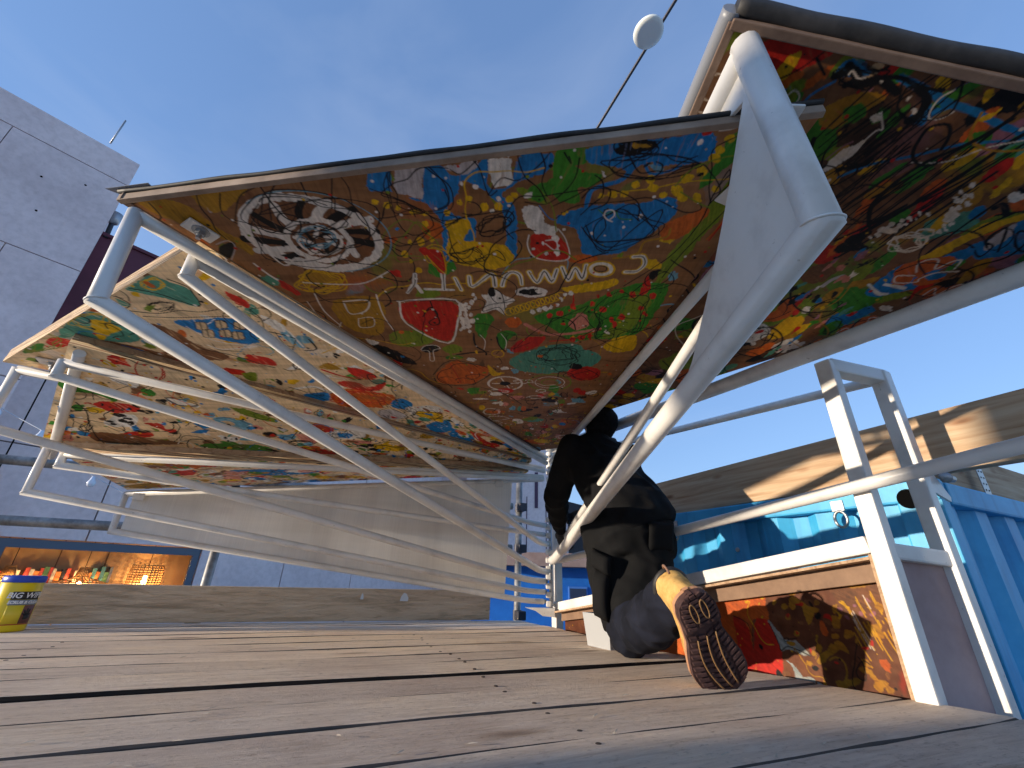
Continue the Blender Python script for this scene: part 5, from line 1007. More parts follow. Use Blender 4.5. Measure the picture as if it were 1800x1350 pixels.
fB 0 -1172 -548 -1183 -547 -1203 -561 -1220 -581 -1224 -596 -1213 -597 -1193 -583 -1176 -563
fG 0 -648 -273 -661 -267 -690 -277 -716 -298 -725 -317 -712 -323 -684 -313 -657 -293
fY 0 -841 -366 -847 -362 -856 -365 -864 -374 -865 -384 -860 -388 -851 -385 -843 -376
fN 0 -1109 -570 -1123 -569 -1150 -585 -1173 -607 -1180 -623 -1167 -624 -1141 -609 -1117 -586
fK 0 -1436 -608 -1446 -611 -1465 -626 -1482 -644 -1488 -655 -1479 -652 -1460 -637 -1442 -619
fK 0 -1023 -533 -1032 -530 -1047 -537 -1059 -552 -1061 -564 -1053 -567 -1038 -560 -1026 -546
fG 0 -1098 -560 -1111 -560 -1138 -574 -1162 -592 -1170 -604 -1158 -604 -1132 -591 -1107 -573
fN 0 -942 -437 -957 -434 -988 -443 -1018 -458 -1029 -471 -1014 -474 -983 -465 -953 -450
fN 0 -1428 -708 -1440 -711 -1462 -729 -1481 -750 -1487 -762 -1476 -759 -1455 -742 -1435 -720
fS 0 -1497 -733 -1504 -729 -1513 -734 -1519 -744 -1518 -754 -1511 -758 -1502 -753 -1496 -743
fR 0 -817 -374 -826 -366 -844 -372 -859 -387 -863 -403 -853 -410 -836 -405 -821 -390
fN 0 -1250 -579 -1259 -576 -1275 -583 -1287 -597 -1290 -610 -1280 -613 -1265 -606 -1252 -592
fN 0 -1385 -498 -1397 -500 -1422 -516 -1444 -537 -1451 -551 -1439 -549 -1414 -533 -1392 -512
fK 0 -994 -539 -1001 -534 -1013 -536 -1023 -545 -1026 -555 -1019 -561 -1007 -558 -996 -550
fT 0 -1412 -676 -1421 -670 -1435 -673 -1445 -684 -1446 -696 -1437 -702 -1423 -699 -1413 -688
fY 0 -1387 -533 -1395 -525 -1406 -527 -1412 -538 -1411 -551 -1403 -558 -1393 -556 -1386 -545
fD 0 -1255 -557 -1262 -551 -1274 -552 -1283 -560 -1284 -570 -1277 -577 -1265 -576 -1256 -568
fP 0 -1409 -517 -1421 -512 -1443 -520 -1461 -535 -1465 -549 -1453 -553 -1431 -546 -1413 -531
fY 0 -1051 -448 -1063 -447 -1087 -459 -1109 -478 -1115 -491 -1104 -492 -1080 -480 -1058 -462
fN 0 -1090 -424 -1102 -423 -1129 -434 -1153 -450 -1161 -462 -1149 -463 -1123 -453 -1098 -436
fS 0 -256 -115 -265 -107 -286 -113 -307 -131 -315 -148 -305 -156 -284 -150 -264 -133
fM 0 -276 -84 -289 -87 -321 -106 -351 -129 -363 -143 -350 -140 -319 -122 -288 -99
fK 0 -682 -337 -693 -331 -715 -342 -735 -363 -740 -382 -729 -388 -707 -377 -687 -356
fN 0 -463 -153 -480 -156 -517 -175 -554 -200 -568 -215 -552 -212 -515 -193 -478 -169
sK 30 -1163 -438 -1173 -429 -1197 -435 -1214 -453 -1210 -460 -1215 -474 -1197 -471 -1181 -474 -1172 -448 -1160 -429 -1167 -424 -1190 -424 -1210 -449
sK 31 -1059 -422 -1077 -417 -1089 -424 -1129 -441 -1125 -453 -1120 -465 -1101 -461 -1084 -464 -1061 -435 -1067 -424 -1070 -418 -1093 -418 -1123 -443
sK 29 -972 -590 -998 -598 -1016 -602 -1030 -615 -1060 -638 -1035 -629 -1028 -633 -1004 -622 -981 -605 -976 -594 -993 -593 -1019 -604 -1032 -616
sK 28 -1341 -701 -1339 -683 -1365 -696 -1380 -705 -1386 -719 -1378 -727 -1367 -735 -1348 -722 -1345 -712 -1332 -692 -1344 -689 -1362 -685 -1383 -700
sK 28 -1184 -629 -1189 -621 -1200 -626 -1221 -635 -1230 -652 -1214 -656 -1201 -667 -1186 -660 -1182 -643 -1166 -624 -1186 -622 -1206 -618 -1223 -635
sK 31 -932 -472 -940 -461 -950 -455 -958 -460 -965 -477 -958 -493 -947 -504 -932 -500 -921 -490 -929 -469 -938 -456 -947 -462 -953 -468
sK 32 -973 -356 -984 -344 -1004 -354 -1015 -372 -1054 -395 -1036 -401 -1024 -406 -1002 -385 -972 -365 -979 -359 -984 -348 -1004 -358 -1031 -373
sK 27 -1569 -688 -1576 -688 -1589 -692 -1604 -702 -1611 -710 -1605 -719 -1596 -717 -1582 -707 -1575 -698 -1578 -697 -1573 -681 -1588 -693 -1603 -697
sK 28 -1131 -677 -1139 -666 -1153 -663 -1171 -684 -1173 -698 -1172 -707 -1161 -708 -1143 -703 -1131 -688 -1138 -677 -1142 -670 -1155 -670 -1171 -684
sK 30 -1033 -538 -1031 -520 -1044 -526 -1056 -534 -1066 -550 -1065 -560 -1051 -565 -1036 -547 -1021 -544 -1030 -533 -1035 -528 -1041 -526 -1058 -536
sK 29 -997 -593 -1005 -585 -1013 -586 -1025 -593 -1028 -608 -1024 -614 -1018 -616 -1005 -614 -996 -603 -999 -595 -1005 -586 -1014 -585 -1023 -595
sK 32 -904 -300 -916 -299 -949 -315 -980 -337 -997 -353 -984 -353 -980 -360 -937 -334 -931 -320 -890 -289 -927 -305 -956 -317 -981 -338
sK 28 -1213 -697 -1228 -694 -1250 -687 -1268 -707 -1267 -715 -1275 -737 -1247 -731 -1240 -723 -1227 -716 -1222 -701 -1224 -682 -1252 -691 -1270 -704
sK 29 -1264 -572 -1279 -569 -1306 -582 -1319 -589 -1325 -606 -1330 -621 -1308 -616 -1291 -603 -1264 -589 -1278 -583 -1276 -560 -1296 -572 -1321 -591
""",
 'P5': """
fY 0 -1894 -867 -1819 -829 -1877 -786 -1903 -808
sK 36 -1894 -867 -1821 -827 -1877 -786
fR 0 -1902 -729 -1779 -697 -1834 -632 -1894 -655
fN 0 -1832 -821 -1719 -770 -1753 -715 -1842 -734
fB 0 -1651 -651 -1472 -600 -1271 -513 -1370 -472 -1581 -536
fW 0 -1789 -645 -1690 -622 -1701 -520 -1790 -555
sK 55 -1803 -635 -1697 -610
fP 0 -1683 -634 -1627 -599 -1704 -456 -1763 -480
sK 33 -1527 -477 -1540 -417 -1601 -461 -1640 -471 -1642 -491 -1638 -530 -1590 -529 -1554 -519 -1499 -498 -1543 -479 -1548 -440 -1598 -462 -1628 -478 -1650 -497 -1649 -545 -1604 -536 -1557 -538 -1515 -500 -1506 -469 -1564 -451 -1598 -446 -1625 -458 -1650 -505 -1648 -531 -1601 -528 -1558 -528 -1519 -499
sW 53 -1427 -290 -1439 -276 -1459 -269 -1484 -270 -1507 -280 -1524 -296 -1533 -315 -1531 -333 -1519 -346 -1499 -353 -1476 -352 -1453 -343 -1435 -327 -1426 -309 -1427 -290
fB 0 -1525 -383 -1337 -343 -1388 -255
fG 0 -1341 -461 -1292 -459 -1325 -373
fN 0 -2109 -856 -2081 -807 -2104 -706 -2165 -701
fP 0 -2070 -750 -2009 -699 -2053 -658
fW 0 -2053 -658 -1989 -602 -2059 -567
fM 0 -2211 -566 -2059 -567 -1992 -507 -2158 -492
fY 0 -1937 -581 -1954 -565 -1972 -564 -1980 -579 -1973 -600 -1955 -615 -1937 -616 -1930 -602
fT 0 -1855 -703 -1871 -687 -1890 -682 -1900 -690 -1895 -707 -1879 -723 -1860 -728 -1850 -720
fW 0 -1393 -330 -1417 -310 -1457 -308 -1489 -325 -1494 -350 -1470 -370 -1431 -372 -1399 -356
fS 0 -1867 -514 -1885 -502 -1907 -509 -1918 -530 -1913 -553 -1895 -564 -1875 -558 -1863 -537
fO 0 -952 -264 -962 -261 -982 -272 -1000 -290 -1005 -304 -995 -307 -975 -297 -958 -279
fM 0 -1888 -541 -1905 -528 -1926 -525 -1940 -535 -1939 -551 -1922 -564 -1901 -566 -1886 -557
fM 0 -1824 -512 -1837 -502 -1849 -505 -1855 -518 -1851 -535 -1838 -545 -1826 -542 -1820 -529
fG 0 -1977 -585 -1993 -581 -2019 -590 -2039 -606 -2042 -621 -2026 -624 -2001 -616 -1981 -600
fM 0 -813 -381 -825 -376 -851 -384 -874 -400 -882 -415 -870 -420 -845 -412 -821 -395
fY 0 -1249 -364 -1270 -350 -1303 -357 -1330 -382 -1334 -408 -1314 -422 -1281 -415 -1254 -391
fB 0 -1468 -471 -1477 -465 -1492 -467 -1503 -478 -1504 -489 -1495 -495 -1480 -492 -1469 -482
fW 0 -1287 -517 -1304 -506 -1331 -513 -1351 -535 -1353 -558 -1336 -569 -1310 -562 -1290 -541
fW 0 -1073 -320 -1094 -299 -1132 -294 -1165 -306 -1173 -329 -1152 -349 -1115 -355 -1082 -343
fN 0 -1553 -544 -1566 -536 -1588 -537 -1606 -548 -1608 -561 -1595 -569 -1573 -567 -1556 -557
fY 0 -1002 -435 -1018 -427 -1049 -439 -1075 -465 -1081 -489 -1064 -497 -1035 -485 -1009 -460
fW 0 -1564 -423 -1576 -407 -1591 -402 -1599 -410 -1597 -427 -1584 -442 -1570 -448 -1561 -439
fG 0 -1960 -558 -1976 -556 -2005 -565 -2029 -580 -2035 -592 -2019 -594 -1991 -585 -1967 -570
fR 0 -791 -188 -810 -171 -849 -173 -883 -195 -893 -222 -874 -240 -837 -237 -802 -216
fB 0 -1574 -450 -1595 -439 -1626 -450 -1648 -477 -1649 -504 -1628 -514 -1598 -503 -1576 -477
fW 0 -836 -346 -855 -330 -891 -338 -921 -365 -929 -395 -910 -410 -876 -402 -845 -376
fW 0 -1658 -714 -1668 -705 -1681 -705 -1689 -713 -1687 -725 -1677 -733 -1664 -734 -1656 -725
fW 0 -1954 -521 -1976 -512 -2013 -510 -2045 -517 -2052 -529 -2031 -539 -1994 -540 -1962 -533
fW 0 -801 -122 -814 -96 -837 -87 -856 -101 -860 -129 -847 -154 -825 -163 -806 -149
fP 0 -1583 -567 -1601 -553 -1627 -557 -1644 -577 -1642 -600 -1623 -614 -1598 -609 -1581 -590
fM 0 -1562 -540 -1576 -530 -1597 -534 -1611 -549 -1611 -567 -1597 -577 -1577 -573 -1562 -557
fO 0 -1761 -611 -1771 -602 -1784 -600 -1793 -606 -1791 -617 -1781 -626 -1768 -628 -1760 -622
fW 0 -1767 -726 -1786 -713 -1816 -710 -1839 -717 -1842 -732 -1822 -744 -1793 -747 -1770 -740
fG 0 -935 -339 -948 -322 -968 -324 -984 -343 -985 -368 -972 -384 -953 -383 -937 -364
fO 0 -1310 -577 -1320 -567 -1333 -567 -1342 -579 -1340 -594 -1330 -604 -1318 -604 -1309 -592
fO 0 -1763 -471 -1775 -460 -1789 -460 -1798 -470 -1795 -485 -1783 -495 -1769 -495 -1761 -485
fM 0 -1158 -330 -1178 -316 -1212 -323 -1240 -348 -1245 -376 -1225 -390 -1192 -383 -1164 -359
fG 0 -1391 -630 -1411 -619 -1444 -626 -1470 -646 -1473 -668 -1454 -679 -1422 -672 -1396 -652
fG 0 -1773 -744 -1792 -734 -1818 -738 -1837 -753 -1837 -771 -1819 -780 -1793 -777 -1774 -762
fW 0 -1702 -648 -1716 -644 -1738 -656 -1755 -676 -1757 -692 -1743 -696 -1721 -684 -1704 -665
fT 0 -1885 -537 -1897 -527 -1907 -529 -1911 -540 -1906 -555 -1895 -565 -1884 -564 -1880 -552
fW 0 -1338 -514 -1357 -505 -1391 -512 -1419 -533 -1424 -554 -1405 -563 -1372 -555 -1344 -535
fO 0 -1443 -444 -1461 -435 -1493 -443 -1518 -463 -1523 -483 -1504 -492 -1474 -484 -1448 -465
fT 0 -1824 -398 -1846 -383 -1879 -381 -1904 -393 -1907 -412 -1885 -427 -1852 -429 -1827 -417
fD 0 -1188 -355 -1200 -333 -1215 -326 -1224 -339 -1221 -363 -1209 -384 -1194 -391 -1185 -379
fP 0 -736 -350 -755 -328 -795 -321 -832 -333 -843 -356 -824 -376 -785 -383 -749 -372
fP 0 -1284 -507 -1303 -493 -1335 -495 -1360 -513 -1364 -535 -1345 -549 -1314 -547 -1289 -529
fG 0 -1875 -653 -1888 -644 -1907 -642 -1920 -649 -1920 -660 -1907 -669 -1888 -670 -1875 -664
fO 0 -749 -261 -766 -252 -799 -266 -828 -294 -837 -319 -821 -328 -789 -315 -759 -287
fG 0 -1528 -666 -1544 -659 -1569 -669 -1588 -690 -1589 -710 -1573 -716 -1548 -707 -1530 -686
fB 0 -1851 -765 -1866 -764 -1889 -778 -1908 -799 -1910 -814 -1896 -816 -1872 -802 -1854 -781
fW 0 -1511 -320 -1527 -307 -1552 -302 -1572 -309 -1575 -323 -1560 -337 -1535 -341 -1515 -334
fT 0 -1571 -696 -1582 -688 -1599 -686 -1612 -692 -1613 -702 -1602 -710 -1585 -712 -1573 -706
fD 0 -2019 -551 -2028 -545 -2039 -546 -2045 -553 -2043 -562 -2035 -568 -2024 -567 -2017 -560
fW 0 -552 -200 -560 -183 -575 -182 -589 -198 -592 -222 -584 -239 -569 -240 -555 -224
fY 0 -1690 -473 -1708 -465 -1738 -472 -1763 -488 -1767 -504 -1749 -512 -1720 -505 -1695 -489
fT 0 -1300 -235 -1320 -228 -1360 -237 -1395 -257 -1405 -276 -1385 -283 -1346 -273 -1311 -254
fM 0 -1502 -550 -1520 -541 -1554 -541 -1582 -549 -1590 -561 -1572 -570 -1539 -571 -1510 -563
fY 0 -597 -280 -606 -268 -627 -265 -646 -274 -653 -289 -643 -301 -623 -304 -604 -295
fN 0 -1892 -713 -1909 -705 -1936 -706 -1958 -714 -1961 -726 -1944 -734 -1917 -734 -1895 -725
fT 0 -757 -272 -773 -261 -802 -273 -828 -302 -834 -329 -819 -340 -791 -329 -765 -301
fO 0 -1878 -525 -1895 -512 -1919 -508 -1936 -516 -1936 -531 -1919 -544 -1895 -548 -1878 -540
fW 0 -1058 -499 -1070 -490 -1092 -495 -1110 -512 -1114 -529 -1101 -537 -1080 -532 -1062 -516
fS 0 -650 -182 -668 -166 -704 -178 -735 -211 -744 -245 -727 -261 -692 -249 -661 -217
fD 0 -1480 -312 -1505 -295 -1547 -298 -1579 -321 -1584 -349 -1558 -366 -1518 -362 -1485 -340
fD 0 -1685 -609 -1706 -594 -1738 -590 -1763 -599 -1766 -615 -1745 -630 -1713 -635 -1688 -626
fM 0 -2103 -613 -2123 -599 -2145 -598 -2158 -611 -2152 -629 -2133 -643 -2111 -644 -2099 -632
fY 0 -1095 -302 -1112 -287 -1141 -293 -1164 -314 -1169 -339 -1152 -353 -1124 -348 -1100 -327
fR 0 -1660 -716 -1674 -713 -1697 -722 -1716 -738 -1719 -751 -1706 -754 -1683 -745 -1664 -729
fP 0 -1769 -392 -1785 -382 -1810 -383 -1829 -394 -1831 -409 -1815 -418 -1790 -418 -1771 -407
fD 0 -1850 -768 -1866 -766 -1893 -775 -1915 -792 -1919 -805 -1903 -808 -1877 -798 -1855 -782
fN 0 -1492 -649 -1504 -642 -1522 -644 -1535 -656 -1536 -669 -1524 -677 -1507 -674 -1494 -663
fP 0 -1038 -111 -1059 -96 -1097 -103 -1129 -129 -1137 -157 -1117 -172 -1080 -165 -1047 -140
fG 0 -1246 -522 -1255 -510 -1267 -511 -1273 -524 -1271 -541 -1262 -553 -1250 -552 -1244 -539
fW 0 -731 -343 -749 -335 -785 -352 -818 -383 -828 -409 -810 -417 -775 -401 -743 -371
fG 0 -1533 -549 -1548 -544 -1570 -555 -1586 -576 -1587 -594 -1573 -599 -1552 -588 -1535 -568
sK 27 -1471 -306 -1470 -293 -1498 -289 -1539 -312 -1546 -327 -1546 -351 -1522 -355 -1481 -334 -1478 -319 -1454 -299 -1463 -285 -1509 -304 -1523 -308
sK 25 -1570 -453 -1573 -445 -1601 -447 -1620 -458 -1629 -471 -1619 -482 -1600 -478 -1584 -474 -1574 -466 -1575 -457 -1579 -448 -1594 -448 -1619 -460
sW 25 -1284 -520 -1301 -511 -1324 -505 -1339 -520 -1355 -534 -1355 -554 -1330 -570 -1310 -556 -1285 -542 -1288 -521 -1307 -511 -1322 -504 -1346 -514
sK 25 -1257 -520 -1246 -504 -1280 -513 -1316 -525 -1323 -538 -1323 -548 -1306 -547 -1272 -544 -1250 -528 -1234 -511 -1267 -517 -1289 -517 -1306 -526
sK 25 -1158 -517 -1164 -508 -1182 -503 -1196 -509 -1196 -521 -1197 -532 -1183 -536 -1172 -529 -1155 -527 -1154 -510 -1160 -499 -1176 -504 -1189 -512
sK 25 -1854 -427 -1855 -409 -1894 -419 -1915 -434 -1922 -450 -1913 -465 -1888 -470 -1865 -458 -1840 -442 -1845 -423 -1860 -417 -1887 -414 -1925 -430
sK 23 -1710 -701 -1724 -698 -1733 -696 -1745 -700 -1764 -710 -1751 -725 -1739 -731 -1710 -729 -1717 -710 -1704 -696 -1722 -692 -1736 -693 -1757 -694
sW 22 -1990 -784 -2000 -778 -2015 -780 -2030 -784 -2041 -798 -2027 -804 -2016 -805 -1995 -803 -1994 -797 -1986 -784 -1997 -777 -2020 -780 -2035 -789
sW 22 -2088 -692 -2108 -691 -2132 -690 -2146 -694 -2157 -711 -2138 -731 -2120 -730 -2100 -723 -2091 -711 -2105 -701 -2117 -693 -2135 -680 -2151 -697
sW 25 -1708 -422 -1721 -411 -1742 -413 -1756 -431 -1760 -439 -1769 -454 -1746 -452 -1729 -446 -1722 -434 -1721 -423 -1725 -418 -1741 -420 -1771 -424
sK 27 -1308 -329 -1314 -319 -1337 -324 -1343 -329 -1367 -346 -1359 -351 -1342 -358 -1323 -345 -1312 -337 -1310 -328 -1313 -315 -1336 -326 -1347 -329
sK 24 -1754 -599 -1760 -586 -1793 -583 -1809 -585 -1823 -609 -1801 -628 -1775 -646 -1750 -637 -1744 -623 -1742 -593 -1769 -590 -1783 -586 -1813 -589
sK 25 -1537 -444 -1544 -433 -1568 -445 -1596 -448 -1600 -462 -1605 -472 -1577 -470 -1551 -466 -1525 -452 -1544 -446 -1555 -439 -1567 -437 -1591 -452
sK 27 -1511 -276 -1542 -277 -1575 -267 -1588 -289 -1614 -307 -1612 -333 -1578 -327 -1553 -320 -1523 -294 -1525 -282 -1541 -277 -1563 -259 -1590 -282
sW 27 -1387 -234 -1394 -226 -1413 -233 -1429 -229 -1430 -247 -1436 -271 -1415 -272 -1392 -265 -1378 -250 -1389 -239 -1397 -223 -1415 -223 -1432 -230
sK 24 -1717 -570 -1738 -556 -1754 -553 -1761 -559 -1763 -581 -1756 -591 -1745 -598 -1721 -601 -1716 -586 -1728 -569 -1737 -548 -1752 -547 -1771 -556
sK 24 -1580 -545 -1578 -532 -1599 -535 -1616 -543 -1634 -554 -1615 -564 -1604 -566 -1581 -574 -1564 -554 -1570 -541 -1581 -535 -1604 -537 -1614 -542
sK 28 -956 -207 -989 -209 -1008 -212 -1033 -214 -1029 -235 -1023 -244 -1010 -244 -993 -244 -973 -236 -963 -214 -978 -205 -1007 -191 -1014 -214
sK 24 -1909 -525 -1914 -514 -1935 -523 -1957 -528 -1962 -542 -1947 -540 -1935 -544 -1927 -539 -1892 -529 -1906 -522 -1901 -510 -1927 -521 -1956 -526
sK 26 -975 -437 -992 -435 -1011 -436 -1042 -447 -1032 -454 -1041 -460 -1032 -467 -1002 -464 -995 -452 -976 -438 -1003 -436 -1016 -429 -1035 -441
sW 24 -1636 -579 -1651 -564 -1676 -562 -1680 -578 -1698 -594 -1701 -620 -1669 -614 -1642 -621 -1615 -591 -1628 -570 -1636 -548 -1677 -556 -1699 -566
sK 28 -1108 -166 -1123 -153 -1145 -133 -1162 -153 -1153 -178 -1160 -210 -1136 -221 -1117 -218 -1106 -196 -1118 -176 -1126 -152 -1142 -136 -1152 -169
sW 26 -1435 -377 -1436 -364 -1460 -368 -1483 -381 -1501 -394 -1501 -420 -1470 -423 -1439 -417 -1419 -402 -1419 -375 -1447 -369 -1465 -361 -1487 -371
sK 26 -1013 -415 -1017 -387 -1039 -399 -1053 -399 -1064 -418 -1048 -438 -1043 -463 -1018 -455 -1018 -434 -1017 -419 -1020 -395 -1040 -395 -1049 -406
sK 28 -908 -212 -928 -206 -951 -195 -968 -203 -971 -227 -962 -248 -957 -274 -931 -267 -916 -241 -910 -214 -920 -191 -944 -200 -970 -206
sK 29 -706 -102 -705 -84 -724 -89 -748 -98 -751 -112 -762 -126 -742 -123 -720 -123 -713 -112 -699 -98 -706 -90 -724 -90 -745 -99
""",
 'BX': """
fN 0 928 342 604 276 558 229 504 235 422 249 418 186 420 140 477 131 500 11 504 -26 674 -74 1010 -198
fR 0 554 145 503 125 496 19 510 -13 549 -19 558 80
fR 0 477 131 416 136 395 62 415 -22 495 -28
sK 45 554 145 503 125 492 87
fY 0 449 220 456 217 462 219 463 225 459 230 452 232 446 230 445 225
fY 0 420 232 426 232 430 236 429 242 424 246 418 246 414 242 415 236
fY 0 479 194 482 190 489 188 495 190 497 194 493 198 486 200 480 198
fY 0 442 184 447 185 449 189 447 194 442 197 437 196 435 192 437 187
fY 0 431 151 435 146 442 143 448 145 449 150 445 155 438 158 433 156
fY 0 424 207 431 206 436 209 436 214 432 219 425 220 420 218 420 212
fY 0 464 218 469 214 476 212 481 215 482 220 478 225 470 226 465 223
fY 0 463 206 469 203 475 204 478 208 476 213 470 215 464 214 462 210
fY 0 479 231 467 232 462 212 476 201 481 215
fW 0 542 217 546 211 554 207 566 205 576 206 583 210 585 215 581 220 572 224 561 226 551 225 544 222
fC 0 423 143 410 133 392 109 378 94 346 92 328 80 304 53 338 57 373 62 396 56 399 79 406 104
sK 37 421 132 410 107 400 75 396 56 372 70 337 64 304 53
sK 33 363 90 365 88 367 86 370 85 374 84 377 85 378 86 379 89 377 91 375 93 371 94 368 95 365 94 363 92 363 90
sK 25 362 92 336 97
fC 0 387 31 363 21 345 0 348 -22 363 -20 373 12
fC 0 344 -13 315 -5 283 -20 328 -24
fK 0 422 1 408 -10 406 -20 431 -18
fK 0 473 67 456 61 460 46 474 52
fM 0 289 42 272 64 219 100 205 101 189 75 214 81 250 50 284 29
fM 0 297 208 272 194 244 186 264 167 287 137 295 164
fM 0 289 130 275 110 266 71 276 90
fM 0 322 109 328 102 336 101 341 104 341 111 335 117 326 119 321 115
fM 0 341 155 347 150 355 149 360 152 360 158 354 163 346 164 341 161
fM 0 319 186 326 183 333 185 335 191 331 197 324 200 318 197 316 192
fM 0 379 193 387 188 394 189 397 194 393 202 385 207 378 206 375 201
fM 0 353 175 361 174 367 179 366 187 360 193 352 194 346 189 347 181
fM 0 305 230 311 223 320 221 326 225 326 232 319 239 311 241 305 237
fM 0 288 54 295 53 299 57 299 63 294 69 287 70 283 66 283 59
fM 0 300 30 306 26 314 25 320 28 319 33 314 38 306 39 300 36
fR 0 324 112 326 109 330 108 333 109 333 112 331 115 327 116 324 115
fR 0 345 158 350 155 354 156 355 159 354 163 349 165 345 165 343 162
fM 0 243 -2 182 16 183 2 234 -18
fM 0 172 40 146 44 136 25 143 21
fM 0 144 9 123 19 126 -2 141 -5
fM 0 128 151 88 161 91 130 112 131
fN 0 253 150 238 151 240 114 256 122
fM 0 164 116 150 120 160 94
fM 0 183 133 173 131 182 111
fM 0 212 167 191 165 204 131 213 137
fM 0 204 198 184 206 197 172 183 169 199 163
sM 60 249 50 242 55 236 58 229 60 223 59 217 57 213 54 209 49 207 42 207 35 208 28 210 20 214 12 218 5 224 -1
fN 0 117 69 96 72 93 41 112 47
fY 0 183 210 171 216 160 206 148 175 159 169 167 190
fY 0 196 185 180 175 191 165
fS 0 85 296 63 294 66 284 78 284
fS 0 112 223 87 221 99 209
fV 0 179 187 184 183 189 183 192 187 191 192 186 196 180 195 177 192
fV 0 164 172 169 168 175 167 180 170 179 175 174 179 168 180 164 177
fV 0 130 177 135 178 136 182 133 187 128 190 124 189 122 184 125 179
fV 0 99 178 102 180 103 185 100 190 95 193 91 191 91 186 94 181
fV 0 150 182 155 183 157 186 155 191 151 194 147 194 145 191 146 186
fD 0 200 280 65 310 63 251 62 169 153 155 182 173 189 213
fM 0 153 280 80 301 74 264 128 246 160 256
fY 0 183 210 171 216 160 206 148 175 159 169 167 190
fS 0 82 294 63 293 69 285
fV 0 178 184 183 182 187 185 188 191 185 195 180 197 175 194 174 189
fV 0 162 166 168 163 175 164 178 169 176 175 170 178 164 177 161 172
fV 0 130 176 134 177 136 182 133 187 128 190 124 189 123 185 125 179
fV 0 90 182 94 177 100 175 105 177 105 182 101 188 95 190 90 188
fV 0 99 213 104 211 108 212 110 216 108 221 103 224 99 222 97 218
fV 0 136 198 141 196 146 197 147 201 145 206 140 209 135 208 133 203
sY 14 80 167 69 126 56 88
sY 21 107 145 103 130 97 114
sY 11 58 245 51 216 42 189
sW 11 149 187 138 151 125 117
sY 14 146 168 134 129 120 93
sW 11 154 181 140 135 122 92
sY 11 133 216 126 195 119 174
sY 11 146 152 138 128 129 104
sY 11 114 138 108 116 100 95
sY 14 90 241 78 196 64 154
sW 11 153 165 142 129 129 95
sY 10 65 216 53 171 39 130
sY 22 129 160 124 143 117 127
sY 22 110 219 96 171 80 125
sY 11 132 225 126 205 118 185
sY 21 78 213 67 169 52 128
sY 21 106 134 96 102 85 72
sY 11 161 130 150 96 137 65
sY 22 92 234 85 208 76 183
sY 10 91 168 80 127 65 88
sY 14 118 162 113 143 106 126
sY 11 74 198 70 182 64 165
sY 22 150 140 145 124 139 108
sW 11 111 230 106 213 101 197
sY 15 155 145 147 121 138 97
sY 11 146 169 140 151 133 133
fD 0 306 -25 309 -22 309 -14 305 -5 300 0 297 -3 298 -11 301 -20
fM 0 107 28 109 29 110 36 107 42 104 46 102 44 102 38 104 31
fR 0 134 95 138 91 146 89 153 90 155 93 151 97 143 99 136 98
fM 0 281 56 286 49 291 46 292 50 289 57 283 64 279 67 278 63
fM 0 323 -38 330 -42 338 -41 343 -37 341 -31 334 -27 326 -28 321 -33
fM 0 245 198 251 199 253 202 250 207 244 210 238 209 236 206 239 201
fM 0 164 122 171 115 181 113 189 116 190 123 183 129 173 132 165 129
fD 0 77 147 83 141 88 141 90 145 86 152 80 158 74 158 73 153
fD 0 259 194 268 191 279 194 286 202 284 210 276 213 265 210 258 202
fR 0 118 109 121 103 126 101 129 103 129 108 125 114 121 117 118 115
fD 0 135 134 140 132 143 132 143 135 140 139 136 142 133 141 133 138
fM 0 104 -3 109 -7 116 -7 119 -4 118 2 112 6 106 6 102 3
fD 0 181 38 188 36 192 40 192 48 187 54 180 55 176 51 176 44
fK 0 289 16 297 13 305 15 308 22 304 29 295 33 288 30 285 23
fM 0 276 -26 279 -24 283 -16 283 -8 281 -3 277 -5 274 -12 273 -21
fM 0 143 50 150 48 156 52 158 59 155 65 148 66 142 63 140 56
fR 0 222 153 230 152 236 157 236 165 231 172 223 173 217 168 217 160
fD 0 53 181 57 184 57 193 54 202 49 207 45 204 44 195 48 186
fD 0 64 182 69 178 74 178 76 182 73 188 67 192 63 192 61 188
fD 0 299 144 303 142 309 140 315 141 317 144 313 146 307 147 301 147
fM 0 344 82 351 75 364 73 375 76 377 82 370 88 357 91 346 88
fD 0 108 26 111 27 111 33 109 39 104 43 101 41 101 35 104 29
fR 0 221 44 226 42 232 42 238 44 239 47 235 49 228 49 223 47
fK 0 252 157 260 158 263 164 260 171 252 176 245 175 242 170 245 162
fD 0 258 75 265 69 275 68 282 72 282 79 274 85 264 86 258 82
fR 0 295 -42 301 -44 306 -43 307 -39 305 -34 299 -32 294 -33 293 -37
fD 0 222 150 227 148 235 149 240 153 240 158 234 161 227 159 222 155
fD 0 395 -16 404 -17 407 -13 404 -7 395 -2 386 -1 383 -5 387 -11
fR 0 286 195 293 190 304 189 314 193 316 198 309 203 298 204 288 200
fM 0 272 96 278 98 279 104 277 112 270 116 265 115 263 108 266 101
fM 0 216 111 222 110 225 112 222 116 216 119 210 120 208 118 210 114
fM 0 71 198 77 194 84 195 88 200 86 206 80 210 73 209 70 204
fD 0 271 139 277 136 281 137 281 142 277 146 271 149 267 148 267 144
fD 0 200 133 204 130 211 129 218 130 221 133 216 136 209 137 202 136
fM 0 299 202 307 197 319 199 328 205 328 213 319 218 307 216 299 210
fM 0 265 66 274 65 280 72 280 82 274 89 265 90 259 83 259 73
fM 0 131 131 137 126 145 125 150 129 149 135 144 140 136 141 131 138
fK 0 261 190 265 191 269 195 270 201 269 205 266 204 262 199 260 194
fR 0 299 60 302 62 305 70 306 79 303 83 300 81 297 73 297 64
fM 0 115 11 120 8 128 10 132 14 132 19 126 22 119 21 114 17
""",
}
HX, HY = 0.26, 2.75                     # hinge axis

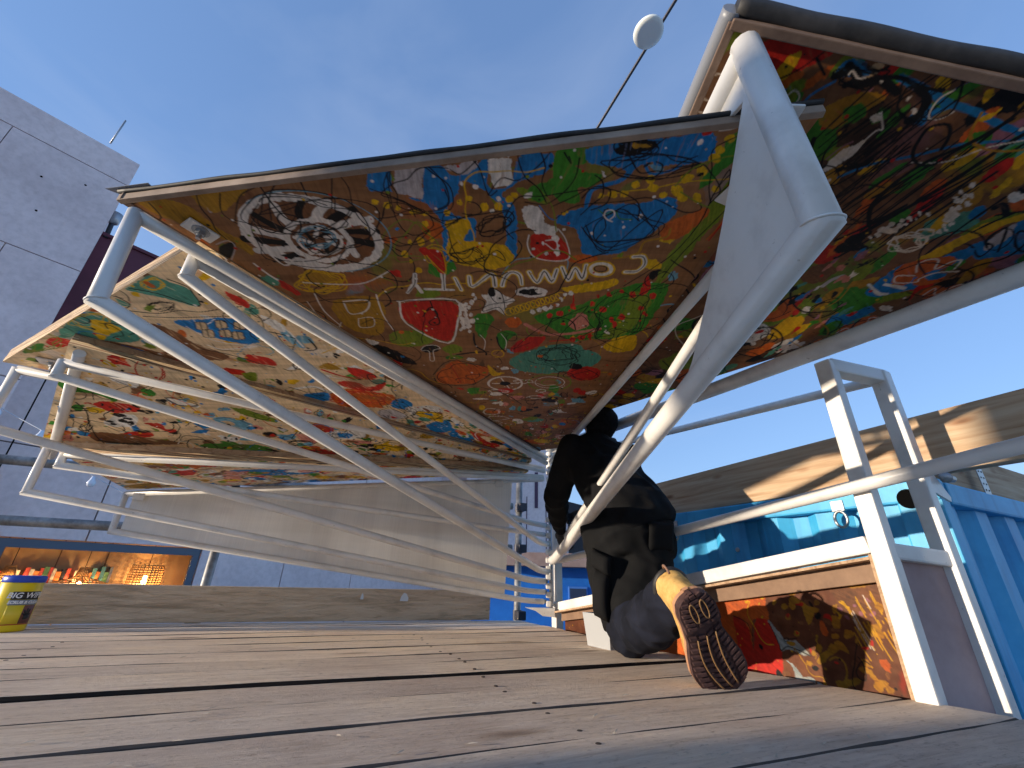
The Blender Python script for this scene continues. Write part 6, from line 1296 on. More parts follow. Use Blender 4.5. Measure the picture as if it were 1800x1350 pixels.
# ------------------------------------------------------------------ materials
MATS = {}
def mat(name, col=(.5,.5,.5), rough=.6, metal=0.0, build=None, spec=.5):
    if name in MATS: return MATS[name]
    m = bpy.data.materials.new(name); m.use_nodes = True
    b = m.node_tree.nodes['Principled BSDF']
    b.inputs['Base Color'].default_value = (*col,1); b.inputs['Roughness'].default_value = rough
    b.inputs['Metallic'].default_value = metal; b.inputs['Specular IOR Level'].default_value = spec
    if build: build(m.node_tree, b)
    MATS[name] = m; return m
def N(t, kind, **kw):
    n = t.nodes.new(kind)
    for k, v in kw.items():
        if k in n.inputs: n.inputs[k].default_value = v
        else: setattr(n, k, v)
    return n
def ramp(t, fac, stops):
    r = t.nodes.new('ShaderNodeValToRGB'); e = r.color_ramp.elements
    while len(e) < len(stops): e.new(.5)
    for i,(p,c) in enumerate(stops): e[i].position = p; e[i].color = (*c,1) if len(c)==3 else c
    t.links.new(fac, r.inputs[0]); return r.outputs[0]
def coords(t, scale=(1,1,1), which='Object', rnd=True):
    tc = t.nodes.new('ShaderNodeTexCoord'); mp = N(t,'ShaderNodeMapping'); mp.inputs['Scale'].default_value = scale
    t.links.new(tc.outputs[which], mp.inputs[0])
    if rnd:
        oi = t.nodes.new('ShaderNodeObjectInfo'); mu = N(t,'ShaderNodeMath',operation='MULTIPLY'); mu.inputs[1].default_value = 37.0
        t.links.new(oi.outputs['Random'], mu.inputs[0]); cx = t.nodes.new('ShaderNodeCombineXYZ')
        t.links.new(mu.outputs[0], cx.inputs[0]); t.links.new(mu.outputs[0], cx.inputs[2]); t.links.new(cx.outputs[0], mp.inputs['Location'])
    return mp.outputs[0]
def noise(t, vec, scale, detail=4, rough=.6, dist=0):
    n = N(t,'ShaderNodeTexNoise'); n.inputs['Scale'].default_value = scale; n.inputs['Detail'].default_value = detail
    n.inputs['Roughness'].default_value = rough; n.inputs['Distortion'].default_value = dist
    if vec is not None: t.links.new(vec, n.inputs['Vector'])
    return n.outputs['Fac']
def mix(t, a, b, fac, mode='MIX'):
    n = N(t,'ShaderNodeMix',data_type='RGBA',blend_type=mode)
    for i,v in ((0,fac),(6,a),(7,b)):
        if hasattr(v,'is_output'): t.links.new(v, n.inputs[i])
        else: n.inputs[i].default_value = v if i==0 else (*v,1)
    return n.outputs[2]
def bump(t, b, h, strength=.3, dist=.01):
    n = N(t,'ShaderNodeBump'); n.inputs['Strength'].default_value = strength; n.inputs['Distance'].default_value = dist
    t.links.new(h, n.inputs['Height']); t.links.new(n.outputs[0], b.inputs['Normal']); return n

def _white(t,b):
    v = coords(t); f = noise(t,v,9,5); f2 = noise(t,v,60,3)
    c = ramp(t,f,[(.3,(.56,.53,.49)),(.5,(.70,.675,.63)),(.75,(.74,.72,.68))])
    sp = ramp(t,f2,[(.26,(.30,.27,.22)),(.31,(1,1,1))])
    ru = noise(t,coords(t,(1,1,1)),17,8,.75); rs = ramp(t,ru,[(.70,(0,0,0)),(.735,(1,1,1))]); c = mix(t,mix(t,c,sp,.45,'MULTIPLY'),(.30,.24,.19),rs); t.links.new(c, b.inputs['Base Color']); bump(t,b,noise(t,v,120,2),.06,.002)
    b.inputs['Coat Weight'].default_value = .25; b.inputs['Coat Roughness'].default_value = .25
def _plank(t,b):
    v = coords(t,(2.4,22,22)); vb = coords(t,(1,1,1)); f = noise(t,v,2.4,10,.72,.6); g = noise(t,coords(t,(6,90,50)),2.2,7,.74,.5); big = noise(t,vb,1.8,4,.6)
    c = ramp(t,f,[(.25,(.50,.42,.355)),(.43,(.74,.64,.555)),(.58,(.84,.745,.655)),(.76,(.90,.825,.745))])
    tint = ramp(t,big,[(.3,(.82,.73,.66)),(.5,(1.03,.97,.89)),(.72,(1.12,1.02,.85))])
    c = mix(t,c,tint,.9,'MULTIPLY')
    dark = ramp(t,g,[(.27,(.30,.26,.24)),(.37,(1,1,1))]); c = mix(t,c,dark,.7,'MULTIPLY')
    vo = N(t,'ShaderNodeTexVoronoi'); vo.inputs['Scale'].default_value = 1.0; t.links.new(coords(t,(1.7,6.5,1)),vo.inputs['Vector']); c = mix(t,c,ramp(t,vo.outputs['Distance'],[(.05,(.30,.24,.20)),(.10,(.72,.66,.6)),(.17,(1,1,1))]),.8,'MULTIPLY')
    fl = noise(t,coords(t,(1,2.2,1)),46,5,.7); c = mix(t,c,ramp(t,fl,[(.30,(.62,.58,.55)),(.44,(1,1,1)),(.66,(1,1,1)),(.74,(1.3,1.27,1.24))]),.9,'MULTIPLY')
    oi = t.nodes.new('ShaderNodeObjectInfo'); c = mix(t,c,ramp(t,oi.outputs['Random'],[(0,(.80,.77,.76)),(.5,(1,.985,.96)),(1,(1.12,1.08,1.03))]),1,'MULTIPLY')
    t.links.new(c,b.inputs['Base Color'])
    ad = N(t,'ShaderNodeMath',operation='MULTIPLY_ADD'); t.links.new(g,ad.inputs[0]); ad.inputs[1].default_value=.6; t.links.new(f,ad.inputs[2])
    a2 = N(t,'ShaderNodeMath',operation='MULTIPLY_ADD'); t.links.new(noise(t,coords(t,(1,1.8,1)),30,6,.75),a2.inputs[0]); a2.inputs[1].default_value=.55; t.links.new(ad.outputs[0],a2.inputs[2])
    bump(t,b,a2.outputs[0],.75,.012)
def _toe(t,b):
    v = coords(t,(1.2,9,9)); f = noise(t,v,3,8,.66,.8); g = noise(t,coords(t,(2.2,9,16)),3.2,6,.7,.9)
    c = ramp(t,f,[(.3,(.48,.33,.20)),(.5,(.78,.56,.36)),(.72,(.86,.66,.45))]); c = mix(t,c,ramp(t,g,[(.30,(.3,.25,.22)),(.39,(1,1,1))]),.8,'MULTIPLY')
    t.links.new(c,b.inputs['Base Color']); bump(t,b,g,.9,.02)
def _ply(t,b):
    v = coords(t,(1,1,1),'Object'); sx = N(t,'ShaderNodeSeparateXYZ'); t.links.new(v,sx.inputs[0])
    wv = N(t,'ShaderNodeTexNoise'); wv.noise_dimensions='1D'; wv.inputs['Scale'].default_value=190; wv.inputs['Detail'].default_value=1; t.links.new(sx.outputs[2],wv.inputs['W'])
    f = noise(t,coords(t,(6,6,60)),3,5)
    c = ramp(t,wv.outputs['Fac'],[(.40,(.26,.15,.085)),(.5,(.52,.37,.22)),(.6,(.64,.49,.31))]); t.links.new(mix(t,c,ramp(t,f,[(.35,(.55,.5,.45)),(.6,(1,1,1))]),.7,'MULTIPLY'),b.inputs['Base Color']); bump(t,b,wv.outputs['Fac'],.3,.003)
def _batten(t,b):
    f = noise(t,coords(t,(2,22,22)),2.5,7,.65,.7); t.links.new(ramp(t,f,[(.3,(.20,.11,.06)),(.5,(.40,.26,.155)),(.72,(.52,.37,.235))]),b.inputs['Base Color']); bump(t,b,f,.25,.004)
def _timber(t,b):
    v = coords(t,(1.1,26,20)); f = noise(t,v,2,6,.6,.6); c = ramp(t,f,[(.3,(.32,.18,.09)),(.5,(.47,.32,.19)),(.7,(.56,.42,.275))])
    vo = N(t,'ShaderNodeTexVoronoi'); vo.inputs['Scale'].default_value=1.0; t.links.new(coords(t,(4.2,13,13),rnd=False),vo.inputs['Vector'])
    c = mix(t,c,ramp(t,vo.outputs['Distance'],[(.07,(.16,.07,.035)),(.13,(.62,.45,.36)),(.22,(1,1,1))]),.9,'MULTIPLY')
    t.links.new(c,b.inputs['Base Color']); bump(t,b,f,.12,.004)
def _paint(t,b):
    at = N(t,'ShaderNodeAttribute'); at.attribute_name='paint'
    f = noise(t,coords(t,(30,4,4)),3,6,.65); c = mix(t,at.outputs['Color'],ramp(t,f,[(.3,(.72,.7,.68)),(.55,(1,1,1)),(.8,(1.12,1.1,1.08))]),.8,'MULTIPLY')
    t.links.new(c,b.inputs['Base Color']); bump(t,b,noise(t,coords(t),70,5,.7),.22,.003)
def _alu(t,b):
    v = coords(t,(2.6,2.6,.5),rnd=False); f = noise(t,v,1.6,3,.5); g = noise(t,coords(t,(160,160,1.2),rnd=False),2,3); h = noise(t,coords(t,(.6,.6,9),rnd=False),1.4,3)
    c = ramp(t,f,[(.25,(.62,.565,.50)),(.5,(.82,.775,.70)),(.75,(.90,.865,.80))]); c = mix(t,c,ramp(t,h,[(.3,(.82,.82,.82)),(.6,(1,1,1))]),.6,'MULTIPLY'); t.links.new(mix(t,c,ramp(t,g,[(.3,(.86,.86,.86)),(.7,(1,1,1))]),.7,'MULTIPLY'),b.inputs['Base Color'])
    t.links.new(ramp(t,f,[(.3,(.46,)*3),(.7,(.6,)*3)]),b.inputs['Roughness']); bump(t,b,g,.05,.002)
def _conc(t,b):
    v = coords(t,which='Object'); f = noise(t,v,.7,6,.62); g = noise(t,v,9,5,.6)
    c = ramp(t,f,[(.28,(.70,.59,.575)),(.5,(.82,.70,.68)),(.72,(.88,.76,.735))]); t.links.new(mix(t,c,ramp(t,g,[(.3,(.84,.83,.82)),(.6,(1,1,1))]),.8,'MULTIPLY'),b.inputs['Base Color']); bump(t,b,g,.2,.02)
def _contain(t,b):
    v = coords(t,rnd=False); f = noise(t,v,3.2,6,.65); g = noise(t,v,22,6,.7); s = noise(t,coords(t,(9,9,.9),rnd=False),2.4,5)
    c = ramp(t,f,[(.3,(.018,.27,.55)),(.55,(.05,.39,.68)),(.75,(.13,.49,.73))]); c = mix(t,c,ramp(t,s,[(.32,(.62,.66,.72)),(.5,(1,1,1))]),.6,'MULTIPLY')
    r = ramp(t,g,[(.71,(0,0,0)),(.76,(1,1,1))]); t.links.new(mix(t,c,(.13,.045,.022),r),b.inputs['Base Color']); bump(t,b,g,.12,.004)
def _cloth(c0,c1,sc_):
    def fn(t,b):
        v = coords(t,rnd=False); f = noise(t,v,sc_,5,.6); g = noise(t,v,420,2); t.links.new(ramp(t,f,[(.35,c0),(.68,c1)]),b.inputs['Base Color'])
        ad = N(t,'ShaderNodeMath',operation='MULTIPLY_ADD'); t.links.new(g,ad.inputs[0]); ad.inputs[1].default_value=.25; t.links.new(f,ad.inputs[2]); bump(t,b,ad.outputs[0],.35,.004)
        b.inputs['Sheen Weight'].default_value=0
    return fn
def _suede(t,b):
    f = noise(t,coords(t,rnd=False),26,6,.7); t.links.new(ramp(t,f,[(.3,(.36,.20,.055)),(.5,(.58,.36,.12)),(.7,(.68,.45,.17))]),b.inputs['Base Color']); bump(t,b,f,.25,.003)
def _dirty(c0,c1,s=14):
    def fn(t,b): f = noise(t,coords(t,rnd=False),s,6,.65); t.links.new(ramp(t,f,[(.33,c0),(.66,c1)]),b.inputs['Base Color']); bump(t,b,f,.2,.003)
    return fn
WHITE = mat('white_enamel',(.78,.76,.72),.42,build=_white)
PLANK = mat('weathered_plank',rough=.86,build=_plank,spec=.25); GAP_SHADE2 = mat('soft_gap_shade_edge',(.095,.078,.066),.95,spec=.1); GAP_SHADE = mat('gap_shade_edge',(.028,.022,.018),.95,spec=.1); TOE = mat('toe_board',rough=.85,build=_toe,spec=.25)  # the two dark edge colours stand for shade in the plank gaps
PLY = mat('plywood_edge',rough=.75,build=_ply,spec=.3); BATTEN = mat('batten_wood',rough=.7,build=_batten,spec=.3); TIMBER = mat('fresh_timber',rough=.7,build=_timber,spec=.3)
PAINTM = mat('painted_plywood',rough=.55,build=_paint,spec=.18)
ALU = mat('brushed_sheet',rough=.5,metal=.35,build=_alu); CONC = mat('concrete',rough=.9,build=_conc,spec=.2); CONTAIN = mat('container_blue',rough=.5,build=_contain)
STEEL = mat('zinc_steel',(.42,.43,.44),.42,.85,build=None); PIPE = mat('scaffold_pipe',rough=.5,metal=.6,build=_dirty((.12,.115,.11),(.40,.39,.37),11))
RUBBER = mat('black_rubber',rough=.6,build=_dirty((.010,.010,.011),(.035,.033,.033),20)); DARK = mat('dark_hole',(.004,.004,.004),1.0,spec=0)
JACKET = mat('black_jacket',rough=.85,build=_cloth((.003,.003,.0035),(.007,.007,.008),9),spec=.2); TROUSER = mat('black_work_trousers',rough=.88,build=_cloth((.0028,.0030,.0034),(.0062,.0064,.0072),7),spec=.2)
NAVY = mat('navy_trouser_leg',rough=.88,build=_cloth((.004,.005,.010),(.013,.016,.030),9),spec=.2); SKIN = mat('skin',(.45,.26,.19),.55); KNIT = mat('black_knit',rough=.95,build=_cloth((.005,.005,.006),(.013,.013,.014),60),spec=.15)
SUEDE = mat('tan_nubuck',rough=.85,build=_suede,spec=.2); SOLE = mat('brown_sole',rough=.7,build=_dirty((.030,.014,.014),(.085,.045,.042),30),spec=.35); GUM = mat('gum_welt',(.42,.22,.12),.7)
MAROON = mat('burgundy_cladding',rough=.6,build=_dirty((.10,.018,.032),(.15,.03,.05),1.2)); PURPLY = mat('purple_tinted_plywood',rough=.7,build=_dirty((.30,.20,.19),(.47,.34,.32),3))

# ------------------------------------------------------------------ mesh helpers
def obj(name, me, m, parent=None):
    o = bpy.data.objects.new(name, me); COL.objects.link(o)
    for x in (m if isinstance(m,(list,tuple)) else [m]): me.materials.append(x)
    if parent is not None:
        o.parent = parent; o.matrix_parent_inverse = parent.matrix_basis.inverted()
    return o
def mesh(name, verts, faces, smooth=False):
    me = bpy.data.meshes.new(name); me.from_pydata([tuple(v) for v in verts], [], faces); me.update()
    if smooth: me.polygons.foreach_set('use_smooth',[True]*len(me.polygons))
    return me
def tag(o, label, cat=None, group=None, kind=None):
    o['label'] = label
    if cat: o['category'] = cat
    if group: o['group'] = group
    if kind: o['kind'] = kind
    return o
def thing(name, loc, label, cat, group=None, kind=None):
    o = bpy.data.objects.new(name, None); COL.objects.link(o); o.location = loc; o.empty_display_size = .1
    return tag(o,label,cat,group,kind)
def merge(*parts):
    V, F = [], []
    for v, f in parts:
        k = len(V); V += [tuple(p) for p in v]; F += [tuple(i+k for i in q) for q in f]
    return V, F
def box_vf(o, ax, ay, az, bev=0.0):
    """box with corner o and edge vectors ax, ay, az, bevelled"""
    o, ax, ay, az = Vector(o), Vector(ax), Vector(ay), Vector(az)
    bm = bmesh.new(); vs = [bm.verts.new(o+ax*i+ay*j+az*k) for k in (0,1) for j in (0,1) for i in (0,1)]
    for f in ((0,2,3,1),(4,5,7,6),(0,1,5,4),(2,6,7,3),(0,4,6,2),(1,3,7,5)): bm.faces.new([vs[i] for i in f])
    bm.normal_update(); bmesh.ops.recalc_face_normals(bm, faces=bm.faces)
    if bev: bmesh.ops.bevel(bm, geom=list(bm.edges), offset=bev, segments=2, profile=.6, affect='EDGES')
    bm.verts.index_update(); V = [v.co.copy() for v in bm.verts]; F = [[v.index for v in f.verts] for f in bm.faces]; bm.free(); return V, F
def box(name, o, ax, ay, az, m, parent=None, bev=.002):
    V,F = box_vf(o,ax,ay,az,bev); return obj(name, mesh(name,V,F), m, parent)
def fillet(pts, r):
    """round the corners of a polyline"""
    P = [Vector(p) for p in pts]; out = [P[0]]
    for i in range(1,len(P)-1):
        a, b, c = P[i-1], P[i], P[i+1]; d0, d1 = (a-b), (c-b); k = min(r, d0.length*.45, d1.length*.45)
        p0, p1 = b+d0.normalized()*k, b+d1.normalized()*k
        for j in range(5):
            t = j/4; out.append(p0.lerp(b,t).lerp(b.lerp(p1,t),t))
    return out+[P[-1]]
def sweep_vf(pts, r, n=14, flat=None, caps=True, round_end=False):
    P = [Vector(p) for p in pts]; V, F = [], []
    T0 = (P[1]-P[0]).normalized(); ref = Vector((0,0,1)) if abs(T0.z)<.9 else Vector((1,0,0)); nrm = (ref-T0*ref.dot(T0)).normalized()
    rs = r if isinstance(r,(list,tuple)) else [r]*len(P)
    for i,p in enumerate(P):
        t = ((P[min(i+1,len(P)-1)]-P[max(i-1,0)])).normalized()
        if 0<i<len(P)-1:
            ti, to = (p-P[i-1]).normalized(), (P[i+1]-p).normalized(); mt = (ti+to).normalized()      # mitre plane
            nrm = (nrm-ti*nrm.dot(ti)).normalized(); bn = ti.cross(nrm)
            for k in range(n):
                a = 2*math.pi*k/n; o_ = (nrm*math.cos(a)+bn*math.sin(a))*rs[i]; V.append(p+o_-ti*(o_.dot(mt)/max(.25,ti.dot(mt))))
            nrm = (nrm-to*nrm.dot(to)).normalized()
            continue
        nrm = (nrm-t*nrm.dot(t)).normalized(); bn = t.cross(nrm)
        for k in range(n):
            a = 2*math.pi*k/n; V.append(p+(nrm*math.cos(a)+bn*math.sin(a))*rs[i])
    for i in range(len(P)-1):
        for k in range(n): F.append((i*n+k, i*n+(k+1)%n, (i+1)*n+(k+1)%n, (i+1)*n+k))
    if caps: F.append(tuple(reversed(range(n)))); F.append(tuple((len(P)-1)*n+k for k in range(n)))
    return V, F
def tube(name, pts, r, m, parent=None, n=14, fil=0):
    if fil: pts = fillet(pts, fil)
    V,F = sweep_vf(pts, r, n); me = mesh(name,V,F,True)
    for p in list(me.polygons)[-2:]: p.use_smooth = False
    return obj(name, me, m, parent)
def lathe_vf(c, axis, prof, n=24):
    c, a = Vector(c), Vector(axis).normalized(); ref = Vector((0,0,1)) if abs(a.z)<.9 else Vector((1,0,0)); u = (ref-a*ref.dot(a)).normalized(); v = a.cross(u); V, F = [], []
    for h, r in prof:
        for k in range(n):
            t = 2*math.pi*k/n; V.append(c+a*h+(u*math.cos(t)+v*math.sin(t))*r)
    for i in range(len(prof)-1):
        for k in range(n): F.append((i*n+k,i*n+(k+1)%n,(i+1)*n+(k+1)%n,(i+1)*n+k))
    F.append(tuple(reversed(range(n)))); F.append(tuple((len(prof)-1)*n+k for k in range(n))); return V, F
def lathe(name, c, axis, prof, m, parent=None, n=24, smooth=True):
    V,F = lathe_vf(c,axis,prof,n); return obj(name, mesh(name,V,F,smooth), m, parent)
def sqbar_vf(p0, p1, wx, wy, up=(0,0,1), bev=.006):
    p0, p1 = Vector(p0), Vector(p1); t = (p1-p0).normalized(); u = Vector(up); u = (u-t*u.dot(t)).normalized(); s = t.cross(u)
    return box_vf(p0-s*wx/2-u*wy/2, p1-p0, s*wx, u*wy, bev)
def sqbar(name, p0, p1, wx, wy, m, parent=None, up=(0,0,1), bev=.006):
    V,F = sqbar_vf(p0,p1,wx,wy,up,bev); return obj(name, mesh(name,V,F), m, parent)
def prism(name, poly, ext, m, parent=None, bev=0):
    P = [Vector(p) for p in poly]; e = Vector(ext); n = len(P)
    bm = bmesh.new(); a = [bm.verts.new(p) for p in P]; b = [bm.verts.new(p+e) for p in P]
    bm.faces.new(a[::-1]); bm.faces.new(b)
    for i in range(n): bm.faces.new((a[i],a[(i+1)%n],b[(i+1)%n],b[i]))
    bmesh.ops.recalc_face_normals(bm, faces=bm.faces)
    if bev: bmesh.ops.bevel(bm, geom=list(bm.edges), offset=bev, segments=2, profile=.6, affect='EDGES')
    me = bpy.data.meshes.new(name); bm.to_mesh(me); bm.free(); return obj(name, me, m, parent)

# ------------------------------------------------------------------ ground and deck
V,F = [(-400,-400,-2.1),(400,-400,-2.1),(400,400,-2.1),(-400,400,-2.1)],[(0,1,2,3)]
g = obj('ground', mesh('ground',V,F), mat('paving',rough=.9,build=_dirty((.30,.285,.265),(.42,.40,.375),.6))); tag(g,'grey paved ground far below the deck','ground',kind='structure')
PD = Vector((0.9226,0.3859,0)); PN = Vector((-0.3859,0.9226,0))
deck = thing('deck',(0,0,0),'weathered grey plank deck seen at low angle','deck',kind='structure')
EA, EB = Vector((0.765,1.598,0)), Vector((1.12,1.137,0))           # right end of the boards
ED = (EB-EA).normalized()
def s_end(p):
    # PD*s + PN*p on the line EA + ED*k
    det = PD.x*(-ED.y)-(-ED.x)*PD.y; q = EA-PN*p
    return (q.x*(-ED.y)-(-ED.x)*q.y)/det
def s_far(p):
    a, b = EA, Vector((.335,2.60,0)); d = (b-a).normalized(); det = PD.x*(-d.y)-(-d.x)*PD.y; q = a-PN*p
    return (q.x*(-d.y)-(-d.x)*q.y)/det
edges = [(-1.55,-1.36),(-1.352,-1.16),(-1.153,-.97),(-.962,-.775),(-.768,-.58),(-.573,-.385),(-.379,-.19),(-.183,.01),(.016,.205),(.211,.405),(.411,.606),(.613,.793),(.799,.982),(.988,1.166),(1.174,1.352),(1.374,1.56),(1.566,1.716),(1.724,1.905),(1.912,2.09),(2.096,2.27),(2.283,2.42),(2.426,2.56),(2.572,2.72),(2.726,2.885)]
rng = random.Random(3)
V,F = merge(lathe_vf((0,0,-.004),(0,0,1),[(0,.0052),(.0035,.0055),(.0042,.0045)],12), box_vf((-.003,-.0006,.0001),(.006,0,0),(0,.0012,0),(0,0,.0003))); SCREW = mesh('screw',V,F); SCREW.materials.append(mat('rusty_screw',(.10,.07,.055),.6,.5))
for i,(p0,p1) in enumerate(edges):
    nseg = 60; L0 = -4.6; V=[]; F=[]; dz = rng.uniform(-.0015,.0015)+(.003 if abs(p0-1.374)<.01 else 0); th = .038
    far = p0 > 1.15; p0 -= .0015; p1 += .0015; bv = .008 if abs(p0-1.3725)<.01 else .004
    for j in range(nseg+1):
        for q,(pp,zz) in enumerate(((p0,-th),(p0,-bv*.8),(p0+bv,0),((p0+p1)/2,.0015),(p1-.004,0),(p1,-.004),(p1,-th))):
            e = s_end(pp) if not far else s_far(pp)
            s = L0+(e-L0)*j/nseg
            wob = .0025*math.sin(s*9+i*2+q)+.002*math.sin(s*23+i)
            V.append(PD*s+PN*(pp+(wob if q in (0,1,2) else (-wob if q in (4,5,6) else 0)))+Vector((0,0,zz+dz+.0012*math.sin(s*5+i))))
    for j in range(nseg):
        for q in range(6): a=j*7+q; F.append((a,a+7,a+8,a+1))
        F.append((j*7+6,j*7+13,j*7+7,j*7))
    F.append(tuple(range(7))); F.append(tuple(nseg*7+q for q in reversed(range(7))))
    me = mesh('plank',V,F)
    for f_ in me.polygons: f_.material_index = 1 if abs(f_.normal.z)<.93 else 0  # side and bevel faces coloured dark to paint the shade between boards
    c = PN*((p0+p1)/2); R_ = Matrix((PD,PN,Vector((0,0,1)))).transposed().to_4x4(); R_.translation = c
    me.transform(R_.inverted()); o = obj('plank', me, [PLANK,GAP_SHADE if abs(p0-1.3725)<.01 else GAP_SHADE2]); o.parent = deck; o.matrix_basis = R_
    if .35 < p0 < 2.1:
        for s_ in (-2.15,-.75,.49):
            for q_ in (-.3,.32):
                if s_ > (s_end(p0) if not far else s_far(p0))-.06: continue
                sw = bpy.data.objects.new('screw',SCREW); COL.objects.link(sw); sw.parent = o; sw.location = (s_+rng.uniform(-.015,.015),q_*(p1-p0),dz+.0022)
for s in (-3.6,-2.2,-.8,.45): box('bearer', PD*s+PN*-1.5+Vector((0,0,-.16)), PD*.1, PN*4.35, (0,0,.115), TOE, deck)
# toe board along the far edge
tb = thing('toe_board',PN*2.9,'weathered vertical scaffold board along the far edge of the deck','board')
V,F = box_vf((0,0,0),(5.1,0,0),(0,.036,0),(0,0,.168),.003); me = mesh('board',V,F)
R_ = Matrix((PD,PN,Vector((0,0,1)))).transposed().to_4x4(); R_.translation = PN*2.892+PD*-4.0+Vector((0,0,.004)); o = obj('board',me,TOE); o.parent = tb; o.matrix_parent_inverse = tb.matrix_basis.inverted(); o.matrix_basis = R_
pc = lambda s,p,z: PD*s+PN*p+Vector((0,0,z))
for s,z,wd,ht in ((.545,.125,.05,.055),(.30,.128,.018,.04)):
    poly=[pc(s-wd*.5,2.8905,z-ht*.3),pc(s+wd*.45,2.8905,z-ht*.32),pc(s+wd*.5,2.8905,z),pc(s+wd*.2,2.8905,z+ht*.42),pc(s-wd*.1,2.8905,z+ht*.5),pc(s-wd*.4,2.8905,z+ht*.1)]
    prism('paper_scrap',poly,PN*.0012,mat('paper',(.78,.77,.75),.8),tb)

# wood flakes and splinters lying on the boards
rf = random.Random(21); parts = []
for _ in range(150):
    s_, p_ = rf.uniform(-2.6,1.0), rf.uniform(.45,2.6)**1.0
    if s_ > min(s_end(p_), s_far(p_) if p_>1.2 else 9)-.05: continue
    a_ = rf.gauss(0,.35); L_, w_ = rf.uniform(.003,.012), rf.uniform(.0008,.0025); d_ = PD*math.cos(a_)+PN*math.sin(a_); n_ = PN*math.cos(a_)-PD*math.sin(a_); c_ = PD*s_+PN*p_+Vector((0,0,.0035)); h_ = rf.uniform(.0004,.0035)
    parts.append(([c_-d_*L_-n_*w_,c_+d_*L_-n_*w_*.4+Vector((0,0,h_)),c_+d_*L_*.8+n_*w_+Vector((0,0,h_)),c_-d_*L_*.7+n_*w_, c_+Vector((0,0,h_*.6+.001))],[(0,1,4),(1,2,4),(2,3,4),(3,0,4),(3,2,1,0)]))
V,F = merge(*parts); o = obj('wood_flakes',mesh('wood_flakes',V,F),mat('pale_flake',(.50,.42,.33),.9)); tag(o,'tiny pale wood flakes and splinters scattered over the deck','debris',kind='stuff')

# ------------------------------------------------------------------ painting boards
PAL = dict(B=(.012,.22,.58),G=(.05,.27,.025),O=(.20,.29,.02),Y=(.78,.48,.008),W=(.86,.84,.79),L=(.56,.53,.55),K=(.007,.007,.009),R=(.60,.026,.014),N=(.64,.14,.02),P=(.68,.26,.20),T=(.09,.33,.25),M=(.46,.25,.018),D=(.22,.095,.04),S=(.16,.40,.55),E=(.66,.50,.30),V=(.36,.16,.24),C=(.36,.44,.46))
def catmull(P, closed, k=5):
    P = np.asarray(P,float); n = len(P); out = []
    if n < 3: return P
    rngi = range(n) if closed else range(n-1)
    for i in rngi:
        g = (lambda j: P[j % n]) if closed else (lambda j: P[min(max(j,0),n-1)])
        p0,p1,p2,p3 = g(i-1),g(i),g(i+1),g(i+2)
        for t in np.arange(k)/k: out.append(.5*((2*p1)+(-p0+p2)*t+(2*p0-5*p1+4*p2-p3)*t*t+(-p0+3*p1-3*p2+p3)*t**3))
    if not closed: out.append(P[-1])
    return np.array(out)
sinf = math.sin
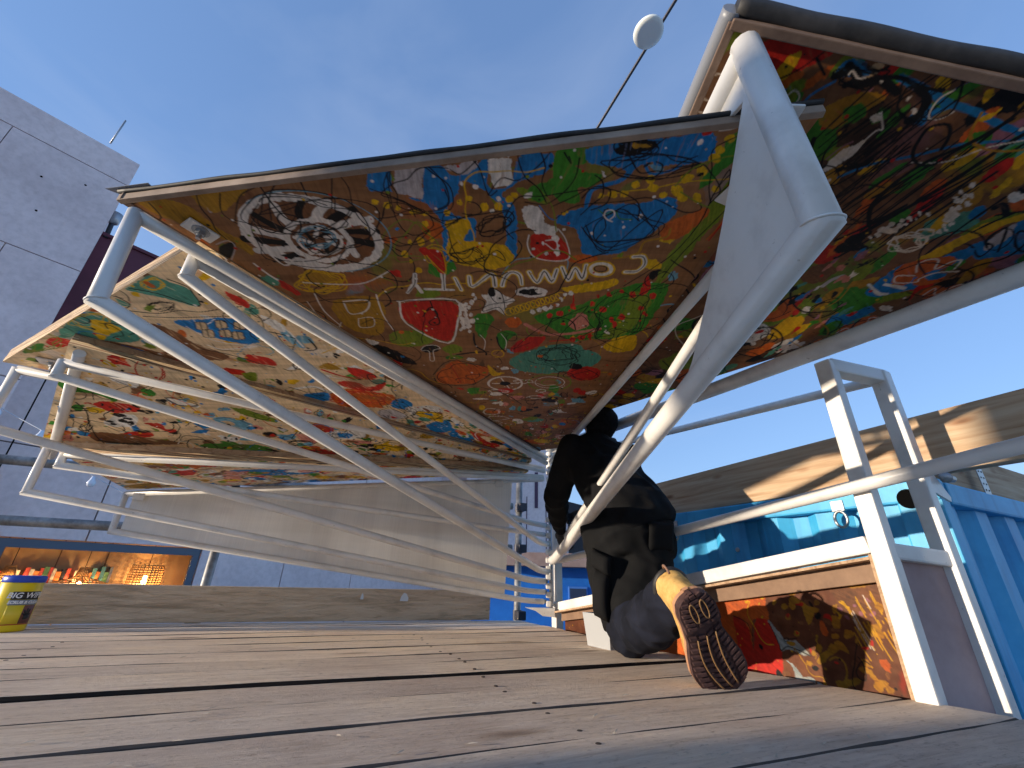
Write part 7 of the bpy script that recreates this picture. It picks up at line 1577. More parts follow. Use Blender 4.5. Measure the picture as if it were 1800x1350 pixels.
class Board:
    """vertex-painted sheet: colours are laid stroke by stroke over a fine grid of points given in board metres"""
    def __init__(s, U, V, base, seed):
        s.U, s.V = U.astype(np.float32), V.astype(np.float32); s.c = np.empty((len(U),3),np.float32); s.c[:] = base
        s.r = np.random.RandomState(seed)
        th = s.r.uniform(-.3,.3); cu,cv = np.cos(th),np.sin(th); gu,gv = cu*s.U+cv*s.V, -sinf(th)*s.U+cu*s.V
        gr = s.vn(gu,gv,5,55)+.6*s.vn(gu,gv,16,170)+.5*s.vn(gu,gv,2,8); s.c *= (1+.17*gr)[:,None]                   # veneer grain
        s.wob = .7*s.vn(s.U,s.V,26,26)+.5*s.vn(s.U,s.V,70,70); s.wob2 = .6*s.vn(s.U,s.V,140,140)+.5*s.vn(s.U,s.V,260,260)
        th = s.r.uniform(0,3.14); wu = s.U+.05*s.vn(s.U,s.V,5,5); wv = s.V+.05*s.vn(s.U,s.V,5,5); gu,gv = np.cos(th)*wu+np.sin(th)*wv, -np.sin(th)*wu+np.cos(th)*wv
        s.dry = .6*s.vn(gu,gv,18,150)+.5*s.vn(gu,gv,40,320)+.35*s.vn(s.U,s.V,9,9)                                  # brush-hair streaks
    def vn(s, u, v, fu, fv):
        # value noise on a random lattice, -1..1
        g = s.r.uniform(-1,1,(64,64)).astype(np.float32); x,y = u*fu+100.37,v*fv+100.71; xi,yi = np.floor(x).astype(int),np.floor(y).astype(int); fx,fy = x-xi,y-yi; fx=fx*fx*(3-2*fx); fy=fy*fy*(3-2*fy)
        a,b,c,d = g[xi%64,yi%64],g[(xi+1)%64,yi%64],g[xi%64,(yi+1)%64],g[(xi+1)%64,(yi+1)%64]; return (a*(1-fx)+b*fx)*(1-fy)+(c*(1-fx)+d*fx)*fy
    def mess(s, n, cols, w0, w1, size, under=True):
        # children's scribble and spatter all over the board
        lo = np.array([s.U.min(),s.V.min()]); hi = np.array([s.U.max(),s.V.max()])
        for _ in range(n):
            p = lo+(hi-lo)*s.r.rand(2); a = s.r.uniform(0,6.28); P = [p]; turn = s.r.uniform(-.9,.9); L = size*s.r.uniform(.3,1.2)
            for k in range(s.r.randint(4,11)): a += turn+s.r.uniform(-.7,.7); p = p+L*np.array([np.cos(a),np.sin(a)]); P.append(p)
            s.line(catmull(P,False,4),PAL[cols[s.r.randint(len(cols))]],s.r.uniform(w0,w1))
    def smear(s, n, cols, r0, r1, amax):
        lo = np.array([s.U.min(),s.V.min()]); hi = np.array([s.U.max(),s.V.max()])
        for _ in range(n):
            c = lo+(hi-lo)*s.r.rand(2); th = s.r.uniform(0,3.14); ra = s.r.uniform(r0,r1); rb_ = ra*s.r.uniform(.25,.6); idx = np.nonzero((abs(s.U-c[0])<ra*1.2)&(abs(s.V-c[1])<ra*1.2))[0]
            if not len(idx): continue
            x = (s.U[idx]-c[0])*np.cos(th)+(s.V[idx]-c[1])*np.sin(th); y = -(s.U[idx]-c[0])*np.sin(th)+(s.V[idx]-c[1])*np.cos(th)
            d = np.sqrt((x/ra)**2+(y/rb_)**2)+.35*s.wob[idx]+.25*s.dry[idx]; s.put(idx,np.clip((1-d)*2.2,0,1)*amax*s.r.uniform(.4,1),PAL[cols[s.r.randint(len(cols))]],.7)
    def dabs(s, n, cols, r0, r1, th0=None):
        for _ in range(n):
            k = s.r.randint(len(s.U)); ra = s.r.uniform(r0,r1); rb_ = ra*s.r.uniform(.3,.9); th = s.r.uniform(0,3.14) if th0 is None else th0+s.r.uniform(-.25,.25); an = np.arange(9)*2*np.pi/9
            rr = s.r.uniform(.6,1.15,9); x,y = ra*rr*np.cos(an),rb_*rr*np.sin(an); s.fill(catmull(np.stack([s.U[k]+x*np.cos(th)-y*np.sin(th),s.V[k]+x*np.sin(th)+y*np.cos(th)],1),True,3),PAL[cols[s.r.randint(len(cols))]])
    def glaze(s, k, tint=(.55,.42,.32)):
        # blotchy brown darkening over everything; paints the right leaf's shade into its colours
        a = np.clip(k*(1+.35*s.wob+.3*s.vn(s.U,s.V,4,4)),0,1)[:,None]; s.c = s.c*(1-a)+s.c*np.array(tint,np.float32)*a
    def spatter(s, n, cols, r0, r1):
        for _ in range(n):
            k = s.r.randint(len(s.U)); c = (s.U[k],s.V[k]); r = s.r.uniform(r0,r1); idx = np.nonzero((abs(s.U-c[0])<r+.003)&(abs(s.V-c[1])<r+.003))[0]
            s.put(idx,(r-np.hypot(s.U[idx]-c[0],s.V[idx]-c[1]))/.0018+.5,PAL[cols[s.r.randint(len(cols))]],.3)
    def put(s, idx, a, col, tex=1.0):
        a = np.clip(a,0,1)*(1-np.clip((s.dry[idx]-.55)*1.8,0,.5)*tex); v = np.asarray(col,np.float32)*(1+.20*tex*s.wob[idx]+.16*tex*s.wob2[idx]+.26*tex*s.dry[idx])[:,None]
        s.c[idx] = s.c[idx]*(1-a[:,None])+v*a[:,None]
    def dist(s, P, idx, closed):
        U,V = s.U[idx],s.V[idx]; d = np.full(len(idx),9.,np.float32); Q = np.vstack([P,P[:1]]) if closed else P
        for (x0,y0),(x1,y1) in zip(Q[:-1],Q[1:]):
            dx,dy = x1-x0,y1-y0; L = dx*dx+dy*dy+1e-12; t = np.clip(((U-x0)*dx+(V-y0)*dy)/L,0,1); d = np.minimum(d,np.hypot(U-x0-t*dx,V-y0-t*dy))
        return d
    def sel(s, P, pad):
        return np.nonzero((s.U>P[:,0].min()-pad)&(s.U<P[:,0].max()+pad)&(s.V>P[:,1].min()-pad)&(s.V<P[:,1].max()+pad))[0]
    def fill(s, P, col, soft=.002):
        idx = s.sel(P,.012)
        if not len(idx): return
        U,V = s.U[idx],s.V[idx]; ins = np.zeros(len(idx),bool); Q = np.roll(P,-1,0)
        for (x0,y0),(x1,y1) in zip(P,Q):
            if y0==y1: continue
            c = ((y0>V)!=(y1>V)); ins ^= c&(U<(x1-x0)*(V-y0)/(y1-y0)+x0)
        d = s.dist(P,idx,True); sd = np.where(ins,d,-d)+.006*s.wob[idx]+.0025*s.wob2[idx]; s.put(idx,sd/soft+.5,col)
    def line(s, P, col, wd, soft=.0022):
        wd = max(wd*.85,.0030)
        for k in range(0,len(P)-1,12):
            Q = P[k:k+13]; idx = s.sel(Q,wd+.01)
            if not len(idx): continue
            d = s.dist(Q,idx,False); s.put(idx,(wd*.5*(1+.3*s.wob[idx])-d)/soft+.5,col,.6)
    def ops(s, L):
        # one stroke a line: f smooth fill / p polygon / s line, colour letter, line width in 0.1 mm, then points in mm
        for row in L.strip().splitlines():
            t,c = row[0],row[1]; nums = [int(x) for x in row[2:].split()]; wd = nums[0]*1e-4
            P = np.array(nums[1:],float).reshape(-1,2)*1e-3
            if t=='f': s.fill(catmull(P,True,4),PAL[c])
            elif t=='p': s.fill(P,PAL[c])
            else: s.line(catmull(P,False,4),PAL[c],wd)
def painted_board(name, key, quad, ns, ntt, base, seed, thick, parent, extra=None, after=None):
    """board with its painted underside as a fine grid; quad = inner left, inner right, outer left, outer right"""
    o, u, v, n = [np.array(a) for a in AXES[key]]; aL,aR,oL,oR = [np.array(q) for q in quad]
    s = np.linspace(0,1,ns); t = np.linspace(0,1,ntt); t = t*(1.45-.45*t); S,Tt = np.meshgrid(s,t)
    Pt = ((1-Tt)[...,None]*((1-S)[...,None]*aL+S[...,None]*aR)+Tt[...,None]*((1-S)[...,None]*oL+S[...,None]*oR)).reshape(-1,3)
    W = Pt-o; b = Board(W@u, W@v, base, seed)
    if extra: extra(b)
    b.ops(PAINT[key])
    if after: after(b)
    nv = ns*ntt; i = np.arange(nv).reshape(ntt,ns); q = np.stack([i[:-1,:-1],i[1:,:-1],i[1:,1:],i[:-1,1:]],-1).reshape(-1,4)
    a,bb,c,d = Pt[q[0]][:4]; nn = np.cross(bb-a,c-a)
    if nn@n > 0: q = q[:,::-1]
    top = [np.array(x)+n*thick for x in (aL,aR,oR,oL)]; low = [np.array(x)+n*.0005 for x in (aL,aR,oR,oL)]
    verts = np.vstack([Pt,np.array(low),np.array(top)]); k = nv
    ex = [(k,k+1,k+5,k+4),(k+1,k+2,k+6,k+5),(k+2,k+3,k+7,k+6),(k+3,k,k+4,k+7),(k+4,k+5,k+6,k+7)]
    me = bpy.data.meshes.new(name); nf = len(q)
    me.vertices.add(len(verts)); me.vertices.foreach_set('co',verts.astype(np.float32).ravel())
    loops = np.concatenate([q.ravel(),np.array(ex).ravel()]).astype(np.int32); me.loops.add(len(loops)); me.loops.foreach_set('vertex_index',loops)
    me.polygons.add(nf+5); me.polygons.foreach_set('loop_start',np.arange(nf+5,dtype=np.int32)*4); me.polygons.foreach_set('loop_total',np.full(nf+5,4,np.int32))
    me.update(calc_edges=True); me.validate()
    at = me.attributes.new('paint','FLOAT_COLOR','POINT'); cc = np.ones((len(verts),4),np.float32); cc[:nv,:3] = np.clip(b.c,0,1); at.data.foreach_set('color',cc.ravel())
    mi = np.zeros(nf+5,np.int32); mi[nf:] = 1; me.polygons.foreach_set('material_index',mi); me.update()
    ob = obj(name, me, [PAINTM, PLY], parent); return ob

BROWN = (.32,.155,.065); CREAM = (.84,.64,.39); DBROWN = (.22,.11,.052)
LEAVES = {}
def hingept(z, az_to, rho): 
    d = Vector((az_to[0]-HX, az_to[1]-HY, 0)).normalized(); return Vector((HX,HY,z))+d*rho
def frame(leaf, key, r, armz, knz, upr=True, arm_r=None, flat_arm=False):
    """top arm, end upright and lower strut bent level where it meets its hinge knuckle"""
    top, elb = [Vector(p) for p in FRAMES[key]]; ar = arm_r or r
    a0 = hingept(armz, top, .05)
    tube('top_arm',[a0, top+(top-a0).normalized()*(.0)],ar,WHITE,leaf)
    k0 = hingept(knz, elb, .045); k1 = hingept(knz+.004, elb, .15)
    d = (top-elb).normalized(); tube('brace',fillet([k0,k1,k1.lerp(elb,.5)],.09)+[elb, top+d*ar*.5],r,WHITE,leaf)
    # weld caps where the strut meets the upright
    lathe('sleeve', hingept(knz, elb, .03), (hingept(knz,elb,1)-hingept(knz,elb,0)), [(0,r*.72),(.05,r*.72)], STEEL, leaf, 12)
    V,F = sweep_vf([elb+((a0-elb)-d*(a0-elb).dot(d)).normalized()*(r*1.02*math.cos(a))+d.cross((a0-elb).normalized()).normalized()*(r*1.02*math.sin(a))+d*r*.35*math.cos(a) for a in np.linspace(0,2*math.pi,25)],.0022,6,caps=False); obj('weld_bead',mesh('weld_bead',V,F,True),WHITE,leaf)
    return top, elb
def bolt(leaf, p, n, r=.012):
    p, n = Vector(p), Vector(n).normalized(); V,F = merge(lathe_vf(p,n,[(0,r*1.7),(.003,r*1.7)],16), lathe_vf(p+n*.003,n,[(0,r),(.011,r)],6), lathe_vf(p+n*.014,n,[(0,r*.55),(.012,r*.5)],10))
    return obj('bolt',mesh('bolt',V,F),STEEL,leaf)
def plate(leaf, p, ax, ay, az, name='mounting_plate'):
    return box(name, Vector(p)-Vector(ax)/2-Vector(ay)/2, ax, ay, az, WHITE, leaf, .003)
def on_board(key, x, y):
    o,u,v,n = [Vector(a) for a in AXES[key]]; return (o.z-((x-o.x)*n.x+(y-o.y)*n.y)/n.z)
def leaf(label):
    return thing('canopy_leaf',(HX,HY,0),label,'canopy','folding painted canopy leaves fanned round the hinge post')
KN, AZ = KNZ, ARMZ

# leaf 1, right
l1 = leaf('dark painted canopy leaf at upper right with gusseted white corner frame')
painted_board('board','P1',QUADS['P1'],600,460,DBROWN,1,.022,l1,lambda b:(b.smear(60,'GNRMDDOBKKVT',.05,.20,.8),b.dabs(150,'GNRMDOBYTKV',.02,.075,-.95)),lambda b:(b.dabs(40,'KKWRY',.006,.02),b.mess(110,'KKKKKKMW',.002,.006,.05),b.spatter(300,'WKYKR',.0015,.005),b.mess(40,'KKKK',.004,.010,.06),b.glaze(.7)))  # last step paints this leaf's shade into its colours
tA, eA = frame(l1,'A',.0255,AZ['A'],KN['A'],arm_r=.024)
frame(l1,'R1',.0190,AZ['R1'],KN['R1'],arm_r=.028)
# gusset plate in the elbow of the near frame
axis = Vector((HX,HY,0)); din = (axis-Vector((eA.x,eA.y,0))).normalized(); dn = din.cross(Vector((0,0,1)))
kA = hingept(KN['A'],eA,.15); sd = (kA-eA).normalized(); ud = (tA-eA).normalized()
pts2 = [eA, eA+ud*(tA-eA).length*.92]
top_in = eA+ud*(tA-eA).length*.92
for k in range(1,9):
    t = k/9; a = top_in.lerp(eA+sd*.46,t); inw = (eA.lerp(top_in,.35)-a); pts2.append(a+inw*(.20*math.sin(math.pi*t)*.5))
pts2.append(eA+sd*.50)
prism('gusset',[p-dn*.004 for p in pts2],dn*.008,WHITE,l1,.0015)
aA = hingept(AZ['A'],tA,.05); adir = (tA-aA).normalized()
prism('gusset',[tA-dn*.004,tA-ud*.10-dn*.004,tA-adir*.16-ud*.03-dn*.004,tA-adir*.22-dn*.004],dn*.008,WHITE,l1,.0015)
def edge_path(key,i,j,n_=40,out=0.0,upz=0.0,wob=0.0,seed=0):
    a,b = Vector(QUADS[key][i]),Vector(QUADS[key][j]); o,u,v,n = [Vector(x) for x in AXES[key]]; c = sum((Vector(q) for q in QUADS[key]),Vector())/4; e = (b-a).normalized(); od = n.cross(e); od = od if od.dot(a-c)>0 else -od
    r_ = random.Random(seed); ph = [r_.uniform(0,6.28) for _ in range(4)]
    return [a.lerp(b,k/(n_-1))+od*(out+wob*math.sin(k*.55+ph[0]))+n*(upz+wob*(math.sin(k*.37+ph[1])+.5*math.sin(k*.9+ph[2]))) for k in range(n_)], n, od
# edge battens and rubber weather seals
def batten(lf, key, i, j, hgt, wid, dz, out, m=BATTEN):
    a,b = Vector(QUADS[key][i]),Vector(QUADS[key][j]); pth,n,od = edge_path(key,i,j,2,out,dz)
    V,F = box_vf(pth[0]-od*wid,(pth[1]-pth[0]),od*wid,n*hgt,.0025); 
    o = obj('edge_batten',mesh('edge_batten',V,F),m,lf); return o
DKB = mat('dark_batten',rough=.75,build=_dirty((.10,.060,.045),(.22,.15,.11),9))
batten(l1,'P1',2,3,.022,.018,-.010,.006,DKB); batten(l1,'P1',0,2,.020,.016,-.008,.006,DKB)
pth,n_,od = edge_path('P1',2,3,60,.012,.018,.0012,1); tube('rubber_seal',pth,.0185,RUBBER,l1,12)
pth,n_,od = edge_path('P1',2,0,40,.004,.014,.0006,2); tube('edge_sleeve',[pth[0]-(pth[1]-pth[0]).normalized()*.012]+pth[:30],.019,mat('grey_vinyl',(.20,.21,.235),.42),l1,12)
# a small clevis behind the near frame
plate(l1, tA.lerp(eA,.36)-din*.012+Vector((.05,.03,0)), (.03,0,0),(0,.03,0),(0,0,.006))

# leaf 2, centre
l2 = leaf('big brown central canopy leaf painted with spiral shell and upside-down lettering')
painted_board('board','P2',QUADS['P2'],800,540,BROWN,2,.022,l2,lambda b:(b.smear(40,'DDMOSNGK',.04,.14,.6),b.dabs(90,'DMGOSNRTKY',.010,.045),b.mess(40,'SOYMKKW',.002,.006,.05)),lambda b:(b.dabs(50,'YRWKOBN',.005,.015),b.mess(150,'KKKKKKKKOYW',.0020,.0052,.042),b.spatter(420,'WWYKRO',.0014,.005),b.glaze(.38)))
frame(l2,'R2',.0170,AZ['R2'],KN['R2'])
tL,eL = frame(l2,'L2',.0172,AZ['L2'],KN['L2'])
batten(l2,'P2',2,3,.022,.014,-.006,.003,mat('grey_batten',rough=.75,build=_dirty((.20,.14,.10),(.36,.27,.20),9))); batten(l2,'P2',0,2,.022,.020,-.004,.003,DKB)
pth,n_,od = edge_path('P2',2,3,70,.004,.020,.0008,3); tube('rubber_seal',pth,.0058,RUBBER,l2,10)
pth,n_,od = edge_path('P2',2,3,3,.028,.022); e_=(pth[2]-pth[0]).normalized(); prism('edge_flashing',[pth[0]-e_*.03-od*.012,pth[0]+e_*.09-od*.012,pth[0]+e_*.09-od*.03,pth[0]-e_*.01-od*.03],n_*.0015,mat('grey_vinyl'),l2)
dL = (Vector((HX,HY,0))-Vector((tL.x,tL.y,0))).normalized(); sL = dL.cross(Vector((0,0,1)))
pp = tL+dL*.115; pp.z = on_board('P2',pp.x,pp.y)-.006; pp = pp+sL*.045
plate(l2,pp,dL*.075,sL*.05,(0,0,.006)); bolt(l2,pp+sL*.005+Vector((0,0,-.0)),(0,0,-1),.012)
rA = Vector(FRAMES['R2'][0]); pp = Vector((.49,.70,0)); pp.z = on_board('P2',.49,.70)-.005
plate(l2,pp,(.05,.02,0),(-.02,.05,0),(0,0,.005)); bolt(l2,pp,(0,0,-1),.007)

# leaf 3
l3 = leaf('pale painted canopy leaf just left of the brown central one, with blue house')
painted_board('board','P3',QUADS['P3'],460,360,CREAM,3,.024,l3,lambda b:(b.smear(30,'EPYSNW',.03,.12,.6),b.dabs(190,'RYBSGNWPTOMDK',.008,.040),b.mess(40,'KOYNSR',.002,.006,.04)),lambda b:(b.smear(36,'DDDMK',.03,.13,.75),b.dabs(80,'RYBKWNKG',.005,.018),b.mess(150,'KKKKKKKWRB',.0022,.0058,.036),b.spatter(320,'KWRYB',.0015,.006)))
frame(l3,'V3',.0158,AZ['V3'],KN['V3']); t3,e3 = frame(l3,'L3',.0165,AZ['L3'],KN['L3'])
batten(l3,'P3',2,3,.030,.022,.026,-.001,PLY); batten(l3,'P3',1,3,.030,.026,.026,-.001)
d3 = (Vector((HX,HY,0))-Vector((t3.x,t3.y,0))).normalized(); s3 = d3.cross(Vector((0,0,1)))
pp = t3+d3*.10+s3*.05; pp.z = on_board('P3',pp.x,pp.y)-.006; plate(l3,pp,d3*.09,s3*.06,(0,0,.006)); bolt(l3,pp,(0,0,-1),.011)
# leaf 4
l4 = leaf('pale painted canopy leaf with red ladybird and black-spotted cow, second lowest')
painted_board('board','P4',QUADS['P4'],420,420,CREAM,4,.022,l4,lambda b:(b.smear(30,'EPYSNW',.03,.12,.6),b.dabs(190,'RYBSGNWPTOMDK',.008,.040),b.mess(40,'KOYNSR',.002,.006,.04)),lambda b:(b.smear(36,'DDDMK',.03,.13,.75),b.dabs(80,'RYBKWNKG',.005,.018),b.mess(150,'KKKKKKKWRB',.0022,.0058,.036),b.spatter(320,'KWRYB',.0015,.006)))
frame(l4,'V4',.0150,AZ['V4'],KN['V4']); t4,e4 = frame(l4,'L4',.0145,AZ['L4'],KN['L4'])
batten(l4,'P4',2,3,.028,.020,.024,-.001,PLY); batten(l4,'P4',1,3,.028,.022,.024,-.001)
a_ = Vector(QUADS['P4'][3]); b_ = Vector(QUADS['P4'][2]); tube('end_post',[a_+Vector((.02,.03,-.02)),b_+Vector((.03,.03,-.02))],.017,WHITE,l4)
# leaf 5 with the metal sheet
l5 = leaf('lowest pale painted canopy leaf with upright brushed metal sheet hung below')
painted_board('board','P5',QUADS['P5'],420,220,CREAM,5,.022,l5,lambda b:(b.smear(30,'EPYSNW',.03,.12,.6),b.dabs(190,'RYBSGNWPTOMDK',.008,.040),b.mess(40,'KOYNSR',.002,.006,.04)),lambda b:(b.smear(36,'DDDMK',.03,.13,.75),b.dabs(80,'RYBKWNKG',.005,.018),b.mess(150,'KKKKKKKWRB',.0022,.0058,.036),b.spatter(320,'KWRYB',.0015,.006)))
frame(l5,'V5',.0140,AZ['V5'],KN['V5']); t5,e5 = frame(l5,'L5',.0145,AZ['L5'],KN['L5'])
batten(l5,'P5',1,3,.026,.020,.023,-.001)
i0 = hingept(AZ['L5']-.005,t5,.30); i1 = hingept(KN['L5']+.012,e5,.30); dS = (Vector((t5.x-HX,t5.y-HY,0))).normalized(); nS = dS.cross(Vector((0,0,1)))
nS = nS if nS.y>0 else -nS
def on_arm(k): return hingept(AZ['L5'],t5,.05).lerp(t5,k)
def on_str(k): return hingept(KN['L5']+.004,e5,.15).lerp(e5,k)
sheet=[on_arm(.09),on_arm(.985),on_str(.985),on_str(.06)]
prism('metal_sheet',[p+nS*.004 for p in sheet],nS*.002,ALU,l5)
for k in (.02,.97):
    q = on_arm(k) if k>.5 else on_arm(.13); plate(l5,q+Vector((0,0,-.02))-nS*.02,dS*.05,Vector((0,0,.035)),nS*.003,'clip')

# ------------------------------------------------------------------ display frame with hinge post and painted box
FR = Vector((1.04,1.25,0)); BK = Vector((1.262,1.305,0)); fdir = (Vector((HX,HY,0))-FR); flen = fdir.length; fdir.normalize(); fnor = Vector((fdir.y,-fdir.x,0)); fnor = fnor if fnor.x>0 else -fnor
df = thing('display_frame',(1.04,1.25,0),'white square-tube frame with painted box below and hinge post at far end','frame')
PT = .048
sqbar('front_post',FR+Vector((0,0,-.25)),FR+Vector((0,0,.93)),PT,PT,WHITE,df,up=fdir)
BKz = .925
sqbar('back_post',BK+Vector((0,0,-.35)),BK+Vector((0,0,BKz)),PT,PT,WHITE,df,up=fdir)
sqbar('top_bar',FR+Vector((0,0,.915)),BK+Vector((0,0,.905)),PT*.96,PT*.96,WHITE,df)
hp = Vector((HX,HY,0))+fnor*.055+fdir*.02
sqbar('hinge_post',hp+Vector((0,0,-.02)),hp+Vector((0,0,1.10)),.05,.05,WHITE,df,up=fdir)
zR0, zR1 = .362, .105
sqbar('front_rail',FR+Vector((0,0,zR0))+fdir*.024,Vector((HX,HY,zR1))+fnor*.05,.046,.046,WHITE,df)
rb0, rb1 = [Vector(q) for q in MISC['rail_back']]; tube('back_rail',[rb0+(rb0-rb1)*.0,rb0.lerp(rb1,1.45)],.0165,WHITE,df)
sqbar('side_rail',FR+Vector((0,0,.345)),BK+Vector((0,0,.33)),.042,.042,WHITE,df)
# plywood lining: returns and end panel
def fq(s,dep,z): return FR+fdir*s+fnor*dep+Vector((0,0,z))
def zr(s): return zR0+(zR1-zR0)*s/flen
box('lining',fq(.026,-.012,-.1),fdir*.010,fnor*.09,(0,0,.437),BATTEN,df)
prism('lining',[fq(.036,-.012,zr(.036)-.026),fq(flen-.05,-.012,zr(flen-.05)-.026),fq(flen-.05,-.012,zr(flen-.05)-.034),fq(.036,-.012,zr(.036)-.034)],fnor*.075,BATTEN,df)
STRIP = mat('stained_strip',rough=.7,build=_dirty((.13,.07,.04),(.26,.155,.09),6))
prism('inner_batten',[fq(.036,.035,zr(.036)-.034),fq(flen-.05,.035,zr(flen-.05)-.034),fq(flen-.05,.035,zr(flen-.05)-.075),fq(.036,.035,zr(.036)-.088)],fnor*.02,STRIP,df,.002)
prism('end_panel',[FR+Vector((.022,.012,-.3))+fnor*.0,BK+Vector((-.022,-.004,-.3)),BK+Vector((-.022,-.004,.325)),FR+Vector((.022,.012,.34))],fdir*.012,PURPLY,df)
qd = [fq(flen-.05,.06,-.28),fq(flen-.05,.06,zr(flen-.05)-.02),fq(.036,.06,-.28),fq(.036,.06,zr(.036)-.03)]
painted_board('painted_panel','BX',qd,260,420,(.15,.055,.025),6,-.012,df,lambda b:b.smear(60,'DDMKNR',.02,.09,.6),lambda b:(b.smear(30,'DKD',.02,.06,.4),b.mess(20,'YMKM',.0015,.003,.03),b.spatter(120,'YMK',.001,.004),b.glaze(.75,(.5,.36,.26))))
prism('back_panel',[fq(0.03,.20,-.3),fq(flen-.05,.20,-.3),fq(flen-.05,.20,zr(flen)-.05),fq(.03,.20,zr(.03)-.04)],fnor*.012,PURPLY,df)
# bracket plate towards the container with its shackle bolt
bz = .585
br = [BK+fdir*-.03+Vector((.02,.0,bz)),BK+fnor*.17+Vector((0,0,bz-.055)),BK+fnor*.19+Vector((0,0,bz-.075)),BK+Vector((.02,0,bz-.05))]
prism('bracket',[BK+fnor*.02+Vector((0,0,bz+.05)),BK+fnor*.10+Vector((0,0,bz+.035)),BK+fnor*.20+Vector((0,0,bz-.06)),BK+fnor*.19+Vector((0,0,bz-.075)),BK+fnor*.02+Vector((0,0,bz-.04))],fdir*.008,WHITE,df,.001)
V,F = merge(lathe_vf(BK+fnor*.13+fdir*-.02+Vector((0,0,bz-.004)),fnor,[(0,.011),(.02,.011),(.02,.017),(.03,.017),(.03,.011),(.07,.011)],12)); obj('bolt',mesh('bolt',V,F,True),STEEL,df)
# hinge knuckles
kz = sorted(KN.values())
for i in range(11):
    z = .105+i*.0462; hpz = Vector((HX,HY,z)); V,F = box_vf(hpz+Vector((-.030,-.03,.0)),(.030,0,0),(0,.034,0),(0,0,.032),.007)
    obj('knuckle',mesh('knuckle',V,F),WHITE,df)
tube('hinge_pin',[(HX,HY,.06),(HX,HY,.64)],.010,STEEL,df)
tube('hinge_pin',[(HX,HY,.74),(HX,HY,1.09)],.010,STEEL,df)
for z in (.82,.865,.905,.945,.985,1.025): lathe('knuckle',(HX,HY,z),(0,0,1),[(0,.02),(.004,.023),(.024,.023),(.028,.02)],WHITE,df,14)
for z in (.12,.35,.60,.80,1.06): sqbar('hinge_arm',(HX,HY,z),hp+Vector((0,0,z)),.02,.014,WHITE,df)
prism('foot_bracket',[(HX-.15,HY-.03,.10),(HX+.02,HY-.03,.10),(HX+.02,HY-.03,.055),(HX-.05,HY-.03,.06),(HX-.09,HY-.03,.085)],(0,.06,0),WHITE,df,.002)

# ------------------------------------------------------------------ shipping container, timber
cc_, cl_ = Vector(MISC['cont_c']), Vector(MISC['cont_l']); cdir = (cl_-cc_); cdir.z=0; cdir.normalize(); cout = Vector((cdir.y,-cdir.x,0)); cout = cout if cout.x>0 else -cout
ct = thing('shipping_container',(cc_.x,cc_.y,-2.1),'sky blue corrugated shipping container behind the white frame','container')
ZT = .6
def corr(name, p0, d, outn, L, z0, z1, first, per=.235, dep=.034):
    """trapezoid corrugated wall: p0 start, d along, outn towards the outside"""
    s = first; prof = [(0,0)]
    while s < L-.02:
        for ds,dd in ((0,0),(.05,-dep),(.115,-dep),(.165,0)):
            if s+ds < L: prof.append((s+ds,dd))
        s += per
    prof.append((L,0)); V=[]; F=[]
    for z in (z0,z1):
        for a,b in prof: V.append(p0+d*a+outn*b+Vector((0,0,z)))
    k=len(prof); F=[(i,i+1,k+i+1,k+i) for i in range(k-1)]
    me = mesh(name,V,F); o = obj(name,me,CONTAIN,ct); md = o.modifiers.new('thick','SOLIDIFY'); md.thickness=.002; return o
c0 = Vector((cc_.x,cc_.y,0)); CL = 1.62
corr('end_wall',c0+cdir*.13+cout*.02,cdir,-cout,CL-.13,-2.0,ZT-.075,.05)
corr('side_wall',c0+cout*.06+cdir*.015,cout,-cdir,5.8,-2.0,ZT-.085,.06,.26)
box('corner_post',c0+Vector((0,0,-2.05)),cdir*.125,cout*.06,(0,0,2.05+ZT-.07),CONTAIN,ct,.006)
box('top_rail',c0+Vector((0,0,ZT-.075))-cout*.006,cdir*CL,cout*.07,(0,0,.075),CONTAIN,ct,.008)
box('top_rail',c0+Vector((0,0,ZT-.085))-cdir*.004+cout*.066,cdir*.065,cout*5.75,(0,0,.075),CONTAIN,ct,.008)
box('roof',c0+Vector((0,0,ZT-.03))+cout*.07+cdir*.06,cdir*(CL-.07),cout*5.7,(0,0,.018),CONTAIN,ct,.002)
V,F = box_vf(c0+cdir*CL+Vector((0,0,-2.05)),cdir*.02,cout*5.8,(0,0,2.05+ZT-.02),.002); obj('far_wall',mesh('far_wall',V,F),CONTAIN,ct)
lathe('lifting_hole',c0+cdir*.085+Vector((0,0,ZT-.062))-cout*.0072,cout,[(0,.033),(.001,.033)],DARK,ct,20,False)
for s_ in (.31,1.14):
    p = c0+cdir*s_-cout*.012+Vector((0,0,ZT-.10)); ringp=[p+cdir*(.022*math.cos(a))+Vector((0,0,-.01+.030*math.sin(a))) for a in np.linspace(0,2*math.pi,17)]
    tube('shackle',ringp,.0055,STEEL,ct,8); box('bracket',p+Vector((0,0,.02))-cdir*.02,cdir*.045,cout*.015,(0,0,.04),STEEL,ct,.002)
for s_,z_ in ((.52,.28),(.80,.40),(1.05,.10),(.62,.05)): lathe('rivet',c0+cdir*s_+cout*.018+Vector((0,0,z_)),-cout,[(0,.011),(.004,.010),(.006,.004)],STEEL,ct,10)
tA_, tB_ = Vector((.89,2.68,.64)), Vector((1.34,1.59,.64)); td = (tB_-tA_).normalized(); tn = Vector((-td.y,td.x,0)); tn = tn if tn.x>0 else -tn
t_b = thing('timber_beam',tA_,'long fresh pine beam lying along top of the blue container','beam')
V,F = box_vf((-.10,0,-.034),(2.9,0,0),(0,.062,0),(0,0,.199),.004); me=mesh('beam',V,F); R_=Matrix((td,tn,Vector((0,0,1)))).transposed().to_4x4(); R_.translation=tA_+tn*.0
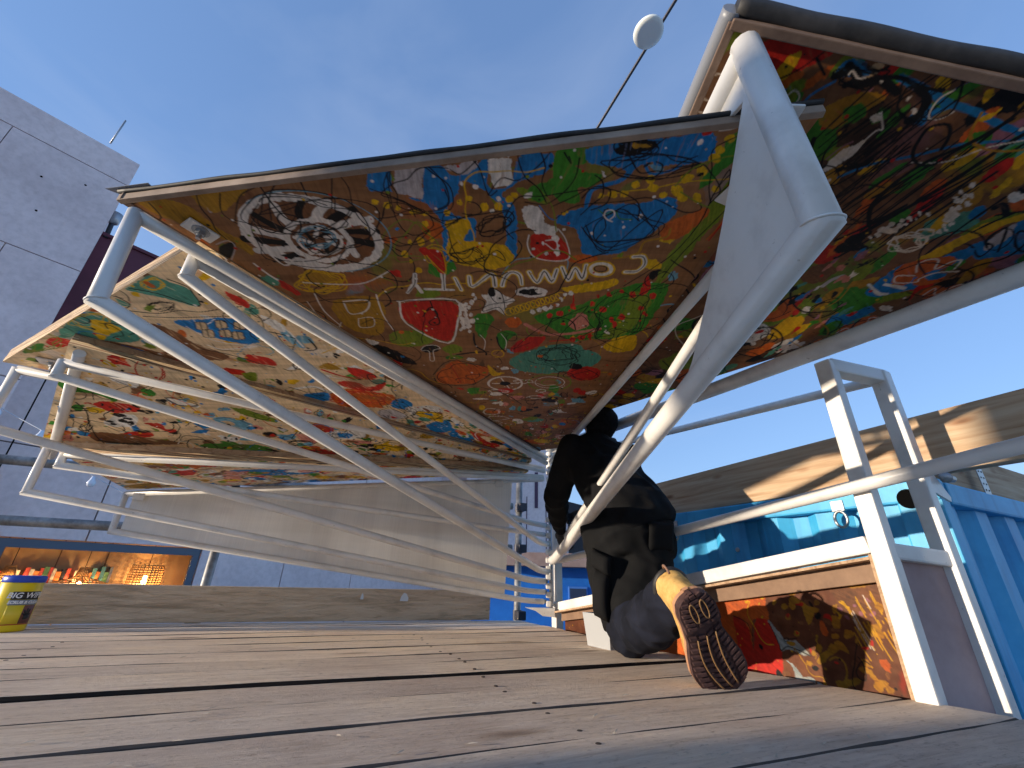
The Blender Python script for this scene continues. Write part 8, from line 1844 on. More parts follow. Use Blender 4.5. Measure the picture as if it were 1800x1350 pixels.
o=obj('beam',me,TIMBER); o.parent=t_b; o.matrix_parent_inverse=t_b.matrix_basis.inverted(); o.matrix_basis=R_
tb2 = thing('timber_beam',c0,'short crosswise pine joist on container edge at right','beam')
j0 = c0+cdir*.03+cout*.20+Vector((0,0,ZT+.0)); V,F = box_vf((0,0,0),(2.4,0,0),(0,.06,0),(0,0,.15),.004); me=mesh('beam',V,F); R_=Matrix((cout,cdir,Vector((0,0,1)))).transposed().to_4x4(); R_.translation=j0; o=obj('beam',me,TIMBER); o.parent=tb2; o.matrix_parent_inverse=tb2.matrix_basis.inverted(); o.matrix_basis=R_
st = thing('steel_strap',j0,'perforated galvanised strap holding pine joist to container','strap')
sp = c0+cout*.40-cdir*.003+Vector((0,0,ZT-.02)); box('plate',sp,cout*.055,cdir*.003,(0,0,.17),STEEL,st,.0008)
for i in range(6):
    for j in range(2): lathe('hole',sp+cout*(.015+.025*j)+Vector((0,0,.02+.024*i))-cdir*.0006,-cdir,[(0,.0035),(.0006,.0035)],DARK,st,8)

# ------------------------------------------------------------------ scaffold tubes beyond the deck
def sc_pt(s,z,p=2.99): return PD*s+PN*p+Vector((0,0,z))
for z,lab in ((.735,'upper galvanised guard rail running behind the painted leaves'),(.445,'lower galvanised guard rail just above the lit window')):
    o = tube('guard_rail',[sc_pt(-3.9,z),sc_pt(1.28,z)],.0242,PIPE,n=16); tag(o,lab,'rail','scaffold guard rails')
for s,lab in ((-.52,'galvanised scaffold upright standing right of the lit window'),(1.36,'pale scaffold upright close beside the hinge post'),(-3.6,'scaffold upright at the far left end of the deck')):
    pole = thing('scaffold_pole',sc_pt(s,-2.1,3.045),lab,'pole','scaffold uprights along the deck edge'); tube('tube',[sc_pt(s,-2.1,3.045),sc_pt(s,1.35 if s<1 else 1.0,3.045)],.0242,PIPE,pole,16)
    for z in (.735,.445,.02):
        V,F = merge(lathe_vf(sc_pt(s,z-.03,3.045),(0,0,1),[(0,.030),(.06,.030)],12), box_vf(sc_pt(s-.03,z-.028,2.96),PD*.06,PN*.07,(0,0,.056),.006)); obj('coupler',mesh('coupler',V,F),mat('dark_steel',(.06,.06,.07),.5,.7),pole)

# ------------------------------------------------------------------ left buildings
WD = Vector((.644,.765,0)); WN = Vector((.765,-.644,0))
def wp(k,off,z): 
    """k metres along the wall from the tower corner, off metres in front of the tower face"""
    return Vector((-9.27,7.39,0))+WD*k+WN*off+Vector((0,0,z))
tw = thing('concrete_tower',wp(0,0,-2.1),'tall lilac-grey concrete panel building at upper left','building')
box('core',wp(-2.9,-6,-2.1),WD*2.85,WN*5.9,(0,0,11.25),CONC,tw,.02)
zrows = [9.255,8.515,5.97,3.42,.9,-1.6]
for r_i in range(len(zrows)-1):
    zt, zb = zrows[r_i], zrows[r_i+1]; ks = [0,-2.9] if r_i==0 else ([0,-1.9,-2.9] if r_i%2 else [0,-1.1,-2.9])
    for a,b in zip(ks[:-1],ks[1:]): box('concrete_panel',wp(b+.007,-.1,zb+.010),WD*(a-b-.014),WN*.1,(0,0,zt-zb-.020),CONC,tw,.006)
for (k,z) in ((-1.2,7.7),(-2.6,7.2),(-1.0,6.9),(-2.3,6.4),(-3.4,7.95),(-.6,8.0)): lathe('tie_hole',wp(k,.0005,z),WN,[(0,.022),(.002,.022)],DARK,tw,10)
nb_ = thing('shade_screen',(-6,-1,-2.1),'added plywood screen out of view at left, shading the near frame','screen')  # added beyond the view only to keep sun off the near frame
for i in range(6): box('screen_sheet',(-6.02,-1.05-1.22*(i+1),-2.1),(.018,0,0),(0,1.215,0),(0,0,4.0),PURPLY,nb_); box('post',(-6.10,-1.11-1.22*i,-2.1),(.07,0,0),(0,.07,0),(0,0,3.95),TIMBER,nb_)
rod = tube('lightning_rod',[MISC['rod0'],MISC['rod1']],.018,STEEL,n=8); tag(rod,'thin lightning rod on the concrete tower roof edge','rod')
lb = thing('low_building',wp(0,-1.05,-2.1),'long lilac concrete building with burgundy upper floor and lit window','building')
kJ = 1.05; OFF=-1.37
k_of = lambda P: (Vector((P[0],P[1],0))-Vector((-9.27,7.39,0))).dot(WD)
kR = k_of(W2['jambR']); kL = k_of(W2['jambL']); ZH = .655; ZS=-.75
OFFW = -1.05
box('upper_cladding',wp(-1.2,OFFW-5,4.2),WD*20,WN*5.0,(0,0,W2['top']-4.2),MAROON,lb,.01)
box('parapet_cap',wp(-1.2,OFFW-.4,W2['top']),WD*20,WN*.45,(0,0,.09),MAROON,lb,.01)
# pale concrete panels round the window
cols = [-1.2,kL-.06,kL+1.6,kR+.06,kR+2.1,kR+4.2,kR+7.5,kR+11,kR+16]
for a,b in zip(cols[:-1],cols[1:]):
    for zt,zb in ((4.19,2.45),(2.45,ZH+.06),(ZH+.06,ZS),(ZS,-2.1)):
        if zt==ZH+.06 and a>kL-.1 and b<kR+.1: continue
        box('concrete_panel',wp(a+.012,OFFW-.12,zb+.012),WD*(b-a-.024),WN*.12,(0,0,zt-zb-.024),CONC,lb,.006)
box('inner_wall',wp(-1.2,OFFW-.32,ZH+.10),WD*24,WN*.16,(0,0,3.45),mat('dark_core',(.03,.03,.035),.9),lb,.002)
box('inner_wall',wp(kR+.08,OFFW-.32,-2.1),WD*20,WN*.16,(0,0,2.85),mat('dark_core'),lb,.002)
FRM = mat('slate_window_frame',(.10,.13,.17),.5)
win = thing('window',wp((kL+kR)/2,OFFW,ZS),'wide slate-framed window glowing warm orange','window')
for nm,(a,b,zb,zt) in dict(head=(kL-.05,kR+.05,ZH-.11,ZH+.05),sill=(kL-.05,kR+.05,ZS-.02,ZS+.08),jl=(kL-.05,kL+.09,ZS+.08,ZH-.11),jr=(kR-.09,kR+.05,ZS+.08,ZH-.11),mul=(kL+.42,kL+.52,ZS+.08,ZH-.11)).items():
    box('frame',wp(a,OFFW-.13,zb),WD*(b-a),WN*.10,(0,0,zt-zb),FRM,win,.004)
gl = mat('window_glass',(1,1,1),.02); 
_g=gl.node_tree; _b=_g.nodes['Principled BSDF']; _b.inputs['Transmission Weight'].default_value=1.0; _b.inputs['IOR'].default_value=1.1
box('pane',wp(kL+.09,OFFW-.10,ZS+.08),WD*(kR-kL-.18),WN*.006,(0,0,ZH-.11-ZS-.08),gl,win,0)
# warm room behind the glass
ROOM = mat('room_plywood',rough=.7,build=_dirty((.48,.30,.14),(.60,.40,.20),1.5))
rm = thing('room_interior',wp((kL+kR)/2,OFFW-2,ZS-.3),'plywood-lined room behind the lit window','room',kind='structure')
D_=1.0
box('back_wall',wp(kL-.6,OFFW-D_-.1,ZS-.6),WD*(kR-kL+1.0),WN*.1,(0,0,2.6),ROOM,rm,0); box('ceiling',wp(kL-.6,OFFW-D_,ZH+.75),WD*(kR-kL+1.0),WN*(D_-.33),(0,0,.05),ROOM,rm,0)
box('floor',wp(kL-.6,OFFW-D_,ZS-.62),WD*(kR-kL+1.0),WN*(D_-.33),(0,0,.05),ROOM,rm,0); box('side_wall',wp(kR+.32,OFFW-D_,ZS-.6),WD*.08,WN*(D_-.33),(0,0,2.6),ROOM,rm,0); box('side_wall',wp(kL-.7,OFFW-D_,ZS-.6),WD*.08,WN*(D_-.33),(0,0,2.6),ROOM,rm,0)
for kk_ in (.55,1.4,2.2): box('wall_batten',wp(kL+kk_,OFFW-D_,ZS-.5),WD*.02,WN*.012,(0,0,2.4),mat('batten_dark',(.22,.12,.05),.7),rm,0)
SZ = -.115
sh = thing('wall_shelf',wp(kL+.2,OFFW-D_,SZ),'long pine shelf full of books inside the lit window','shelf'); box('board',wp(kL-.5,OFFW-D_+.001,SZ),WD*(kR-kL-.15),WN*.24,(0,0,.03),BATTEN,sh,.003)
rb = random.Random(9); kk_ = kL-.2; nb=0
bc = dict(red=(.55,.08,.05),orange=(.65,.22,.05),green=(.12,.25,.10),cream=(.62,.55,.40),grey=(.18,.20,.22),black=(.03,.03,.03),teal=(.10,.28,.28),yellow=(.65,.45,.08))
ordn = ['first','second','third','fourth','fifth','sixth','seventh','eighth','ninth','tenth','eleventh','twelfth','thirteenth','fourteenth','fifteenth','sixteenth','seventeenth','eighteenth','nineteenth','twentieth','twenty-first','twenty-second','twenty-third','twenty-fourth','twenty-fifth','twenty-sixth','twenty-seventh','twenty-eighth','twenty-ninth','thirtieth']
while kk_ < kR-.75 and nb<30:
    cn = rb.choice(list(bc)); wd_ = rb.uniform(.045,.09); hh = rb.uniform(.20,.34)
    b_ = box('book',wp(kk_,OFFW-D_+.02,SZ+.031),WD*wd_,WN*.17,(0,0,hh),mat('book_'+cn,bc[cn],.6)); tag(b_,f'{cn} book, {ordn[nb]} from the left on the lit window shelf','book','books on the lit shelf'); nb+=1
    kk_ += wd_+.004+(rb.uniform(.05,.2) if rb.random()<.15 else 0)
EMB = bpy.data.materials.new('warm_bulb'); EMB.use_nodes=True; _e=EMB.node_tree.nodes['Principled BSDF']; _e.inputs['Emission Color'].default_value=(1,.62,.25,1); _e.inputs['Emission Strength'].default_value=40
WICK = mat('wicker',rough=.7,build=_dirty((.30,.14,.04),(.62,.36,.12),40))
def lamp(loc, prof, label, ribs, bz0=-.02):
    t = thing('pendant_lamp',loc,label,'lamp','wicker pendant lamps in the window'); lo=Vector(loc)
    # woven shade: open hoops and staves
    parts=[]
    for i,(h,r) in enumerate(prof):
        if i%1==0: parts.append(sweep_vf([lo+Vector((r*math.cos(a),r*math.sin(a),h)) for a in np.linspace(0,2*math.pi,29)],.011,5,caps=False))
    for k in range(ribs):
        a=2*math.pi*k/ribs; parts.append(sweep_vf([lo+Vector((r*math.cos(a),r*math.sin(a),h)) for h,r in prof],.008,5))
    V,F=merge(*parts); obj('shade',mesh('shade',V,F,True),WICK,t)
    lathe('bulb',lo+Vector((0,0,bz0)),(0,0,1),[(0,.01),(.012,.03),(.04,.042),(.07,.034),(.09,.012)],EMB,t,12); tube('cord',[lo+Vector((0,0,prof[-1][0])),lo+Vector((0,0,1.2))],.006,DARK,t,6)
    l=bpy.data.lights.new('bulb_light','POINT'); l.energy=10; l.color=(1,.60,.26); l.shadow_soft_size=.05; lo_=bpy.data.objects.new('bulb_light',l); COL.objects.link(lo_); lo_.location=lo+Vector((0,0,bz0-.04)); lo_.parent=t; lo_.matrix_parent_inverse=t.matrix_basis.inverted(); return t
kz_=lambda k,z: wp(k,-1.65,z)
lamp(kz_(2.20,-.12),[(0,.50),(.03,.46),(.06,.39),(.09,.30),(.12,.20),(.16,.11),(.34,.075)],'low cone-shaped wicker pendant lamp glowing in the window',26)
lamp(kz_(3.30,-.30),[(.05*i,.30+.02*math.sin(i/12*3.14)) for i in range(13)],'drum-shaped wicker pendant lamp glowing at right of window',28,.30)
lamp(kz_(1.10,-.12),[(0,.50),(.03,.46),(.06,.39),(.09,.30),(.12,.20),(.16,.11),(.34,.075)],'cone wicker lamp half hidden behind the yellow tub',26)
# small mast light on the burgundy parapet
ml = thing('mast_light',Vector(MISC['lampm0']),'small silver light on the burgundy parapet','lamp'); q0,q1=Vector(MISC['lampm0']),Vector(MISC['lampm1']); tube('stem',[q0+Vector((0,0,-.15)),q1],.05,mat('dark_steel'),ml,10); lathe('head',q1.lerp(q0,.5),(0,0,1),[(0,.05),(.05,.11),(.32,.13),(.36,.05)],STEEL,ml,14)

# ------------------------------------------------------------------ blue kiosk beyond the hinge
ks = thing('blue_kiosk',(1.2,9.0,-2.1),'bright blue kiosk with flat roof seen past the hinge post','kiosk')
BLUE = mat('kiosk_blue',rough=.5,build=_dirty((.006,.10,.42),(.01,.15,.55),2)); KX0,KX1,KY=-.6,2.3,8.4
box('front_wall',(KX0,KY,-2.1),(KX1-KX0,0,0),(0,2,0),(0,0,2.55),BLUE,ks,.01); box('roof',(KX0-.15,KY-.45,.45),(KX1-KX0+.2,0,0),(0,2.4,0),(0,0,.22),mat('kiosk_fascia',rough=.8,build=_dirty((.22,.15,.13),(.32,.23,.20),3)),ks,.01)
box('window_frame',(1.10,KY-.04,-.30),(.34,0,0),(0,.05,0),(0,0,.44),mat('blue_frame',(.05,.16,.5),.5),ks,.006); box('pane',(1.125,KY-.047,-.27),(.29,0,0),(0,.01,0),(0,0,.20),mat('dark_glass',(.03,.04,.08),.08),ks,0); box('pane',(1.125,KY-.047,-.05),(.29,0,0),(0,.01,0),(0,0,.16),mat('dark_glass'),ks,0)
for i in range(5): box('book_spine',(1.14+.052*i,KY-.056,-.265),(.042,0,0),(0,.012,0),(0,0,.17),mat('book_'+['grey','cream','teal','grey','cream'][i]),ks,0)
for x_ in (1.62,1.74): box('door_frame',(x_,KY-.05,-2.1),(.05,0,0),(0,.06,0),(0,0,2.5),WHITE,ks,.004)
box('door_glass',(1.67,KY-.02,-2.0),(.07,0,0),(0,.01,0),(0,0,2.35),mat('dark_glass'),ks,0)
bw = thing('pale_tower',(1.6,17,-2.1),'pale lilac wall with dark window slits behind the blue kiosk','building'); box('wall',(-1.6,16,-2.1),(3.75,0,0),(0,3,0),(0,0,7.4),CONC,bw,.02)
for x_ in (.35,.95): box('slit_window',(x_,15.97,2.6),(.12,0,0),(0,.03,0),(0,0,1.3),mat('slit',(.06,.02,.06),.4),bw,0)
for x_ in (-.2,.65,1.35): box('panel_joint',(x_,15.985,-2),(.03,0,0),(0,.02,0),(0,0,5.0),mat('slit'),bw,0)

# ------------------------------------------------------------------ cables
f0,f1,fd_ = Vector(MISC['fest0']),Vector(MISC['fest1']),Vector(MISC['festd'])
fc = thing('catenary_light',fd_,'white disc lamp hanging on steel cable against the sky','lamp'); V,F=merge(sweep_vf([f0+(f0-f1)*.6,f0,f0.lerp(f1,.5),f1,f1+(f1-f0)*3.0],.016,8), sweep_vf([f0+(f0-f1)*.6+Vector((.04,0,.03)),f0+Vector((.03,0,.03)),f1+Vector((.03,0,.03)),f1+(f1-f0)*3.0],.007,6)); obj('cable',mesh('cable',V,F,True),mat('dark_steel'),fc)
lathe('disc',fd_+Vector((0,0,-.06)),(-.1,.0,1),[(0,.02),(.004,.12),(.014,.165),(.05,.17),(.075,.13),(.085,.02)],mat('opal_glass',(.80,.84,.80),.35),fc,28); tube('hanger',[fd_+Vector((0,0,.02)),fd_+Vector((.05,0,.14))],.012,mat('dark_steel'),fc,8)
sp_=[Vector(q) for q in MISC['string']]; sg=thing('string_lights',sp_[0],'thin string of clear bulbs crossing in front of the concrete wall','lights'); tube('wire',[sp_[0]+(sp_[0]-sp_[1])*3]+sp_+[sp_[-1]+(sp_[-1]-sp_[-2])*3],.0045,mat('pale_wire',(.55,.56,.60),.5),sg,6)
CLEAR=mat('clear_bulb',(.72,.78,.88),.08); 
for i in (1,3,4,5):
    lathe('bulb',sp_[i]+Vector((0,0,-.10)),(0,0,1),[(0,.01),(.01,.028),(.04,.036),(.07,.022),(.10,.016)],CLEAR,sg,12)

# ------------------------------------------------------------------ tub of wipes
cx,cy_ = -2.05,2.02; tub = thing('wipes_tub',(cx,cy_,0),'yellow plastic tub of wipes with blue lid on deck','tub')
Rr=.066
YEL=mat('yellow_plastic',(.80,.58,.008),.3); lathe('body',(cx,cy_,.001),(0,0,1),[(0,Rr*.94),(.004,Rr*.98),(.012,Rr),(.178,Rr),(.181,Rr*.97)],YEL,tub,48)
lathe('lid',(cx,cy_,.1815),(0,0,1),[(0,Rr*1.0),(.003,Rr*1.02),(.020,Rr*1.02),(.024,Rr*.98),(.0255,Rr*.9)],mat('blue_lid',(.015,.06,.45),.35),tub,48)
# label band facing the camera
toc = math.atan2(-cy_,-cx)
LBL_OFF = .50
def band(name,z0,z1,a0,a1,m,rr=.0008,slant=0.0):
    n=18; V=[]; F=[]
    for i in range(n+1):
        a=toc+LBL_OFF+a0+(a1-a0)*i/n
        for z in (z0,z1): V.append((cx+(Rr+rr)*math.cos(a+slant*(z-z0)),cy_+(Rr+rr)*math.sin(a+slant*(z-z0)),z))
    F=[(2*i,2*i+2,2*i+3,2*i+1) for i in range(n)]; me=mesh(name,V,F,True); o=obj(name,me,m,tub); md=o.modifiers.new('t','SOLIDIFY'); md.thickness=.0003; return o
LK=mat('label_black',(.02,.018,.018),.4); band('label',.118,.148,-.75,.75,LK); band('label',.098,.117,-.78,.75,mat('label_steel',(.22,.26,.32),.35)); band('label',.030,.097,.02,.75,mat('label_brown',(.20,.07,.05),.4)); band('label',.030,.097,-.75,.015,mat('label_yellow',(.72,.55,.03),.35)); band('label',.026,.0295,-.9,.8,mat('label_red',(.45,.05,.02),.4))
def wrap_text(txt, zc, size, a_c, m, name):
    cu=bpy.data.curves.new(name,'FONT'); cu.body=txt; cu.size=size; cu.align_x='CENTER'; cu.align_y='CENTER'; cu.offset=.0006; cu.resolution_u=3
    to=bpy.data.objects.new(name+'_tmp',cu); COL.objects.link(to); dg=bpy.context.evaluated_depsgraph_get(); me=bpy.data.meshes.new_from_object(to.evaluated_get(dg)); bpy.data.objects.remove(to)
    bm=bmesh.new(); bm.from_mesh(me); bmesh.ops.triangulate(bm,faces=bm.faces); bmesh.ops.subdivide_edges(bm,edges=[e for e in bm.edges if e.calc_length()>.008],cuts=2); 
    for v in bm.verts:
        x,y=v.co.x,v.co.y; x+=.18*y; a=toc+LBL_OFF+a_c+x/Rr; v.co=Vector((cx+(Rr+.0014)*math.cos(a),cy_+(Rr+.0014)*math.sin(a),zc+y))
    bm.to_mesh(me); bm.free(); return obj(name,me,m,tub)
LW=mat('label_white',(.8,.8,.78),.4)
wrap_text('BIG WIPES',.133,.029,.06,LW,'lettering'); wrap_text('SCRUB & CLEAN',.1075,.0145,0.0,LW,'lettering')
def hand_mark():
    parts=[]; 
    for ang,l in ((150,.020),(120,.026),(95,.028),(70,.026),(25,.018)):
        a=math.radians(ang); P=[(.006*math.cos(a),.006*math.sin(a)),(l*math.cos(a),l*math.sin(a))]; pts=[]
        for t in np.linspace(0,1,5):
            x=P[0][0]+(P[1][0]-P[0][0])*t; y=P[0][1]+(P[1][1]-P[0][1])*t; th=toc+LBL_OFF+.30+x/Rr; pts.append(Vector((cx+(Rr+.0012)*math.cos(th),cy_+(Rr+.0012)*math.sin(th),.058+y)))
        parts.append(sweep_vf(pts,[.0034,.0034,.0034,.003,.002],8))
    pts=[Vector((cx+(Rr+.0012)*math.cos(toc+LBL_OFF+.30+x/Rr),cy_+(Rr+.0012)*math.sin(toc+LBL_OFF+.30+x/Rr),.053)) for x in (-.008,0,.008)]; parts.append(sweep_vf(pts,[.008,.010,.008],8))
    V,F=merge(*parts); obj('hand_mark',mesh('hand_mark',V,F,True),LK,tub)
hand_mark()
# white box beside the knee
bk = thing('white_caddy',(.385,2.02,0),'white plastic box on deck tucked behind the kneeling knee','box')
bm_p=[]; bx,by,bz_=.43,2.03,.0
def rect(hx,hy,z,ang=.45): 
    return [Vector((bx+hx*sx*math.cos(ang)-hy*sy*math.sin(ang),by+hx*sx*math.sin(ang)+hy*sy*math.cos(ang),z)) for sx,sy in ((-1,-1),(1,-1),(1,1),(-1,1))]
V=rect(.055,.075,.002)+rect(.066,.088,.125)+rect(.060,.082,.125)+rect(.050,.07,.008); F=[(3,2,1,0)]+[(i,(i+1)%4,4+(i+1)%4,4+i) for i in range(4)]+[(4+i,4+(i+1)%4,8+(i+1)%4,8+i) for i in range(4)]+[(8+i,8+(i+1)%4,12+(i+1)%4,12+i) for i in range(4)]+[(12,13,14,15)]
obj('tray',mesh('tray',V,F),mat('white_plastic',(.36,.37,.38),.5),bk)

# ------------------------------------------------------------------ kneeling person

from mathutils import noise as mnoise
per = thing('person',(.47,1.77,0),'kneeling person in black work clothes and tan boot, leaning in to the hinge','person')
LAT = Vector((1,.18,0)).normalized()
def capsule_vf(chain, n=18):
    """tapered rounded limb along a chain of (point, radius)"""
    P = [Vector(p) for p,_ in chain]; Rd = [r for _,r in chain]; pts=[]; rs=[]
    d0=(P[0]-P[1]).normalized(); d1=(P[-1]-P[-2]).normalized()
    for a in (1.0,.85,.55,.2): pts.append(P[0]+d0*Rd[0]*a); rs.append(Rd[0]*max(.02,math.sqrt(max(0,1-a*a))))
    for i in range(len(P)-1):
        for k in range(6): t=k/6; pts.append(P[i].lerp(P[i+1],t)); rs.append(Rd[i]+(Rd[i+1]-Rd[i])*t)
    pts.append(P[-1]); rs.append(Rd[-1])
    for a in (.2,.55,.85,1.0): pts.append(P[-1]+d1*Rd[-1]*a); rs.append(Rd[-1]*max(.02,math.sqrt(max(0,1-a*a))))
    return sweep_vf(pts,rs,n)
def loft_vf(st, lat=LAT, n=26):
    """st: (centre, half width along lat, half depth)"""
    V=[];F=[]; C_=[Vector(s[0]) for s in st]
    for i,(c,hw,hd) in enumerate(st):
        t=(C_[min(i+1,len(st)-1)]-C_[max(i-1,0)]).normalized(); u=(lat-t*lat.dot(t)).normalized(); v=t.cross(u)
        for k in range(n):
            a=2*math.pi*k/n; ca,sa=math.cos(a),math.sin(a); e=.82
            V.append(C_[i]+u*hw*math.copysign(abs(ca)**e,ca)+v*hd*math.copysign(abs(sa)**e,sa))
    for i in range(len(st)-1):
        for k in range(n): F.append((i*n+k,i*n+(k+1)%n,(i+1)*n+(k+1)%n,(i+1)*n+k))
    F.append(tuple(reversed(range(n)))); F.append(tuple((len(st)-1)*n+k for k in range(n))); return V,F
def ellip_vf(c, rx, ry, rz, n=16):
    V=[];F=[]; c=Vector(c)
    for i in range(1,n):
        ph=math.pi*i/n
        for k in range(n): a=2*math.pi*k/n; V.append(c+Vector((rx*math.sin(ph)*math.cos(a),ry*math.sin(ph)*math.sin(a),rz*math.cos(ph))))
    for i in range(n-2):
        for k in range(n): F.append((i*n+k,(i+1)*n+k,(i+1)*n+(k+1)%n,i*n+(k+1)%n))
    V.append(c+Vector((0,0,rz))); V.append(c-Vector((0,0,rz))); t=len(V)-2
    for k in range(n): F.append((t,k,(k+1)%n)); F.append((t+1,(n-2)*n+(k+1)%n,(n-2)*n+k))
    return V,F
def fused(name, parts, voxel, smooth, m, parent, wrinkle=None):
    V,F=merge(*parts); me=mesh(name+'_raw',V,F); bm=bmesh.new(); bm.from_mesh(me); bmesh.ops.recalc_face_normals(bm,faces=bm.faces); bm.to_mesh(me); bm.free()
    tmp=bpy.data.objects.new(name+'_tmp',me); COL.objects.link(tmp); md=tmp.modifiers.new('r','REMESH'); md.mode='VOXEL'; md.voxel_size=voxel
    ms=tmp.modifiers.new('s','SMOOTH'); ms.factor=.5; ms.iterations=smooth
    dg=bpy.context.evaluated_depsgraph_get(); out=bpy.data.meshes.new_from_object(tmp.evaluated_get(dg)); bpy.data.objects.remove(tmp); out.name=name
    if wrinkle:
        nn=[v.normal.copy() for v in out.vertices]
        for v,nv in zip(out.vertices,nn): v.co=v.co+nv*wrinkle(v.co)
        out.update()
    out.polygons.foreach_set('use_smooth',[True]*len(out.polygons)); out.materials.clear(); return obj(name,out,m,parent)
def folds(amp, freq, stretch):
    s=Vector(stretch)
    def fn(p):
        q=Vector((p.x*s.x,p.y*s.y,p.z*s.z))*freq; w=Vector((mnoise.noise(q*.6),mnoise.noise(q*.6+Vector((5,1,2))),mnoise.noise(q*.6+Vector((1,7,3)))))
        r=1-abs(mnoise.noise(q+w*1.1))*2.2; return amp*(r-.4)+amp*.35*mnoise.noise(q*3.1)
    return fn
boot_heel, boot_toe = Vector(PT_['heel']), Vector(PT_['toe'])
bt=(boot_toe-boot_heel).normalized(); bn=Vector((-.16,-.98,.06)); bn=(bn-bt*bn.dot(bt)).normalized(); bl=bt.cross(bn)      # along sole, out of sole, across
ankle=boot_heel+bt*.085-bn*.145
rhip,rknee=Vector((.575,1.87,.455)),Vector((.462,1.775,.085)); lhip,lknee,lank=Vector((.435,1.90,.455)),Vector((.475,2.22,.36)),Vector((.50,2.24,.08))
hip=Vector((.52,1.875,.46))
# body inside the clothes: one skin surface, head bowed towards the hinge
hd=Vector((.463,2.115,.985)); face=Vector((-.20,.90,-.38)).normalized()
shL,elL,haL=Vector((.305,2.05,.835)),Vector((.238,2.19,.625)),Vector((.283,2.40,.492)); shR,elR,haR=Vector((.575,2.04,.81)),Vector((.63,2.30,.66)),Vector((.44,2.50,.60))
sk=[ellip_vf(hd,.073,.092,.105),ellip_vf(hd+face*.085+Vector((0,0,-.015)),.014,.02,.024),ellip_vf(hd+face*.05+Vector((0,0,-.075)),.045,.05,.045),ellip_vf(hd+LAT*.075,.012,.022,.032),ellip_vf(hd-LAT*.075,.012,.022,.032),
    ellip_vf(hd+face*.082+LAT*.03+Vector((0,0,.01)),.012,.01,.008),ellip_vf(hd+face*.082-LAT*.03+Vector((0,0,.01)),.012,.01,.008),ellip_vf(hd+face*.078+Vector((0,0,-.058)),.024,.012,.008),
    capsule_vf([((.44,2.11,.87),.055),(hd+Vector((0,0,-.05)),.055)]),loft_vf([(hip,.14,.09),((.48,1.98,.65),.12,.085),((.44,2.07,.80),.14,.085),((.435,2.10,.87),.08,.06)]),
    capsule_vf([(shL,.045),(elL,.036),(haL,.027)]),capsule_vf([(shR,.045),(elR,.036),(haR,.027)]),capsule_vf([(rhip,.07),(rknee,.05),(ankle,.035)]),capsule_vf([(lhip,.07),(lknee,.05),(lank,.035)])]
fused('body',sk,.009,3,SKIN,per)
# jacket
jk=[loft_vf([((.560,1.855,.425),.150,.115),((.548,1.865,.455),.172,.13),((.525,1.895,.53),.168,.122),((.49,1.965,.63),.160,.118),((.455,2.04,.745),.168,.116),((.437,2.075,.82),.162,.105),((.43,2.10,.87),.118,.088),((.437,2.12,.91),.075,.07)]),
    capsule_vf([(shL,.076),(shL.lerp(elL,.5),.068),(elL,.061),(elL.lerp(haL,.5),.052),(haL,.040)]),capsule_vf([(shR,.066),(elR,.052),(haR,.037)])]
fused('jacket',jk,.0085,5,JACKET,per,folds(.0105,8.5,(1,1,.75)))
# pale seams on the back of the jacket
tube('seam',[Vector((.375,1.955,.775)),Vector((.40,1.905,.69)),Vector((.43,1.87,.60))],.0011,mat('grey_thread',(.10,.10,.10),.8),per,5)
# neck band
ringp=[hd+Vector((.0,-.03,-.085))+LAT*(.062*math.cos(a))+Vector((0,.055*math.sin(a),.018*math.sin(a))) for a in np.linspace(0,2*math.pi,25)]
tube('collar',ringp,.018,mat('grey_fleece',rough=.95,build=_cloth((.03,.03,.032),(.07,.07,.075),50)),per,10)
# beanie
bc_=hd-face*.012+Vector((0,0,.012)); fused('beanie',[ellip_vf(bc_,.083,.103,.108)]+[ellip_vf(bc_-face*.04+Vector((0,0,-.02)),.078,.075,.085)],.008,3,KNIT,per,folds(.003,16,(1,1,.6)))
# trousers: black cargo upper
trs=[loft_vf([((.505,1.905,.53),.145,.105),((.52,1.885,.475),.168,.128),((.525,1.87,.41),.170,.135),((.525,1.862,.34),.155,.12)]),
     capsule_vf([(rhip+Vector((0,0,-.03)),.108),(rhip.lerp(rknee,.5)+Vector((.02,0,0)),.102),(rknee+Vector((.012,.0,.075)),.088)]),
     capsule_vf([(lhip+Vector((-.01,0,0)),.112),(lhip.lerp(rknee,.55)+Vector((-.012,.045,.0)),.102),(rknee+Vector((-.02,.05,.05)),.085)]),capsule_vf([(lhip,.10),(lknee,.075),(lank,.06)])]
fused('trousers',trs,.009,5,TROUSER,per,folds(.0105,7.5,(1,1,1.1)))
# navy lower leg resting on the deck
lg=[capsule_vf([(rknee+Vector((0,0,.02)),.083),(rknee.lerp(ankle,.35)+Vector((0,0,-.012)),.084),(rknee.lerp(ankle,.7)+Vector((0,0,-.012)),.078),(rknee.lerp(ankle,.90),.072)]),ellip_vf(rknee+Vector((-.01,.01,.0)),.082,.085,.085)]
fused('trouser_leg',lg,.0085,4,NAVY,per,folds(.0085,10,(.8,1.2,1)))
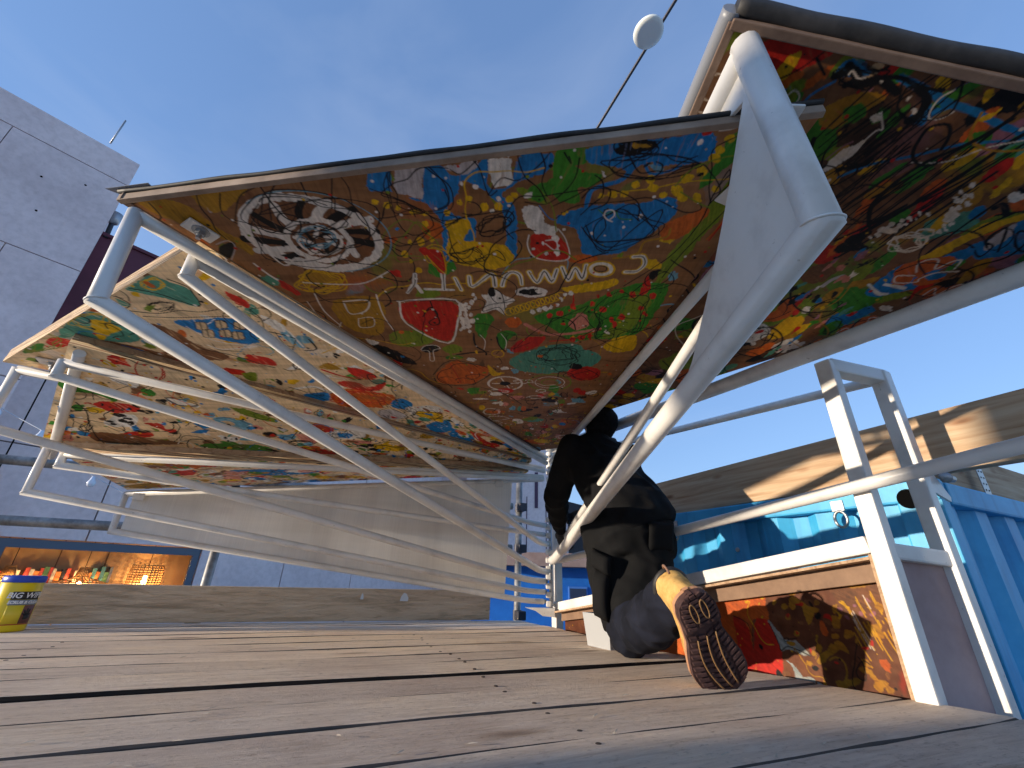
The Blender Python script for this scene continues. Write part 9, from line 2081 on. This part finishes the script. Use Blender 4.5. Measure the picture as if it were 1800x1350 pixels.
# cargo pocket, flap, back pockets
def patch(name, c, ax, ay, nrm, th, m, bulge=.0):
    c,ax,ay,nrm=Vector(c),Vector(ax),Vector(ay),Vector(nrm).normalized(); k=9; V=[]; F=[]
    for j in range(k):
        for i in range(k):
            a,b=i/(k-1)*2-1,j/(k-1)*2-1; e=(1-abs(a)**4)*(1-abs(b)**4); V.append(c+ax*a+ay*b+nrm*(th*(e>0)*min(1,e*4)+bulge*e+.003*mnoise.noise((c+ax*a+ay*b)*40)))
    F=[(j*k+i,j*k+i+1,(j+1)*k+i+1,(j+1)*k+i) for j in range(k-1) for i in range(k-1)]
    o=obj(name,mesh(name,V,F,True),m,per); md=o.modifiers.new('t','SOLIDIFY'); md.thickness=.004; md.offset=-1; return o
patch('cargo_pocket',(.362,1.79,.205),(.022,-.03,-.01),(.005,.0,.085),(-.75,-.66,.05),.012,TROUSER,.018)
patch('pocket_flap',(.365,1.785,.315),(.03,-.035,-.02),(.004,-.002,.035),(-.75,-.66,.1),.012,TROUSER,.012)
patch('back_pocket',(.60,1.752,.41),(.055,.02,0),(.004,-.01,.055),(.2,-.97,.12),.004,TROUSER,.006)
# gloves: palm, four fingers and a thumb closed round the strut
GLOVE=mat('black_glove',rough=.7,build=_dirty((.010,.010,.011),(.028,.027,.026),60))
def hand(w_, dirn, side, label_name):
    w_=Vector(w_); d=Vector(dirn).normalized(); s=Vector(side); s=(s-d*s.dot(d)).normalized(); up_=d.cross(s); parts=[loft_vf([(w_,.026,.022),(w_+d*.03,.036,.020),(w_+d*.065,.042,.017),(w_+d*.085,.040,.013)],s,16)]
    for i,(o,l) in enumerate(((-.030,.050),(-.010,.060),(.010,.056),(.029,.044))):
        b=w_+d*.082+s*o; c1=b+d*l*.42+up_*-.006; c2=c1+d*l*.14-up_*l*.42; c3=c2-d*l*.22-up_*l*.25; parts.append(capsule_vf([(b,.0100),(c1,.0096),(c2,.0090),(c3,.0080)],10))
    b=w_+d*.03-s*.034; parts.append(capsule_vf([(b,.0125),(b+d*.024-s*.016-up_*.012,.0112),(b+d*.05-s*.006-up_*.030,.0095)],10)); return fused(label_name,parts,.0042,2,GLOVE,per)
hand(haL+(haL-elL).normalized()*.004,Vector((.25,.45,-.75)),Vector((.6,-.75,0)),'glove')
hand(haR,Vector((-.7,.5,-.3)),Vector((.1,.3,.9)),'glove')
# ------------------------------------------------------------------ tan boot, sole towards the camera
def bp(x,y,z): return boot_heel+bt*x+bl*y-bn*z
BL=.288
def halfw(x):
    t=x/BL; ks=[(0,.0),(.02,.017),(.06,.028),(.15,.0345),(.3,.034),(.42,.0335),(.55,.042),(.70,.049),(.82,.0475),(.91,.039),(.97,.024),(1,.004)]
    for (a,wa),(b,wb) in zip(ks[:-1],ks[1:]):
        if t<=b: return 1.40*(wa+(wb-wa)*(t-a)/(b-a))
    return .004
def mid(x): t=x/BL; return .010*math.sin(math.pi*min(1,max(0,(t-.25)/.75)))*1.0
boot = bpy.data.objects.new('boot',None); COL.objects.link(boot); boot.location=boot_heel; boot.parent=per; boot.matrix_parent_inverse=per.matrix_basis.inverted()
bpy.context.view_layer.update()
def bobj(name,me,m):
    o=bpy.data.objects.new(name,me); COL.objects.link(o); me.materials.append(m); o.parent=boot; o.matrix_parent_inverse=boot.matrix_world.inverted(); return o
hs=[(.004,.075,.6),(.02,.105,.85),(.05,.115,.95),(.09,.112,.97),(.125,.098,.95),(.16,.082,.95),(.20,.068,.95),(.24,.060,.93),(.268,.047,.9),(.284,.030,.7)]
V=[];F=[];n=22
for x,h,k in hs:
    for j in range(n+1):
        a=math.pi*j/n; y=halfw(x)*k*math.copysign(abs(math.cos(a))**.7,math.cos(a)); z=.026+(h-.0)*abs(math.sin(a))**.72; V.append(bp(x,y+mid(x),z))
m_=n+1
for i in range(len(hs)-1):
    for j in range(n): F.append((i*m_+j,i*m_+j+1,(i+1)*m_+j+1,(i+1)*m_+j))
    F.append((i*m_+n,i*m_,(i+1)*m_,(i+1)*m_+n))
F.append(tuple(range(m_))); F.append(tuple((len(hs)-1)*m_+j for j in reversed(range(m_))))
shaft=loft_vf([(bp(.064,0,.06),.046,.052),(bp(.066,0,.10),.046,.055),(bp(.068,0,.135),.047,.056),(bp(.070,0,.158),.049,.057)],bl,24)
up=fused('upper',[(V,F),shaft],.0055,3,SUEDE,None,lambda p: .0016*mnoise.noise(p*38)); up.parent=boot; up.matrix_parent_inverse=boot.matrix_world.inverted()
col_=[bp(.070,0,.162)+bl*(.047*math.cos(a))+bt*(.055*math.sin(a)) for a in np.linspace(0,2*math.pi,29)]
V,F=sweep_vf(col_,.010,10); bobj('collar',mesh('collar',V,F,True),RUBBER)
lp=[bp(-.004,0,.128)+(-bt)*(.016*math.sin(a))+(-bn)*(.018*math.cos(a)) for a in np.linspace(0,math.pi,9)]; V,F=sweep_vf(lp,.0035,8); bobj('pull_loop',mesh('pull_loop',V,F,True),mat('brown_webbing',(.22,.12,.08),.8))
def outline(off,x0,x1,k=40):
    xs=[x0+(x1-x0)*(.5-.5*math.cos(math.pi*i/k)) for i in range(k+1)]; L=[(x,halfw(x)+off+mid(x)) for x in xs]+[(x,-halfw(x)-off+mid(x)) for x in reversed(xs)]; out=[]
    for q in L:
        if not out or math.hypot(q[0]-out[-1][0],q[1]-out[-1][1])>5e-4: out.append(q)
    return out
def slab(name,off,x0,x1,z0,z1,m):
    P=outline(off,x0,x1); bm=bmesh.new(); a=[bm.verts.new(bp(x,y,z0)) for x,y in P]; b=[bm.verts.new(bp(x,y,z1)) for x,y in P]; bm.faces.new(a); bm.faces.new(b[::-1])
    for i in range(len(P)): bm.faces.new((a[i],b[i],b[(i+1)%len(P)],a[(i+1)%len(P)]))
    bmesh.ops.recalc_face_normals(bm,faces=bm.faces); me=bpy.data.meshes.new(name); bm.to_mesh(me); bm.free(); return bobj(name,me,m)
slab('welt',.0045,-.003,BL+.004,.018,.030,GUM); slab('sole',.0035,-.002,BL+.003,.004,.018,SOLE); slab('heel_block',.0030,-.002,.092,-.006,.0045,SOLE)
# tread: chevron lugs and ochre flex lines
lug=[]
def lugbox(x,y,lx,ly,skew,z0,h):
    c=[(x-lx/2,y-ly/2),(x+lx/2,y-ly/2+0),(x+lx/2,y+ly/2),(x-lx/2,y+ly/2)]; c=[(a+skew*(b-y),b) for a,b in c]; V=[bp(a,b,z0) for a,b in c]+[bp(x+(a-x)*.82,y+(b-y)*.86,z0-h) for a,b in c]; lug.append((V,[(0,1,2,3),(7,6,5,4),(0,4,5,1),(1,5,6,2),(2,6,7,3),(3,7,4,0)]))
x=.112
while x<BL-.012:
    hw=halfw(x)-.001; mm=mid(x)
    for k,(a,b) in enumerate(((-1,-.55),(-.5,-.04),(.04,.5),(.55,1))): lugbox(x+(.004 if k in (1,2) else 0),mm+hw*(a+b)/2,.0105,hw*(b-a)*.94,(.35 if k<2 else -.35),.0045,.0065)
    x+=.0155
x=.006
while x<.088:
    hw=halfw(x)-.001
    if hw>.008:
        for k,(a,b) in enumerate(((-1,-.42),(-.36,.36),(.42,1))): lugbox(x,hw*(a+b)/2,.0085,hw*(b-a)*.92,(.25,-0,-.25)[k],-.0055,.0055)
    x+=.0125
V,F=merge(*lug); o=bobj('tread',mesh('tread',V,F),SOLE); o['kind']='stuff'
OCH=mat('ochre_rubber',(.22,.12,.045),.7)
for y0,bow in ((-.026,.004),(.0,.008),(.027,.008)):
    pts=[bp(.118+.15*t,mid(.118+.15*t)+y0*(1-.25*t*t)+bow*math.sin(math.pi*t),-.0035) for t in np.linspace(0,1,12)]; V,F=sweep_vf(pts,.0021,6); bobj('flex_line',mesh('flex_line',V,F,True),OCH)
for y0 in (-.016,.014):
    pts=[bp(.045+.026*math.cos(a),y0+.008*math.sin(a),-.0125) for a in np.linspace(0,2*math.pi,20)]; V,F=sweep_vf(pts,.0018,6); bobj('heel_ring',mesh('heel_ring',V,F,True),OCH)
LACE=mat('lace',(.30,.22,.12),.8)
for i in range(5):
    x=.118+.017*i; z=.125-.011*i; pts=[bp(x,-.024+.002*i,z-.012),bp(x+.004,-.01,z),bp(x+.004,.012,z),bp(x,.026,z-.012)]; V,F=sweep_vf(fillet(pts,.01),.0026,6); bobj('lace',mesh('lace',V,F,True),LACE)
for sgn in (1,.55):
    pts=[bp(.118,-.012,.128),bp(.112,-.030*sgn,.150),bp(.135,-.045*sgn,.150),bp(.150,-.034*sgn,.140),bp(.128,-.012,.128),bp(.150,-.05*sgn,.135),bp(.172,-.06*sgn,.13)]; V,F=sweep_vf(fillet(pts,.012),.0022,6); bobj('lace',mesh('lace',V,F,True),LACE)
V,F=box_vf(bp(.105,-.022,.100),bt*.075,bl*.044,-bn*.016+bt*.0,.004); bobj('tongue',mesh('tongue',V,F),RUBBER)
# other boot, flat on the deck in front
V,F=merge(loft_vf([((.50,2.20,.012),.040,.05),((.50,2.215,.06),.046,.075),((.50,2.225,.11),.044,.05)]),loft_vf([((.50,2.20,.045),.044,.042),((.495,2.30,.04),.046,.038),((.49,2.38,.03),.04,.026)],LAT)); fused('boot',[(V,F)],.008,3,SUEDE,per)
